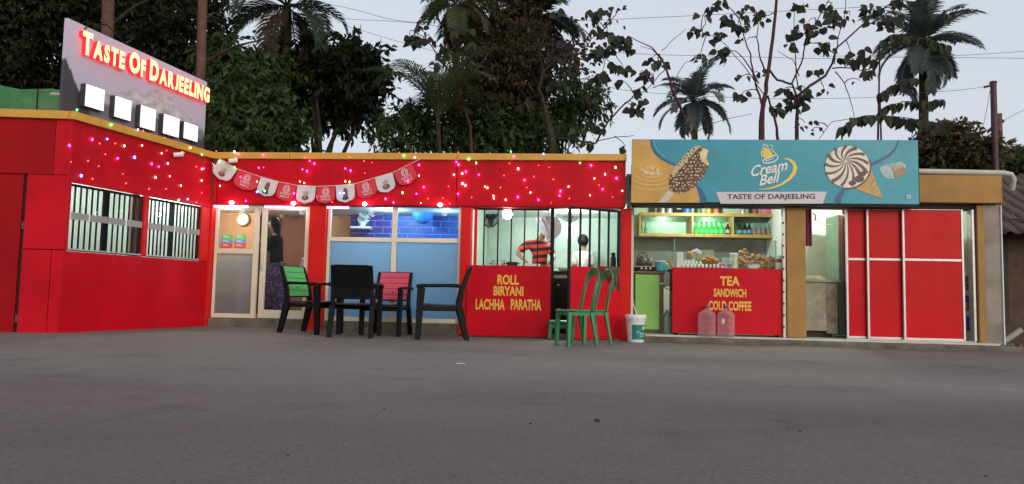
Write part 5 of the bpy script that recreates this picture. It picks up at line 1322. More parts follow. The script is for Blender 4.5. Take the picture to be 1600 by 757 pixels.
# white bag hung in the window
bg = MB(); q0 = at(857,336,d=0.42); n = 18; rq = random.Random(5); rings = []
cx_, cz_ = at(858,372,d=0.42).x, at(858,378,d=0.42).z
H_ = q0.z-cz_
n = 40
for j in range(14):
    t = j/13; w = 0.012+0.185*math.sin(math.pi*min(1,0.30+0.72*(1-t))**1.0)**0.8*(1-0.15*t) if j < 13 else 0.012
    if j == 0: w = 0.08
    sh = 0.05*(1-2*abs(t-0.35))-0.045*t
    rings.append([(cx_+sh+w*math.cos(6.283*i/n)*(1+0.10*math.sin(i*1.9+t*3)+0.06*math.sin(i*0.8-t*7)), 0.42+w*0.55*math.sin(6.283*i/n)*(1+0.16*math.sin(i*2.3+t*4)), cz_+H_*t*0.97+0.02*math.sin(i*0.9+j)*(1-t)) for i in range(n)])
hb = thing('plastic_bag', 'white plastic bag hanging in front of the cook at the kitchen window', 'bag', (cx_,0.42,cz_))
ob('bag', bg.loft(rings), mat('thin_white_plastic',(0.62,0.62,0.67),0.35,var=0.12,scale=14,bump=0.6,bscale=22), hb, smooth=70)
ob('hook_wire', MB().tube([(q0.x,0.42,q0.z-0.02),(q0.x,0.42,ZS+0.1)],0.003,4), M_black, hb)

# ================================================================== DINING ROOM CONTENTS
q = at(379.5,343,d=1.93)
ck = thing('wall_clock', 'round white wall clock with cream rim on the tan wall', 'clock', (q.x,1.97,q.z-0.12))
ob('rim', MB(Matrix.Translation(q) @ Matrix.Rotation(R(90),4,'X')).lathe([(0.10,-0.02),(0.12,-0.015),(0.12,0.02),(0.103,0.03),(0.10,0.0)],28), mat('cream_rim',(0.60,0.55,0.38),0.4), ck, smooth=40)
ob('dial', MB(Matrix.Translation(q) @ Matrix.Rotation(R(90),4,'X')).lathe([(0.099,-0.019),(0.099,0.004)],28), M_white, ck)
for a, l in ((R(-75),0.05),(R(130),0.075)):
    ob('hand', MB().bar((q.x,q.y-0.008,q.z),(q.x+l*math.cos(a),q.y-0.008,q.z+l*math.sin(a)),0.004,0.007), M_black, ck)
for k,(px) in enumerate((353,374)):
    q = at(px,377,d=1.96)
    ps_ = thing('menu_poster', ('menu poster with green, blue and red bands, the one nearer the wing','menu poster with green, blue and red bands, below the wall clock')[k], 'poster', (q.x,1.99,q.z-0.13), group='menu posters on the tan wall')
    w = 0.105
    for nm, z0, z1, c in (('green_band',0.035,0.13,(0.10,0.40,0.08)),('blue_band',-0.035,0.033,(0.10,0.24,0.62)),('red_band',-0.13,-0.037,(0.60,0.06,0.07))):
        b_ = ob(nm, MB().box(q.x-w,q.x+w,1.985,1.992,q.z+z0,q.z+z1), mat(nm,c,0.5), ps_)
        for j in range(2): ob('print_line', MB().box(q.x-w*0.7,q.x+w*(0.5-0.3*j),1.982,1.984,q.z+(z0+z1)/2-0.012+j*0.025,q.z+(z0+z1)/2-0.004+j*0.025), M_white, b_)
q = at(327,345,d=0.8); single('wall_paper', MB().box(q.x,q.x+0.12,0.8,0.81,q.z-0.2,q.z+0.15), M_white, 'white paper sheet stuck at the wing corner behind the glass', 'paper')
fz = thing('ice_cream_freezer', 'chest freezer with red picture panel behind the frosted pane', 'freezer', (X(352,0.7),0.8,FZ))
a, b = X(322,0.6), X(376,0.6)
ob('body', MB().box(a,b,0.55,1.1,FZ+0.05,1.12), mat('grey_freezer',(0.42,0.42,0.38),0.4), fz, bevel=0.02)
ob('picture_panel', MB().box(a+0.05,b-0.06,0.53,0.549,0.52,1.02), mat('red_picture',(0.45,0.06,0.05),0.4), fz)
ob('picture_food', MB().sphere((a+0.38,0.525,0.80),0.13,10,8,(1,0.05,1)), mat('picture_dark',(0.12,0.07,0.05),0.5), fz)
ob('lid', MB().box(a,b,0.54,1.1,1.121,1.16), M_white, fz, bevel=0.01)
dt = thing('dining_table', 'brown dining table inside behind the glazed door', 'table', (X(455,1.6),1.7,FZ))
q = X(452,1.5)
ob('top', MB().box(q-0.35,q+0.5,1.35,2.0,0.93,0.97), M_bwood, dt, bevel=0.006)
for a in (q-0.3,q+0.45):
    for b in (1.4,1.95): ob('leg', MB().box(a-0.025,a+0.025,b-0.025,b+0.025,FZ+0.001,0.929), M_bwood, dt)
x = X(471,1.4)
wb_ = thing('water_bottle', 'clear water bottle on the dining table behind the door', 'bottle', (x,1.45,0.971))
ob('body', MB().lathe([(0.035,0.0),(0.04,0.01),(0.04,0.10),(0.036,0.11),(0.04,0.12),(0.04,0.19),(0.016,0.245),(0.016,0.26)],14,(x,1.45,0.971)), pet('bottle_plastic',(0.55,0.6,0.62),0.3), wb_, smooth=45)
ob('cap', MB().lathe([(0.018,0.26),(0.018,0.285)],10,(x,1.45,0.971)), M_whitep, wb_)
q = at(567,336,d=1.9)
wp = thing('pale_plant', 'pale artificial plant on a ledge beside the blue brick wall', 'plant', (q.x,1.9,q.z-0.22))
lf_ = MB(); rq = random.Random(8)
for k in range(60):
    c = Vector((q.x+rq.gauss(0,0.05),1.9+rq.gauss(0,0.04),q.z+rq.uniform(-0.15,0.14))); u = Vector((rq.gauss(0,1),rq.gauss(0,.6),rq.gauss(0,1))).normalized()*0.06; v = u.cross(Vector((0.2,1,0.3))).normalized()*0.022
    lf_.add([c-u,c+v,c+u,c-v],[(0,1,2,3)])
ob('leaves', lf_, mat('pale_leaf',(0.55,0.60,0.55),0.5), wp)
ob('pot', MB().lathe([(0.05,-0.22),(0.065,-0.13),(0.06,-0.13)],14,tuple(q)), M_white, wp)
single('ledge', MB().box(q.x-0.2,q.x+0.16,1.8,2.0,q.z-0.26,q.z-0.222), M_white, 'white ledge under the pale artificial plant', 'shelf')
q = at(661,334,d=1.7)
bl_ = thing('blue_lantern', 'round blue paper lantern hanging before the blue brick wall', 'lantern', (q.x,1.7,q.z-0.2))
ob('shade', MB().sphere(tuple(q),0.20,20,12,(1,0.8,0.95)), mat('blue_paper',(0.02,0.16,0.42),0.6,var=0.2,scale=8), bl_, smooth=60)
ob('cord', MB().tube([(q.x,1.7,q.z+0.19),(q.x,1.7,2.12)],0.005,5), M_black, bl_)
for k,(px,py) in enumerate(((426,331),(440,336),(448,332),(412,352))):
    q = at(px,py,d=2.3)
    single('hanging_ornament', MB().sphere(tuple(q),0.06,8,6,(1,0.6,1.2)), mat('ornament_%d'%k,((0.3,0.12,0.08),(0.32,0.25,0.12),(0.10,0.14,0.08),(0.35,0.25,0.18))[k],0.5), ('reddish ornament hanging above the woman behind the door','tan ornament hanging above the woman behind the door','dark green ornament hanging above the woman behind the door','pale paper charm hanging before the face of the woman')[k], 'ornament', smooth=60)

# ================================================================== PEOPLE
def skinned(verts, edges, root=0, sub=2):
    me = bpy.data.meshes.new('figure'); me.from_pydata([v[:3] for v in verts], edges, [])
    o = bpy.data.objects.new('figure', me); col.objects.link(o)
    md = o.modifiers.new('skin','SKIN'); md.use_smooth_shade = True; md.branch_smoothing = 0.3
    if not me.skin_vertices: me.skin_vertices.new()
    for i, v in enumerate(verts):
        sv = me.skin_vertices[0].data[i]; sv.radius = (v[3], v[4] if len(v) > 4 else v[3]); sv.use_root = (i == root)
    s = o.modifiers.new('sub','SUBSURF'); s.levels = sub; s.render_levels = sub
    dg = bpy.context.evaluated_depsgraph_get(); dg.update()
    ev = o.evaluated_get(dg); m2 = ev.to_mesh()
    mb = MB(); mb.add([tuple(v.co) for v in m2.vertices], [tuple(p.vertices) for p in m2.polygons])
    ev.to_mesh_clear(); bpy.data.objects.remove(o); bpy.data.meshes.remove(me)
    return mb
M_skin = mat('skin', (0.30,0.155,0.095), 0.5, var=0.08)
M_hair = mat('black_hair', (0.008,0.007,0.007), 0.6, var=0.3, scale=30, spec=0.15, bump=0.5, bscale=70)
def head_pts(c, f, up=Vector((0,0,1))):
    """head chain from the neck: jaw, mid, crown; f = facing direction"""
    return [(*(c-up*0.11-f*0.01),0.055,0.058),(*(c-up*0.045+f*0.012),0.072,0.085),(*(c+up*0.03),0.080,0.098),(*(c+up*0.085-f*0.005),0.058,0.072)]
def person(label, sh_l, sh_r, neck, head, face, el_l, ha_l, el_r, ha_r, hip, feet, cloth, name='person'):
    neck, head, hip = Vector(neck), Vector(head), Vector(hip)
    f = Vector(face).normalized()
    V = []; E = []
    def av(p, r, r2=None): V.append((p[0],p[1],p[2],r,r2 or r)); return len(V)-1
    ih = av(hip,0.14,0.105); ic = av(hip.lerp(neck,0.5),0.13,0.10); it = av(hip.lerp(neck,0.82),0.15,0.10); inn = av(neck,0.05,0.052)
    E += [(ih,ic),(ic,it),(it,inn)]
    last = inn
    for hp in head_pts(head,f):
        V.append(hp); E.append((last,len(V)-1)); last = len(V)-1
    arms = []
    for sh, el, ha in ((sh_l,el_l,ha_l),(sh_r,el_r,ha_r)):
        sh, el, ha = Vector(sh), Vector(el), Vector(ha)
        a = av(sh,0.062); b = av(sh.lerp(el,0.5),0.05); c = av(el,0.042); d = av(el.lerp(ha,0.6),0.034); e = av(ha,0.026,0.03)
        E += [(it,a),(a,b),(b,c),(c,d),(d,e)]
        dr = (ha-el).normalized(); sd_ = dr.cross(f if abs(dr.dot(f)) < 0.9 else Vector((0,0,1))).normalized()
        k = av(ha+dr*0.05,0.022,0.036); E.append((e,k))
        for j, l in ((-1.5,0.06),(-0.5,0.075),(0.5,0.078),(1.5,0.066)):
            r0_ = av(ha+dr*0.075+sd_*j*0.018,0.0085); r1_ = av(ha+dr*(0.075+l*0.55)+sd_*j*0.02+f*0.006,0.008); r2_ = av(ha+dr*(0.075+l*0.9)+sd_*j*0.02+f*0.02,0.007)
            E += [(k,r0_),(r0_,r1_),(r1_,r2_)]
        t0 = av(ha+dr*0.03+sd_*0.04,0.010); t1 = av(ha+dr*0.065+sd_*0.062+f*0.01,0.0085); E += [(e,t0),(t0,t1)]
        arms.append((sh,el,ha))
    for s, ft in zip((-1,1), feet):
        ft = Vector(ft); h0 = hip+Vector((s*0.09,0,-0.06)); kn = h0.lerp(ft,0.5)+f*0.03
        a = av(h0,0.095); b = av(kn,0.058); c = av(ft+Vector((0,0,0.08)),0.04); d = av(ft+f*0.13+Vector((0,0,0.03)),0.035,0.028)
        E += [(ih,a),(a,b),(b,c),(c,d)]
    t = thing(name, label, 'person', ((feet[0][0]+feet[1][0])/2,(feet[0][1]+feet[1][1])/2,min(feet[0][2],feet[1][2])))
    body = skinned(V,E,0,1)
    # nose and ears as raised points of the same surface
    rgt = f.cross(Vector((0,0,1))).normalized()
    ob('body', body, M_skin, t, smooth=70)
    fc = MB(); fc.sphere(tuple(head+f*0.098-Vector((0,0,0.01))),0.016,6,5,(1,1,1.5))
    for s in (-1,1): fc.sphere(tuple(head+rgt*s*0.08-Vector((0,0,0.005))),0.022,6,5,(0.6,0.6,1.3))
    ob('face', fc, M_skin, t, smooth=70)
    ey = MB()
    for s in (-1,1): ey.sphere(tuple(head+f*0.088+rgt*s*0.032+Vector((0,0,0.014))),0.010,6,5)
    ob('eyes', ey, mat('dark_eye',(0.01,0.01,0.01),0.2), t)
    ob('mouth', MB().sphere(tuple(head+f*0.086-Vector((0,0,0.058))),0.020,8,5,(1,1,0.35)), mat('lip',(0.25,0.08,0.06),0.4), t)
    hr = MB(); hr.sphere(tuple(head+Vector((0,0,0.035))-f*0.018),0.112,14,10,(0.88,0.95,1.0))
    hr.v = [v for v in hr.v]
    keep = []
    for fa in hr.f:
        c = sum((Vector(hr.v[i]) for i in fa), Vector())/len(fa)-head
        if c.z > 0.055 or (c.dot(f) < 0.02 and c.z > -0.05): keep.append(fa)
    hr.f = keep; hr.m = [0]*len(keep)
    if cloth.get('skirt'):
        hr.tube([head-f*0.045+Vector((0,0,0.03)), head-f*0.055+Vector((0,0,-0.05)), head-f*0.065+Vector((0,0,-0.14)), head-f*0.085+Vector((0,0,-0.26)), head-f*0.09+Vector((0,0,-0.36))],[0.07,0.075,0.06,0.045,0.015],10)
    ob('hair', hr, M_hair, t, smooth=70)
    # shirt: same chain, looser, cut at neck and sleeve
    V2 = [(*hip,0.165,0.13),(*hip.lerp(neck,0.5),0.155,0.125),(*hip.lerp(neck,0.80),0.172,0.12),(*hip.lerp(neck,0.94),0.075,0.075)]; E2 = [(0,1),(1,2),(2,3)]
    for sh, el, ha in arms:
        i = len(V2); cut = cloth.get('sleeve',0.75)
        V2 += [(*sh,0.08),(*sh.lerp(el,cut*0.6),0.07),(*sh.lerp(el,cut),0.066)]; E2 += [(2,i),(i,i+1),(i+1,i+2)]
        if cloth.get('long'):
            V2.append((*el.lerp(ha,0.85),0.046)); E2.append((i+2,i+3))
    ob('shirt', skinned(V2,E2,0,1), cloth['top'], t, smooth=70)
    if cloth.get('skirt'):
        b0 = Vector(((feet[0][0]+feet[1][0])/2,(feet[0][1]+feet[1][1])/2,0)); z0 = feet[0][2]+0.06
        rings = []
        for j in range(7):
            u = j/6; c = hip.lerp(Vector((b0.x,b0.y,z0)),u); w = 0.165+0.10*u
            rings.append([(c.x+w*(1+0.07*math.sin(5*a)*u)*math.cos(a), c.y+w*0.8*(1+0.07*math.sin(5*a+1)*u)*math.sin(a), hip.z+0.08-(hip.z+0.08-z0)*u) for a in [2*math.pi*k/30 for k in range(30)]])
        ob('skirt', MB().loft(rings), cloth['skirt'], t, smooth=60)
    else:
        V3 = [(*(hip+Vector((0,0,0.03))),0.15,0.12)]; E3 = []
        for s, ft in zip((-1,1), feet):
            ft = Vector(ft); h0 = hip+Vector((s*0.09,0,-0.06)); kn = h0.lerp(ft,0.5)+f*0.03; i = len(V3)
            V3 += [(*h0,0.11),(*kn,0.078),(*(ft+Vector((0,0,0.12))),0.065)]; E3 += [(0,i),(i,i+1),(i+1,i+2)]
        ob('trousers', skinned(V3,E3,0,1), cloth['bottom'], t, smooth=70)
    return t
def banded(name, c1, c2, per, tilt_=0.0):
    m = bpy.data.materials.new(name); m.use_nodes = True; n = m.node_tree.nodes; L = m.node_tree.links; b = n['Principled BSDF']
    tc = n.new('ShaderNodeTexCoord'); mp = n.new('ShaderNodeMapping'); mp.inputs['Rotation'].default_value = (0,tilt_,0); L.new(tc.outputs['Object'], mp.inputs['Vector'])
    sp = n.new('ShaderNodeSeparateXYZ'); L.new(mp.outputs[0], sp.inputs[0])
    a = n.new('ShaderNodeMath'); a.operation = 'MULTIPLY'; a.inputs[1].default_value = 1/per; L.new(sp.outputs['Z'], a.inputs[0])
    f = n.new('ShaderNodeMath'); f.operation = 'FRACT'; L.new(a.outputs[0], f.inputs[0])
    g_ = n.new('ShaderNodeMath'); g_.operation = 'GREATER_THAN'; g_.inputs[1].default_value = 0.52; L.new(f.outputs[0], g_.inputs[0])
    mx = n.new('ShaderNodeMix'); mx.data_type = 'RGBA'; mx.inputs['A'].default_value = (*c1,1); mx.inputs['B'].default_value = (*c2,1); L.new(g_.outputs[0], mx.inputs['Factor'])
    L.new(mx.outputs['Result'], b.inputs['Base Color']); b.inputs['Roughness'].default_value = 0.8
    return m
def dotted(name, c1, c2, sc):
    m = bpy.data.materials.new(name); m.use_nodes = True; n = m.node_tree.nodes; L = m.node_tree.links; b = n['Principled BSDF']
    tc = n.new('ShaderNodeTexCoord'); v = n.new('ShaderNodeTexVoronoi'); v.inputs['Scale'].default_value = sc; L.new(tc.outputs['Object'], v.inputs['Vector'])
    r_ = n.new('ShaderNodeValToRGB'); r_.color_ramp.elements[0].position = 0.25; r_.color_ramp.elements[1].position = 0.40
    r_.color_ramp.elements[0].color = (*c2,1); r_.color_ramp.elements[1].color = (*c1,1)
    L.new(v.outputs['Distance'], r_.inputs['Fac']); L.new(r_.outputs[0], b.inputs['Base Color']); b.inputs['Roughness'].default_value = 0.85
    return m
D = 0.85
def P(px,py,d): return tuple(at(px,py,d=d))
M_str = banded('red_black_stripes',(0.62,0.05,0.03),(0.03,0.012,0.015),0.115,0.12)
cfx = X(842,D)
person('person in a red and black striped shirt bending over the kitchen counter',
       P(823,382,D-0.05), P(858,386,D+0.05), P(845,372,D), P(850,357,D-0.05), (0.25,-1,-0.5), P(808,396,D-0.12), P(822,409,D-0.35), P(866,402,D-0.1), P(858,412,D-0.38),
       (cfx,D+0.05,1.0), ((cfx-0.1,D,0.065),(cfx+0.1,D+0.05,0.065)), dict(top=M_str,bottom=mat('dark_trousers',(0.02,0.02,0.025),0.8),sleeve=0.8))
D2 = 1.75; hx_ = X(911,D2)
person('person with dark hair in a white shirt, seen from behind at the kitchen wall',
       P(899,397,D2), P(923,397,D2), P(911,391,D2), P(911,379,D2), (0.1,1,0), (P(897,418,D2)), P(899,432,D2+0.15), P(925,418,D2), P(923,432,D2+0.15),
       (hx_,D2,1.0), ((hx_-0.1,D2,0.065),(hx_+0.1,D2,0.065)), dict(top=mat('white_shirt',(0.62,0.56,0.56),0.8,var=0.1,scale=8,c2=(0.64,0.50,0.50)),bottom=mat('grey_trousers',(0.08,0.08,0.09),0.8),sleeve=0.95))
D3 = 0.95; wx = X(432,D3)
person('person in a black top and purple patterned skirt standing behind the glazed door',
       P(426,372,D3-0.10), P(436,372,D3+0.16), P(431,366,D3), P(427,352,D3), (-1,-0.15,-0.1), P(417,390,D3-0.14), P(416,364,D3-0.10), P(424,392,D3+0.2), P(414,382,D3+0.1),
       (wx,D3,1.06), ((wx-0.06,D3-0.08,FZ+0.002),(wx+0.02,D3+0.1,FZ+0.002)), dict(top=mat('black_top',(0.006,0.006,0.008),0.9,spec=0.1),skirt=dotted('purple_pattern',(0.03,0.012,0.03),(0.16,0.07,0.28),22),sleeve=1.0,long=True))

# ================================================================== BUNTING
bt = thing('bunting', 'string of ten red and white rounded ice cream pennants across the fascia', 'bunting', (X(470,0,290),-0.06,2.3))
fp = [(100,80),(228,155),(388,208),(515,243),(640,268),(773,275),(908,270),(1040,258),(1178,216),(1306,178),(1440,112),(1500,84)]
fw = [at(320+a/4.444, 230+b/4.444, d=-0.075) for a,b in fp]
ob('string', MB().tube([v+Vector((0,0,0.004)) for v in fw], 0.004, 5), M_white, bt)
M_fr = mat('pennant_red', (0.62,0.03,0.05), 0.45, var=0.08); M_fw = mat('pennant_white', (0.66,0.62,0.68), 0.45, var=0.06)
M_fp = mat('pennant_print_white', (0.74,0.62,0.64), 0.5); M_fc = mat('pennant_brown', (0.16,0.07,0.05), 0.5, var=0.3, scale=40); M_fcr = mat('pennant_cream', (0.48,0.34,0.26), 0.5, var=0.25, scale=40)
for i in range(10):
    p0, p1 = fw[i], fw[i+1]
    u = (p1-p0); w = u.length; u.normalize(); dn = Vector((u.z,0,-u.x)); 
    if dn.z > 0: dn = -dn
    yaw = rnd.uniform(-0.08,0.08); lift = rnd.uniform(0.0,0.02)
    hgt = 0.285
    def fl_(a, b, o, p0=p0, u=u, dn=dn, yaw=yaw, lift=lift):
        q = p0+u*a+dn*b; return (q.x, -0.078-0.02*b/0.28*math.sin(3*b/0.28+yaw*20)-lift*b/0.28-yaw*0.1*(a-0.15)-o, q.z)
    red = i % 2 == 1
    ed = [(0.006,0.0),(w-0.006,0.0),(w-0.006,hgt*0.62)]+[(w/2+(w/2-0.006)*math.cos(a), hgt*0.62+hgt*0.38*math.sin(a)) for a in [math.pi*k/10 for k in range(1,10)]]+[(0.006,hgt*0.62)]
    # grid-like outline split into rows so the cloth can curl
    mb = MB(); rows = 8; rings = []
    for r_ in range(rows+1):
        b = hgt*r_/rows; hw = (w/2-0.006) if b <= hgt*0.62 else (w/2-0.006)*math.sqrt(max(0.0,1-((b-hgt*0.62)/(hgt*0.38))**2))
        rings.append([fl_(w/2+hw*(-1+2*c/6), b, 0) for c in range(7)])
    mb.loft(rings, closed=False)
    fo = ob('pennant', mb, M_fr if red else M_fw, bt, smooth=60)
    pf = lambda a, b, o, fl_=fl_: fl_(a, b, 0.004+o)
    if red:
        h = MB(); cx, cz, s = w/2, 0.085, 0.075
        for sg_ in (-1,1):
            for k_ in (1.0, 0.52):
                h.strip([(cx+sg_*s*k_*(0.06+0.60*math.sin(t)**1.0*(1.0)), cz+s*k_*0.72*(-math.cos(t)*0.8+0.25-0.55*(1-math.sin(t/2)) ) ) for t in [math.pi*j/12 for j in range(13)]], 0.013, pf)
        ob('heart_mark', h, M_fp, fo)
        for s_, b0, b1, hw in (('KWALITY',0.185,0.150,0.085),("WALL'S",0.232,0.197,0.075)):
            text_on('pennant_lettering', s_, w/2-hw, w/2+hw, 0, 1, lambda a,b,o,b0=b0,b1=b1,pf=pf: pf(a, b0+(b1-b0)*b, 0.002), M_fp, fo, bold=0.02)
    elif i in (2, 6):
        h = MB(); h.poly([(w/2-0.035,0.20),(w/2-0.035,0.09),(w/2-0.02,0.055),(w/2+0.01,0.045),(w/2+0.035,0.07),(w/2+0.04,0.20)], pf); ob('choc_bar_print', h, M_fc, fo)
        h = MB(); h.poly([(w/2+0.055*math.cos(a), 0.215+0.028*math.sin(a)) for a in [2*math.pi*k/14 for k in range(14)]], lambda a,b,o: pf(a,b,0.002)); ob('choc_drop_print', h, mat('pennant_dark',(0.08,0.035,0.035),0.5), fo)
    else:
        h = MB(); h.poly([(w/2+0.058*math.cos(a), 0.19+0.042*math.sin(a)) for a in [2*math.pi*k/16 for k in range(16)]], pf); ob('bowl_print', h, M_fc, fo)
        h = MB(); h.poly([(w/2-0.03,0.16),(w/2-0.045,0.09),(w/2-0.015,0.11),(w/2,0.055),(w/2+0.02,0.105),(w/2+0.05,0.075),(w/2+0.04,0.16)], lambda a,b,o: pf(a,b,0.002)); ob('scoop_print', h, M_fcr, fo)
        h = MB(); h.poly([(w/2-0.01+0.022*math.cos(a), 0.185+0.016*math.sin(a)) for a in [2*math.pi*k/10 for k in range(10)]], lambda a,b,o: pf(a,b,0.003)); ob('nut_print', h, M_fcr, fo)

# ================================================================== SECURITY CAMERAS
def cctv(px, py, lab, base):
    q = base; t = thing('security_camera', lab, 'camera', tuple(q))
    ob('body', MB().tube([q+Vector((-0.06,-0.10,-0.045)), q+Vector((0.05,-0.02,-0.02))], 0.034, 12), M_whitep, t, smooth=50)
    ob('lens', MB().tube([q+Vector((-0.066,-0.105,-0.046)), q+Vector((-0.061,-0.101,-0.0453))], 0.026, 12), M_black, t)
    ob('bracket', MB().tube([q+Vector((0.0,-0.04,-0.01)), q+Vector((0.02,0.0,0.02)), q+Vector((0.02,0.055,0.02))], 0.012, 8), M_whitep, t)
s_, z_ = wing_hit(279,240,0.04)
cctv(0,0,'white security camera under the yellow trim below the lit roof sign', WG @ Vector((s_,0.08,z_)))
q = at(366,249,d=-0.12); cctv(0,0,'white security camera above the first pennant of the bunting', Vector((q.x,-0.10,q.z)))

# ================================================================== FAIRY LIGHTS
FC = {'r':(1.0,0.10,0.06),'g':(0.06,1.0,0.14),'b':(0.12,0.26,1.0),'m':(1.0,0.04,0.75),'y':(1.0,0.78,0.35),'w':(1.0,0.88,0.95)}
FS = {'r':6.0,'g':12.0,'b':16.0,'m':15.0,'y':9.0,'w':14.0}
FR = {'r':0.0065,'g':0.0115,'b':0.0115,'m':0.0115,'y':0.0095,'w':0.0115}
bulbs = {k: mesh_of('bulb', MB().sphere((0,0,0), FR[k], 8, 5, (1,1,1.4)), emit('fairy_'+k, FC[k], FS[k]), 60) for k in FC}
M_wire = mat('green_wire', (0.03,0.05,0.03), 0.6)
def fairy(label, pts, place, ztop_):
    ws = [place(x,y) for x,y,c in pts]
    t = thing('fairy_light_string', label, 'fairy lights', tuple(ws[0]), group='fairy light strings on the red fascia')
    for wv, (x,y,c) in zip(ws, pts):
        link_mesh('bulb', bulbs[c], t, wm(t).inverted() @ Matrix.Translation(wv) @ Matrix.Scale(rnd.uniform(0.8,1.2),4))
    # drop wires: bulbs sorted along the front, chained in short runs
    order = sorted(ws, key=lambda v: v.x+v.y*0.3)
    mb = MB(); last = None
    for v in order:
        mb.tube([v+Vector((0,0,0.012)), (v+Vector((0,0,ztop_)))*0.5 + Vector((v.x,v.y,ztop_))*0.0 if False else Vector((v.x+0.02,v.y,(v.z+ztop_)/2)), Vector((v.x,v.y,ztop_))], 0.0007, 3)
        if last is not None and (last-v).length < 1.5: mb.tube([Vector((last.x,last.y,ztop_)), Vector(((last.x+v.x)/2,(last.y+v.y)/2,ztop_-0.02)), Vector((v.x,v.y,ztop_))], 0.001, 3)
        last = v
    ob('wire', mb, M_wire, t)
A1 = [(265,40,'r'),(340,90,'g'),(395,118,'g'),(250,110,'m'),(265,130,'m'),(232,205,'w'),(292,195,'w'),(320,182,'m'),(415,205,'m'),(192,290,'r'),(295,268,'w'),(315,282,'w'),(262,345,'m'),(150,375,'r'),(40,378,'r'),(10,295,'m'),(460,292,'y'),(478,300,'y'),(575,298,'r'),(522,360,'y'),(525,378,'y'),(612,388,'y'),(640,120,'r'),(704,160,'w'),(650,35,'g'),(670,70,'m'),(890,50,'b'),(855,135,'r'),(932,150,'r'),(820,218,'r'),(750,243,'m'),(767,298,'r'),(795,335,'y'),(702,368,'m'),(853,388,'m'),(945,410,'r'),(962,238,'r'),(1015,325,'m'),(1008,358,'m'),(1075,292,'y'),(1080,378,'r'),(1158,118,'g'),(1240,135,'m'),(1265,232,'y'),(1233,355,'y'),(1325,310,'m'),(1298,280,'r'),(1343,200,'w'),(1420,150,'g'),(1428,230,'m'),(1470,322,'y'),(1398,368,'r'),(600,210,'r'),(200,415,'r'),(362,370,'r')]
A2 = [(80,28,'r'),(205,33,'w'),(232,48,'m'),(405,55,'m'),(12,45,'g'),(100,100,'g'),(205,140,'g'),(105,270,'y'),(248,208,'m'),(362,240,'y'),(375,145,'m'),(408,142,'r'),(415,305,'g'),(362,312,'b'),(285,375,'m'),(620,322,'m'),(660,240,'y'),(690,250,'y'),(678,155,'m'),(710,168,'m'),(728,97,'m'),(760,115,'m'),(690,75,'r'),(1003,70,'r'),(975,150,'m'),(1012,165,'m'),(975,238,'y'),(1005,243,'g'),(937,320,'b'),(965,320,'b'),(1105,97,'r'),(1162,108,'r'),(1112,182,'r'),(1350,38,'r'),(1382,60,'g'),(1465,40,'r'),(1458,73,'b'),(1487,125,'m'),(1487,200,'y'),(1520,278,'m'),(1373,318,'g'),(1310,385,'m'),(1255,360,'m'),(1410,240,'m'),(1470,325,'m'),(1500,390,'y'),(1550,360,'r'),(885,385,'r'),(778,345,'r')]
A3 = [(325,465,'g'),(470,528,'g'),(583,548,'b'),(605,553,'r'),(695,582,'r'),(293,615,'m'),(390,590,'m'),(453,588,'b'),(421,607,'r'),(487,607,'r'),(525,617,'y'),(600,615,'y'),(445,652,'r'),(497,670,'m'),(569,665,'b'),(641,693,'m'),(709,691,'b'),(683,648,'y'),(704,637,'r'),(671,705,'m'),(417,703,'r'),(372,680,'r'),(300,685,'r'),(343,743,'b'),(519,735,'r'),(657,748,'y'),(716,748,'r'),(853,655,'g'),(860,713,'m'),(830,705,'r'),(805,625,'y')]
A3p = [(x/2.7025,y/2.7025,c) for x,y,c in A3]+[(x/2.5225,240+y/2.5225,c) for x,y,c in ((365,100,'r'),(497,118,'r'),(588,140,'r'),(614,95,'y'),(713,127,'y'),(705,185,'g'),(740,180,'b'),(775,193,'r'),(655,140,'r'),(795,107,'y'),(795,155,'r'),(796,62,'y'),(670,90,'y'))]
fairy('fairy lights scattered over the kitchen end of the fascia', [(660+x/4.706,230+y/4.706,c) for x,y,c in A1], lambda x,y: at(x,y,d=(-0.05 if y > 252 else -0.09)), 2.76)
fairy('fairy lights scattered around the bunting of pennants', [(320+x/4.444,230+y/4.444,c) for x,y,c in A2], lambda x,y: at(x,y,d=(-0.115 if y > 255 else -0.09)), 2.76)
def wplace(x,y):
    s,z = wing_hit(x,y,0.018)
    if z > 2.76: s,z = wing_hit(x,y,0.065)
    return WG @ Vector((s,0.018 if z <= 2.76 else 0.065,z))
fairy('fairy lights scattered on the wing below the lit roof sign', A3p, wplace, 2.76)
# litter on the asphalt
p = at(720,570,z=0); single('litter_paper', MB().add([(p.x-0.05,p.y-0.02,0.006),(p.x,p.y-0.03,0.012),(p.x+0.05,p.y,0.008),(p.x+0.04,p.y+0.02,0.009),(p.x-0.02,p.y+0.02,0.014),(p.x-0.05,p.y+0.01,0.006)],[(0,1,4,5),(1,2,3,4)]), M_white, 'crumpled scrap of white paper on the asphalt', 'litter')
for k,(px,py,r_) in enumerate(((933,659,0.013),(829,663,0.006),(1250,675,0.006),(450,712,0.004),(1540,745,0.005),(600,640,0.005))):
    p = at(px,py,z=0); mb = MB().sphere((p.x,p.y,r_*0.5),r_,7,5,(1.2,1,0.7)); q = random.Random(k)
    mb.v = [(v[0]+q.uniform(-.2,.2)*r_,v[1]+q.uniform(-.2,.2)*r_,v[2]+q.uniform(-.1,.1)*r_) for v in mb.v]
    single('pebble', mb, M_dark, ('dark lump lying alone in the middle of the asphalt','small dark pebble just left of the dark lump','tiny pebble on the asphalt well in front of the ochre column','tiny pebble on the asphalt far in front of the green backed chair','pebble in the bottom right corner of the asphalt','tiny pebble on the asphalt in front of the black chairs')[k], 'pebble', 'pebbles on the asphalt')

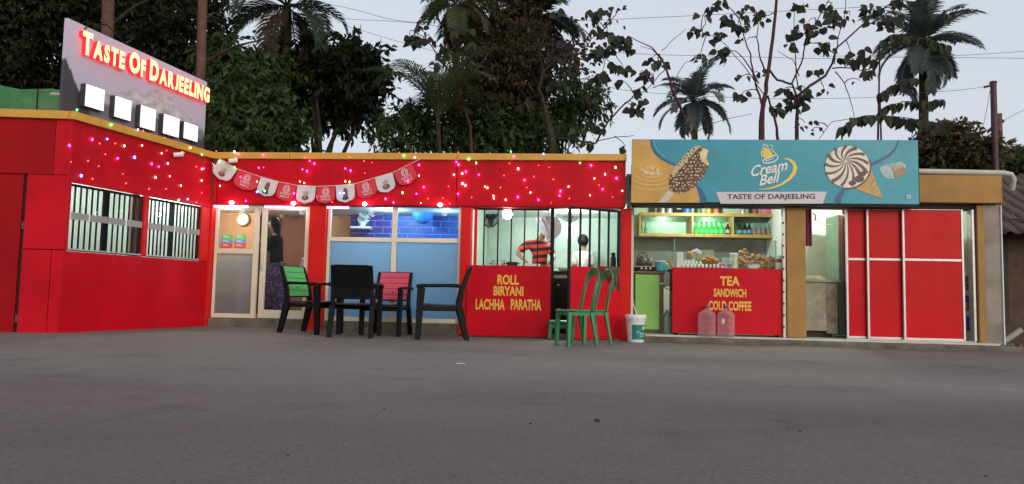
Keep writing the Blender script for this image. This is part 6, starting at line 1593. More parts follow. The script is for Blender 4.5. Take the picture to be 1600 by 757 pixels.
# ================================================================== VEGETATION
M_bark = mat('grey_bark', (0.045,0.036,0.030), 0.95, spec=0.05, var=0.4, scale=6, bump=0.5, bscale=25)
M_barkr = mat('reddish_bark', (0.085,0.040,0.045), 0.9, spec=0.05, var=0.3, scale=8)
M_barkg = mat('mossy_bark', (0.12,0.10,0.05), 0.95, var=0.4, scale=10, bump=0.5, bscale=30)
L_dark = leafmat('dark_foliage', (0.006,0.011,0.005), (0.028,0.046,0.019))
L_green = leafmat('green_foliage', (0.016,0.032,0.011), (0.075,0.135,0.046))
L_brown = leafmat('brown_creeper', (0.030,0.020,0.012), (0.085,0.065,0.035))
L_rust = leafmat('rusty_foliage', (0.035,0.030,0.014), (0.13,0.10,0.05))
L_palm = leafmat('palm_frond', (0.018,0.030,0.019), (0.062,0.092,0.055))
L_palmd = leafmat('dry_palm_frond', (0.03,0.022,0.014), (0.09,0.075,0.05))
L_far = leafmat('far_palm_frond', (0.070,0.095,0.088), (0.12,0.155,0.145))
L_big = leafmat('broad_leaf', (0.018,0.024,0.016), (0.070,0.085,0.055))
L_bigp = leafmat('purplish_leaf', (0.030,0.018,0.022), (0.07,0.045,0.05))

def leaf_verts(c, u, v, n, L, Wd, out_v, out_f):
    b = len(out_v)
    t = c+u*L; m = c+u*(L*0.45)
    out_v += [tuple(c), tuple(m+v*Wd+n*Wd*0.3), tuple(t), tuple(m-v*Wd+n*Wd*0.3)]
    out_f += [(b,b+1,b+2),(b,b+2,b+3)]
def rand_unit(q):
    while True:
        a = Vector((q.uniform(-1,1),q.uniform(-1,1),q.uniform(-1,1)))
        if 0.05 < a.length < 1: return a.normalized()
def crown_mesh(blobs, n, L, seed, droop=0.6, clump=0.45, per=14, shell=0.55):
    """leaf-sized faces in small sprays spread through the blob volumes; blobs = (centre, radii, weight)"""
    q = random.Random(seed); V = []; Fs = []
    tw = sum(b[2] for b in blobs)
    made = 0
    while made < n:
        r_ = q.uniform(0,tw)
        for c, rad, w in blobs:
            r_ -= w
            if r_ <= 0: break
        d = rand_unit(q); rr = shell+(1-shell)*q.random() if q.random() < 0.75 else q.random()
        stray = q.random() < 0.15
        if stray: rr = q.uniform(0.98,1.25)
        cc = Vector((c[0]+rad[0]*d.x*rr, c[1]+rad[1]*d.y*rr, c[2]+rad[2]*d.z*rr))
        ax = (d*0.7+rand_unit(q)*0.8+Vector((0,0,-droop*0.4))).normalized()
        ln = clump*q.uniform(0.5,1.2)*(1.5 if stray else 1)
        k = q.randint(per//2, per)
        for i in range(k):
            t = i/k; p = cc+ax*ln*(t-0.3)+Vector((0,0,-droop*0.25*ln*t*t))+rand_unit(q)*0.03
            u = (ax*0.5+rand_unit(q)*0.9+Vector((0,0,-droop))).normalized()
            v = u.cross(rand_unit(q)).normalized(); nn = u.cross(v)
            s = L*q.uniform(0.6,1.25)
            leaf_verts(p, u, v, nn, s, s*q.uniform(0.17,0.26), V, Fs)
            made += 1
    mb = MB(); mb.v = V; mb.f = Fs; mb.m = [0]*len(Fs)
    return mb
def limbs(base, top, blobs, r0, seed, n=9):
    q = random.Random(seed); mb = MB(); base = Vector(base); top = Vector(top)
    pts = [base.lerp(top,i/6)+Vector((q.uniform(-.08,.08),q.uniform(-.08,.08),0))*(1 if 0<i<6 else 0) for i in range(7)]
    mb.tube(pts, [r0*(1-0.55*i/6) for i in range(7)], 10)
    brs = []
    for i in range(n):
        c, rad, w = blobs[i % len(blobs)]; s = pts[q.randint(3,6)]
        e = Vector(c)+Vector((rad[0]*q.uniform(-.8,.8),rad[1]*q.uniform(-.8,.8),rad[2]*q.uniform(-.6,.9)))
        m = s.lerp(e,0.5)+Vector((q.uniform(-.2,.2),q.uniform(-.2,.2),q.uniform(-.1,.3)))
        brs.append(MB().tube([s,s.lerp(m,0.5)+Vector((0,0,0.03)),m,m.lerp(e,0.6),e],[r0*0.42,r0*0.34,r0*0.26,r0*0.16,r0*0.06],6))
    return mb, brs
def bt_tree(name, label, blobs_px, d, trunk_px, r0, lm, n, L, seed, bark=M_bark, droop=0.6, group='trees behind the shops', clump=0.45, shell=0.55):
    """blobs as photo ellipses (px,py,rx,ry,depth offset)"""
    k = (d-CAM_LOC.y)/FOC
    blobs = []
    for px,py,rx,ry,dy in blobs_px:
        c = at(px,py,d=d+dy); kk = k*(1+dy/(d-CAM_LOC.y)); blobs.append(((c.x,c.y,c.z),(rx*kk,max(0.5,min(rx,ry)*kk*0.9),ry*kk),rx*ry))
    b = at(trunk_px[0],trunk_px[1],d=d); top = at(trunk_px[2],trunk_px[3],d=d); b.z = 0
    t = thing(name, label, 'tree', (b.x,b.y,0), group=group)
    tr, br = limbs((b.x,b.y,0),top,blobs,r0,seed)
    ob('trunk', tr, bark, t, smooth=60); 
    for b_ in br: ob('limb', b_, bark, t, smooth=60)
    ob('crown', crown_mesh(blobs,n,L,seed+1,droop,clump,shell=shell), lm, t, raw=True)
    return t
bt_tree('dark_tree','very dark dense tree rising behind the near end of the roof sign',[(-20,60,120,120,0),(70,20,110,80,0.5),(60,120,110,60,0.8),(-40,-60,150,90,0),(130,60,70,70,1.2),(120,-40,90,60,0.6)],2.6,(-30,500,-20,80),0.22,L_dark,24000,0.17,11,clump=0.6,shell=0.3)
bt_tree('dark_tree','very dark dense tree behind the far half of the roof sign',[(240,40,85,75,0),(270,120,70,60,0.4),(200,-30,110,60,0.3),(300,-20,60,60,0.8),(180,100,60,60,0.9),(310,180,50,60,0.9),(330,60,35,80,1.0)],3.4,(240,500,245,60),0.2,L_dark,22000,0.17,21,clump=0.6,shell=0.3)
bt_tree('leafy_tree','green leafy tree just behind the corner where wing meets front',[(385,165,62,62,0),(350,110,50,55,0.5),(430,200,50,42,0.3),(365,215,48,30,-0.3),(410,115,45,40,0.8)],2.8,(395,500,395,170),0.10,L_green,11500,0.18,31,droop=0.8)
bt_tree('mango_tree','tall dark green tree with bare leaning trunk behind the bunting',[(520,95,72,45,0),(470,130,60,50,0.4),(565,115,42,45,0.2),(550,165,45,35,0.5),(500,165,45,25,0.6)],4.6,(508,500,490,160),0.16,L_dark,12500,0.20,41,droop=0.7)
bt_tree('creeper_tree','creeper covered brown tree column behind the middle of the red fascia',[(805,90,60,62,0),(790,150,60,60,0.2),(830,140,45,60,0.1),(760,60,45,50,0.5),(775,110,40,50,0.3),(815,30,50,38,0.4)],3.6,(800,500,805,90),0.20,L_brown,13000,0.13,51,droop=0.9,clump=0.5,shell=0.4)
bt_tree('green_understorey_tree','dark green bushy tree behind the red fascia below the creeper column',[(640,205,60,42,0),(710,195,55,45,0.3),(770,205,60,45,0),(835,210,50,40,0.2),(735,140,40,60,0.7)],3.2,(720,500,730,215),0.10,L_green,12500,0.14,61,droop=0.7)
bt_tree('feathery_tree','feathery green tree with fine drooping leaves behind the fascia end',[(905,155,38,28,0),(930,165,30,24,0.2),(885,185,32,30,0.1),(880,110,28,40,0.4)],3.8,(880,500,885,165),0.06,L_green,4200,0.12,71,droop=0.9,clump=0.35)
bt_tree('rusty_tree','brownish green round tree beyond the ochre fascia',[(1490,235,45,26,0),(1460,250,35,22,0.5),(1525,248,30,22,0.4),(1475,215,28,18,0.3)],8.0,(1490,500,1490,250),0.14,L_rust,12000,0.20,81,droop=0.4)
bt_tree('rusty_tree','green bush beyond the tiled roof at the photo edge',[(1590,262,26,16,0),(1610,255,30,22,0.5)],12.0,(1600,500,1600,262),0.12,L_green,4000,0.22,91,droop=0.4)

# ---- big trunks standing behind the roof sign
for (pa, pb, r_, lab, d_) in (((172,300,168,-20),0,0.115,'bare brown trunk lit red behind the middle of the roof sign',1.4),((313,300,318,-30),0,0.095,'bare brown trunk rising at the far end of the roof sign',2.2)):
    a = at(pa[0],pa[1],d=d_); b = at(pa[2],pa[3],d=d_); a.z = 0
    q = random.Random(int(r_*1000)); pts = [a.lerp(b,i/8)+Vector((q.uniform(-.015,.015),q.uniform(-.015,.015),0)) for i in range(9)]
    t = thing('bare_tree', lab, 'tree', tuple(a)); ob('trunk', MB().tube(pts,[r_*(1.15-0.25*i/8) for i in range(9)],12), mat('brown_bark',(0.10,0.055,0.04),0.9,var=0.35,scale=7,bump=0.4,bscale=22), t, smooth=60)
    for k in range(4):
        br = MB()
        s = pts[5+k % 3]; e = s+Vector((q.uniform(-1.2,1.2),q.uniform(0,0.8),q.uniform(0.2,1.0))); br.tube([s,s.lerp(e,0.5)+Vector((0,0,0.1)),e],[0.035,0.025,0.012],6)
        ob('limb', br, M_bark, t, smooth=60)

L_palmg = leafmat('fresh_palm_frond', (0.040,0.056,0.026), (0.105,0.135,0.065))
# ---- palms: each frond an object of its own
def frond_mesh(az, el, L, bend, seed, leaf=0.55, n=34, width=0.022, hang=0.5):
    q = random.Random(seed); mb = MB(); pts = []; p = Vector((0,0,0)); e = el; st = L/14
    h = Vector((math.cos(az),math.sin(az),0))
    for i in range(15):
        pts.append(p.copy()); dr = h*math.cos(e)+Vector((0,0,math.sin(e))); p = p+dr*st; e -= bend/14*(0.5+i/14)
    mb.tube(pts,[0.028*(1-0.85*i/14)*max(0.5,L/2.2) for i in range(15)],5,caps=False)
    V = mb.v; Fs = mb.f
    for i in range(n):
        t = 0.12+0.88*(i+q.uniform(-.3,.3))/n; t = min(max(t,0.1),0.995); f = t*14; k = min(int(f),13); pp = pts[k].lerp(pts[k+1],f-k)
        tg = (pts[k+1]-pts[k]).normalized(); side = tg.cross(Vector((0,0,1))); side = side.normalized() if side.length > 0.05 else Vector((-h.y,h.x,0)); up = side.cross(tg)
        ll = leaf*(0.35+0.65*math.sin(math.pi*min(1,(t*0.92+0.08))**0.8))*q.uniform(0.85,1.1)
        for s in (-1,1):
            d0 = (side*s*0.75+tg*0.65+up*0.25+Vector((0,0,-hang*0.3))).normalized(); d1 = (d0+Vector((0,0,-hang))+rand_unit(q)*0.12).normalized()
            m = pp+d0*ll*0.5; e_ = m+d1*ll*0.5; w = tg.cross(d0).cross(d0).normalized()*width
            b = len(V); V += [tuple(pp-w*0.5),tuple(pp+w*0.5),tuple(m+w),tuple(m-w),tuple(e_)]; Fs += [(b,b+1,b+2,b+3),(b+3,b+2,b+4)]
    mb.m = [0]*len(Fs)
    return mb
def palm(label, px, py, d, L, nf, seed, lm, bark=M_bark, r=0.13, els=(-0.5,1.35), base_px=None, leaf=0.5, group='palms behind the shops', az=None, bend=1.6, n=34, hang=0.5, trunk=True, width=0.022):
    c = at(px,py,d=d); q = random.Random(seed)
    b = Vector((c.x,c.y,0)) if base_px is None else at(base_px,300,d=d); b.z = 0
    t = thing('palm_tree', label, 'tree', tuple(b), group=group)
    if trunk:
        pts = [b.lerp(c,i/12)+Vector((0.10*math.sin(i/12*math.pi),0,0)) for i in range(13)]
        ob('trunk', MB().tube(pts,[r*(1.2-0.4*i/12)*(1+0.06*(i%2)) for i in range(13)],10), bark, t, smooth=60)
    for i in range(nf):
        a = 2*math.pi*(i*0.381966)+q.uniform(-.2,.2) if az is None else az[0]+(az[1]-az[0])*q.random()
        u = i/max(1,nf-1); el = els[0]+(els[1]-els[0])*u+q.uniform(-.12,.12)
        fm = frond_mesh(a, el, L*q.uniform(0.8,1.1), bend*q.uniform(0.8,1.2), seed*100+i, leaf, n, hang=hang, width=width)
        fm.v = [(v[0]+c.x,v[1]+c.y,v[2]+c.z) for v in fm.v]
        ob('frond', fm, lm if (u > 0.12 or lm is L_far) else L_palmd, t, raw=True)
    return t
palm('dark palm crown overhanging the leafy tree beside the roof sign',448,10,4.2,1.75,18,3,L_palm,els=(-0.7,1.3),leaf=0.6,r=0.12)
palm('young palm with arching fronds behind the pennant string end',684,185,2.3,1.75,15,4,L_palmg,els=(0.85,1.52),leaf=0.46,r=0.05,bark=M_bark,n=34,bend=1.9,width=0.014)
palm('palm with drooping dry fronds at the top centre of the sky',735,0,4.8,1.4,13,5,L_palmd,els=(-1.2,1.0),leaf=0.45,r=0.10)
L_palmg = leafmat('fresh_palm_frond', (0.045,0.060,0.026), (0.115,0.145,0.065))
palm('fresh green palm with hanging fronds at the top beside the creeper column',712,8,3.2,1.15,14,15,L_palmg,els=(-1.0,1.2),leaf=0.42,r=0.08,n=30,width=0.016)
palm('dark green bushy palm crown above the creeper column',838,30,4.4,1.35,18,6,L_palm,els=(-0.6,1.4),leaf=0.5,r=0.12,n=40)
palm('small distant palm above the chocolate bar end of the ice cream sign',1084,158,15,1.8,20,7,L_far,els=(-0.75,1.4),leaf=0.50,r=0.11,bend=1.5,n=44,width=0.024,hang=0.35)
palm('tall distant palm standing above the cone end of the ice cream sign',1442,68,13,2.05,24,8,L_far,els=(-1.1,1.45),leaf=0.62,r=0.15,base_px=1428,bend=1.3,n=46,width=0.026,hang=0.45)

# ---- sparse trees with large single leaves, each leaf its own piece
def leaf_piece(name, m, a, curl):
    mb = MB(); n = 9; rows = []
    for i in range(n):
        t = i/(n-1); w = 0.5*a*math.sin(math.pi*min(1,t**0.72))**0.8*(1-0.25*t)
        x = t; z = -curl*t*t
        rows.append([(x,-w,z+0.25*w),(x,0,z-0.02),(x,w,z+0.25*w)])
    mb.loft(rows, closed=False)
    return mesh_of(name, mb, m, 60)
LV = [leaf_piece('leaf', L_big, a, c) for a,c in ((0.80,0.15),(0.95,0.45),(0.62,0.25),(0.5,0.5))]
LVP = [leaf_piece('leaf', L_bigp, a, c) for a,c in ((0.6,0.2),(0.7,0.4))]
def hang_leaf(parent, p, size, q, meshes=LV, dirn=None):
    u = (Vector((q.uniform(-.8,.8),q.uniform(-.6,.3),q.uniform(-1.0,-0.1))) if dirn is None else Vector(dirn)+rand_unit(q)*0.35).normalized()
    v = u.cross(Vector((q.uniform(-.5,.5),1,q.uniform(-.4,.4)))).normalized(); n = u.cross(v)
    M = Matrix(((u.x*size,v.x*size,n.x*size,p.x),(u.y*size,v.y*size,n.y*size,p.y),(u.z*size,v.z*size,n.z*size,p.z),(0,0,0,1)))
    link_mesh('leaf', q.choice(meshes), parent, wm(parent).inverted() @ M)
def px_branch(mb, pts, d, r0, r1, q, n=6):
    P_ = [at(a,b,d=d+q.uniform(-.05,.05)) for a,b in pts]
    out_ = []
    for i in range(len(P_)-1):
        for k in range(3): out_.append(P_[i].lerp(P_[i+1],k/3)+Vector((q.uniform(-.012,.012),q.uniform(-.012,.012),q.uniform(-.012,.012))))
    out_.append(P_[-1])
    mb.tube(out_,[r0+(r1-r0)*i/(len(out_)-1) for i in range(len(out_))],n)
    return out_
def sparse_tree(name, label, trunk, rt, branches, clusters, d, seed, bark=M_barkr, size=(0.11,0.20), meshes=LV, group='sparse trees with large leaves'):
    q = random.Random(seed)
    b = at(trunk[0][0],trunk[0][1],d=d); b.z = 0
    t = thing(name, label, 'tree', tuple(b), group=group)
    P_ = [b]+[at(a,c,d=d) for a,c in trunk]
    tr = MB(); tr.tube(P_,[rt*(1.1-0.6*i/(len(P_)-1)) for i in range(len(P_))],10); ob('trunk', tr, bark, t, smooth=60)
    nodes = list(P_[1:])
    for br in branches:
        mb = MB(); o_ = px_branch(mb, br[0], d, br[1], br[2], q); nodes += o_; ob('limb', mb, bark, t, smooth=60)
    for cl in clusters:
        tw = MB()
        px, py, n = cl[:3]; sz = cl[3] if len(cl) > 3 else 1.0
        c = at(px,py,d=d+q.uniform(-.3,.3))
        s = min(nodes, key=lambda v: (v-c).length)
        m = s.lerp(c,0.5)+Vector((q.uniform(-.08,.08),0,q.uniform(0,0.10)))
        tw.tube([s,s.lerp(m,0.5)+Vector((0,0,0.02)),m,m.lerp(c,0.6)+Vector((0,0,0.03)),c],[0.011,0.010,0.008,0.007,0.005],5); ob('twig', tw, bark, t, smooth=60)
        for k in range(int(n*1.7+0.5)):
            p = c+Vector((q.gauss(0,0.07),q.gauss(0,0.06),q.gauss(0,0.04)))
            hang_leaf(t, p, q.uniform(*size)*sz, q, meshes if q.random() < 0.88 else LVP)
    return t, nodes
d6 = 2.6
sparse_tree('large_leaf_tree','sparse tree with mossy forked trunk and large leaves above the sign logo',[(1190,300),(1190,190),(1192,165)],0.075,
  [([(1192,168),(1198,130),(1205,80),(1212,20),(1216,-40)],0.045,0.025),([(1192,170),(1183,140),(1178,120),(1172,85),(1160,50),(1155,30)],0.022,0.008),([(1190,175),(1200,150),(1213,200),(1217,225)],0.012,0.03),
   ([(1198,115),(1188,92),(1183,60),(1184,30)],0.018,0.007),([(1185,130),(1165,95),(1150,80),(1132,78)],0.014,0.005),([(1195,150),(1160,100),(1125,62),(1095,50)],0.010,0.004),([(1200,108),(1215,125),(1238,132)],0.022,0.02)],
  [(1107,13,4),(1100,25,2),(1126,3,3),(1089,48,3),(1098,50,2),(1120,57,4),(1139,27,3),(1158,22,4),(1183,24,4),(1192,30,2),(1154,41,4),(1170,40,2,0.8),(1132,80,5),(1130,92,2),(1094,90,3,0.8),(1158,149,4),(1159,122,2,0.7),(1167,63,1,0.8),(1187,115,3,0.7),(1213,174,5),(1168,10,2)], d6, 101, bark=M_barkr)
sparse_tree('large_leaf_tree','sparse tree with reddish spreading limbs and large leaves above the cone',[(1245,300),(1245,190),(1247,150)],0.05,
  [([(1246,155),(1238,130),(1252,100),(1258,70),(1275,35),(1300,-10)],0.02,0.008),([(1247,150),(1265,135),(1290,118),(1300,100),(1308,75),(1345,40),(1400,0)],0.032,0.012),([(1300,108),(1320,105),(1345,110),(1360,95)],0.014,0.006),
   ([(1303,100),(1310,60),(1320,20),(1322,-20)],0.012,0.006),([(1305,112),(1320,130),(1330,160),(1335,185)],0.012,0.005),([(1248,120),(1240,95),(1215,80)],0.010,0.005),([(1247,140),(1243,100),(1240,60),(1242,15)],0.014,0.006),([(1335,185),(1300,190),(1280,217)],0.006,0.006)],
  [(1243,10,5),(1256,8,3),(1250,54,5),(1240,48,3),(1230,68,3),(1262,44,4),(1278,48,4),(1284,70,4),(1292,78,3),(1269,111,4),(1288,141,3,0.8),(1227,143,5),(1259,146,6),(1240,150,5,1.1),(1229,165,5),(1250,160,4),(1301,22,5),(1303,36,4),(1295,12,3),(1349,13,4),(1328,24,2,0.8),(1367,18,4),(1360,28,2),(1382,37,3),(1399,30,4),(1390,34,3),(1397,4,5),(1410,6,4),(1441,4,5),(1475,22,4),(1267,55,3),(1286,70,3),(1262,35,2),(1323,91,3),(1338,98,4),(1330,86,3),(1358,91,5),(1346,80,3),(1352,115,4),(1360,112,3),(1343,126,1,0.6),(1258,193,3,0.7),(1276,195,1,0.6),(1267,205,1,0.6)], d6+0.2, 103)
# arching sprays with two rows of drooping leaves
def spray(label, pts, d, seed, n, size, base=(1380,300)):
    q = random.Random(seed); b = at(base[0],base[1],d=d); b.z = 0
    t = thing('drooping_branch_tree', label, 'tree', tuple(b), group='sparse trees with large leaves')
    mb = MB(); P0 = at(pts[0][0],pts[0][1],d=d)
    mb.tube([b, b.lerp(P0,0.5)+Vector((0.1,0,0.2)), P0],[0.03,0.022,0.012],6); ob('trunk', mb, M_barkr, t, smooth=60)
    mb = MB(); o_ = px_branch(mb, pts, d, 0.012, 0.005, q); ob('limb', mb, M_barkr, t, smooth=60)
    for i in range(n):
        f = (i+0.5)/n*(len(o_)-1); k = int(f); p = o_[k].lerp(o_[min(k+1,len(o_)-1)],f-k)
        for s in (0,1):
            hang_leaf(t, p+Vector((q.uniform(-.03,.03),q.uniform(-.05,.05),0)), size*q.uniform(0.8,1.2), q, LV, (q.uniform(-.35,.35),q.uniform(-.4,.4),-1))
spray('long drooping leafy spray lying just above the cone end of the sign',[(1315,200),(1335,185),(1360,180),(1400,183),(1440,188),(1484,198)],1.6,201,22,0.19,(1300,300))
spray('drooping leafy spray above the longest one, before the tall palm trunk',[(1372,178),(1385,166),(1410,160),(1445,160),(1476,156)],1.9,202,14,0.17,(1350,300))
spray('short curling leafy spray at the left of the tall palm crown',[(1375,150),(1392,136),(1412,126),(1436,122)],2.0,203,9,0.18,(1362,300))
spray('leafy spray crossing the tall palm crown',[(1375,65),(1395,54),(1420,54),(1450,62),(1486,72)],2.2,204,17,0.18,(1345,300))
t5, n5 = sparse_tree('bare_branch_tree','bare reddish branch tree with few leaves left of the small distant palm',[(1088,300),(1082,212),(1066,175)],0.035,
  [([(1066,175),(1050,140),(1040,105),(1030,88),(1018,75),(985,58)],0.028,0.007),([(1038,100),(1020,78),(1000,72)],0.008,0.004),([(1050,130),(1070,100),(1085,90)],0.007,0.004),([(1034,80),(1055,60),(1072,45)],0.007,0.004),([(1040,108),(1010,140),(978,160)],0.009,0.004),([(1080,210),(1120,190),(1175,178)],0.008,0.004)],
  [(1018,92,3,0.8),(1037,95,3,1.2),(1030,100,2),(1012,117,4,0.9),(1006,118,2),(1093,88,2,0.8)], d6-0.3, 105)
t4, n4 = sparse_tree('large_leaf_tree','sparse large leaved tree on a thick dark stump behind the fascia end',[(866,300),(862,215),(850,165)],0.11,
  [([(852,170),(842,140),(850,110),(870,95),(905,85),(940,88)],0.05,0.012),([(865,215),(900,220),(930,225)],0.02,0.02),([(930,225),(950,190),(975,165),(1000,140),(1020,120)],0.022,0.008),([(930,222),(960,215),(990,212)],0.010,0.006),([(870,95),(885,115),(900,125)],0.014,0.006),([(905,85),(925,60),(945,45)],0.012,0.005),([(850,120),(843,80),(850,60)],0.02,0.01),([(940,88),(965,75),(985,62)],0.012,0.005)],
  [(935,22,5),(920,20,3,0.8),(925,30,3),(960,12,2,0.7),(970,15,2,0.6),(955,35,2,0.6),(935,45,5),(948,50,4),(955,62,5),(965,60,5),(975,65,6),(980,72,5),(958,78,4),(945,78,4),(930,85,4),(955,102,4,1.3),(940,118,6,1.2),(935,125,4),(975,108,3),(970,127,2,0.9),(870,20,3),(885,70,4),(895,30,2),(868,128,6,1.1),(880,132,4),(825,158,4,1.1),(918,150,4,0.8),(994,143,4,0.9),(1004,158,3,0.8),(990,171,6),(998,168,3),(1000,112,2,0.9),(1010,115,3,0.9),(935,200,4),(928,198,3),(905,205,3),(920,228,3),(978,230,3,0.8)], d6, 107, bark=M_bark)
q = random.Random(12); tpp = MB()
for k in range(170):
    c = at(q.gauss(900,24),q.gauss(78,20),d=d6+q.uniform(-.3,.3)); hang_leaf(t4, c, q.uniform(0.07,0.12), q, LVP)
sparse_tree('large_leaf_tree','sparse large leaved tree with pale leaves beside the young palm',[(740,300),(735,200),(715,130)],0.04,
  [([(715,130),(690,95),(665,60),(650,50)],0.02,0.006),([(715,130),(705,80),(720,60)],0.02,0.008),([(715,132),(745,110),(770,75)],0.015,0.008)],
  [(640,58,5),(650,62,5),(660,40,4,0.8),(672,62,4),(655,66,4),(700,84,4),(712,45,5),(730,50,5),(740,70,4),(720,80,4),(750,80,4),(690,75,4),(685,100,4),(735,140,4,0.9),(725,170,4,0.9),(735,100,4)], 2.6, 109)
q = random.Random(5)

# ---- poles and wires
M_pole = mat('maroon_pole', (0.075,0.030,0.035), 0.6, var=0.3, scale=6); M_pole2 = mat('weathered_pole', (0.13,0.095,0.085), 0.85, var=0.35, scale=5)
a = at(1552,131,d=7.5)
po = thing('utility_pole', 'maroon steel utility pole rising beyond the ochre fascia', 'pole', (a.x,a.y,0))
ob('post', MB().tube([(a.x-0.02,a.y,0),(a.x,a.y,a.z)],[0.085,0.07],12), M_pole, po, smooth=50)
ob('cap', MB().lathe([(0.085,0),(0.085,0.05),(0.03,0.07)],12,(a.x,a.y,a.z)), M_pole, po, smooth=50)
ob('insulator', MB().tube([(a.x-0.22,a.y,a.z-0.09),(a.x-0.07,a.y,a.z-0.05)],0.03,8), M_pole2, po, smooth=50)
b = at(1561,178,d=8.5)
po2 = thing('utility_pole', 'shorter weathered pole right behind the maroon pole', 'pole', (b.x,b.y,0))
ob('post', MB().tube([(b.x,b.y,0),(b.x,b.y,b.z)],[0.085,0.07],10), M_pole2, po2, smooth=50)
ob('insulator', MB().sphere((b.x+0.08,b.y,b.z-0.2),0.05,8,6), M_pole2, po2)
M_wr = mat('power_wire', (0.045,0.045,0.05), 0.6)
def wire(label, pts, d, r=0.0055):
    P_ = [at(x,y,d=d) for x,y in pts]; out_ = []
    n = len(P_)
    for i in range(n-1):
        for k in range(8):
            t = k/8; p0 = P_[max(i-1,0)]; p1 = P_[i]; p2 = P_[i+1]; p3 = P_[min(i+2,n-1)]
            out_.append(0.5*((2*p1)+(p2-p0)*t+(2*p0-5*p1+4*p2-p3)*t*t+(3*p1-p0-3*p2+p3)*t*t*t))
    out_.append(P_[-1])
    mb = MB().tube(out_, r, 5)
    single('power_wire', mb, M_wr, label, 'wire', 'power wires across the sky', smooth=60)
wire('power wire from the dark palm to the top of the creeper column',[(480,0),(548,14),(620,32),(700,36),(900,33),(1100,24),(1300,14),(1420,8)],6.0)
wire('power wire running level across the sky above the distant palms',[(440,18),(545,30),(660,38),(850,70),(990,84),(1160,89),(1300,92),(1420,90),(1640,92)],6.3)
wire('power wire rising gently to the photo edge beside the tall palm',[(1280,88),(1420,88),(1500,87),(1610,80)],6.6)
wire('power wire ending at the maroon pole insulator',[(545,42),(640,70),(800,110),(930,132),(1000,144),(1180,154),(1350,153),(1420,147),(1500,141),(1545,135)],7.2)
wire('short power wire from the weathered pole to the photo edge',[(1563,192),(1580,182),(1605,170)],8.4)
wire('stay wire slanting down from the maroon pole',[(1547,142),(1540,180),(1532,218)],7.5,0.006)
# ---- far roofs at the right edge
fh = thing('far_house', 'pale distant house with reddish roof at the right edge', 'house', tuple(at(1590,260,d=30)*1.0))
c = at(1590,235,d=30); 
ob('wall', MB().box(c.x-0.9,c.x+3,29.5,33,0,c.z-0.1), mat('pale_wall',(0.45,0.45,0.45),0.8), fh)
rfm = MB(); rfm.add([(c.x-1.3,29,c.z-0.15),(c.x+3.4,29,c.z-0.15),(c.x+3.4,31.2,c.z+0.5),(c.x-1.3,31.2,c.z+0.5),(c.x-1.3,33.5,c.z-0.15),(c.x+3.4,33.5,c.z-0.15)],[(0,1,2,3),(3,2,5,4)]); ob('roof', rfm, mat('far_red_roof',(0.26,0.15,0.14),0.8), fh)
for k in range(2): ob('window', MB().box(c.x-0.3+k*1.2,c.x+0.3+k*1.2,29.46,29.499,c.z-1.3,c.z-0.6), M_dark, fh)

# ---- green net over the water tank on the wing roof
gp = at(40,150,d=-1.2)
gn = thing('netted_tank', 'green net covered water tank on the wing roof at the left edge', 'tank', (gp.x-0.5,-1.2,2.72))
M_net = mat('green_net', (0.02,0.17,0.045), 0.6, var=0.35, scale=5)
xr = at(84,150,d=-1.2).x; zt_ = at(40,131,d=-1.2).z
rings = []
for j in range(9):
    t = j/8; z = 2.73+(zt_-2.73)*t; rr = 1.0-0.03*math.sin(t*25)-0.10*max(0,t-0.8)*5
    rings.append([(xr-1.1+1.1*rr*math.cos(2*math.pi*k/28), -0.3+0.9*rr*math.sin(2*math.pi*k/28), z+0.04*math.sin(k*1.3)*t) for k in range(28)])
ob('net', MB().loft(rings), M_net, gn, smooth=50)
for z in (2.83, 2.98):
    ob('hoop', MB().tube([(xr-1.1+1.125*math.cos(2*math.pi*k/28), -0.3+0.925*math.sin(2*math.pi*k/28), z) for k in range(29)],0.012,5), M_black, gn)
for k in range(0,28,3): ob('stay', MB().tube([(xr-1.1+1.13*math.cos(2*math.pi*k/28), -0.3+0.93*math.sin(2*math.pi*k/28), 2.73),(xr-1.1+1.12*math.cos(2*math.pi*k/28), -0.3+0.92*math.sin(2*math.pi*k/28), zt_-0.02)],0.010,5), M_black, gn)
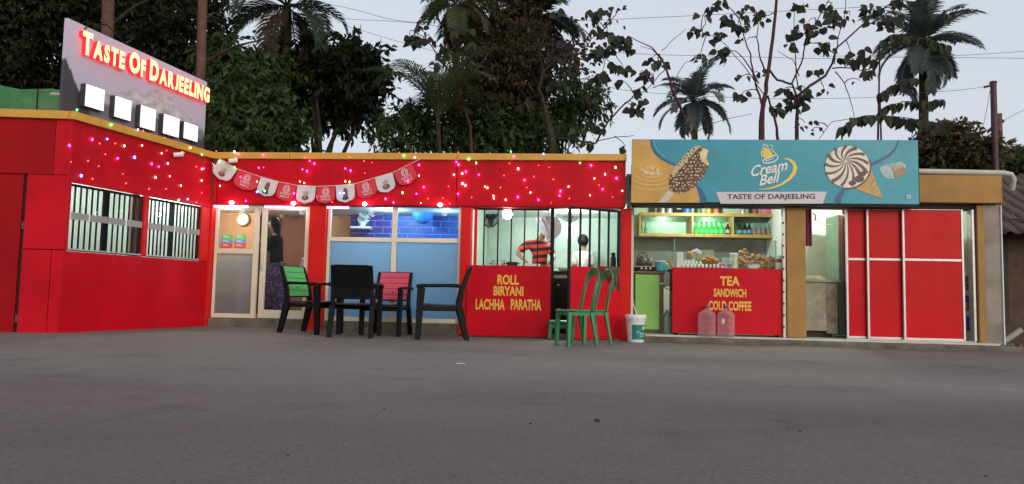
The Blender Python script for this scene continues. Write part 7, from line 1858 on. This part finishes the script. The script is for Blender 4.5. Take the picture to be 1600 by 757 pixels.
pb_ = at(80,147,d=-1.0); single('roof_pipe', MB().tube([pb_, pb_+Vector((0.55,0,-0.03))],0.022,8), mat('grey_white_pipe',(0.6,0.6,0.57),0.5), 'short grey pipe sticking out beside the netted tank', 'pipe')

# ---- grit and dead leaves swept against the shop fronts and strewn over the yard
q = random.Random(77); gm = MB(); lm_ = MB()
def bit(mb, x, y, r):
    z = gz(x,y)+r*0.3; a = q.uniform(0,6.28)
    pts = [(x+r*math.cos(a+k*1.5708)*q.uniform(.6,1.2), y+r*math.sin(a+k*1.5708)*q.uniform(.6,1.2), z) for k in range(4)]
    mb.add(pts+[(x,y,z+r*0.6)], [(0,1,4),(1,2,4),(2,3,4),(3,0,4)])
for k in range(520):
    x = q.uniform(-5.0,7.2); y0 = -0.06 if x < -0.8 else (-0.12 if x < 2 else -0.12-(x-2.05)*0.063-0.03)
    bit(gm, x, y0-abs(q.gauss(0,0.10)), q.uniform(0.004,0.014))
for k in range(420):
    bit(gm, q.uniform(-7,8), -q.uniform(0.3,1)**0.8*8.5, q.uniform(0.0025,0.006))
gr_ = ob('grit', gm, mat('grit_stone',(0.12,0.11,0.10),0.9,var=0.5,scale=3,island=True), smooth=None); tag(gr_, 'loose grit and crumbs strewn over the asphalt', kind='stuff')
for k in range(60):
    x = q.uniform(-5,7.2); y0 = -0.08 if x < 2 else -0.16-(x-2.05)*0.063
    y = y0-abs(q.gauss(0,0.25)); c = Vector((x,y,gz(x,y)+0.008)); a = q.uniform(0,6.28); u = Vector((math.cos(a),math.sin(a),q.uniform(-.1,.3))).normalized(); v = Vector((-math.sin(a),math.cos(a),q.uniform(-.2,.2))).normalized()
    l = q.uniform(0.02,0.05); lm_.add([c-u*l*0.5,c+v*l*0.28,c+u*l*0.5,c-v*l*0.28],[(0,1,2,3)])
dl = ob('dead_leaves', lm_, mat('dead_leaf',(0.13,0.085,0.045),0.9,var=0.5,scale=4,island=True)); tag(dl, 'small dead leaves blown against the shop fronts', kind='stuff')
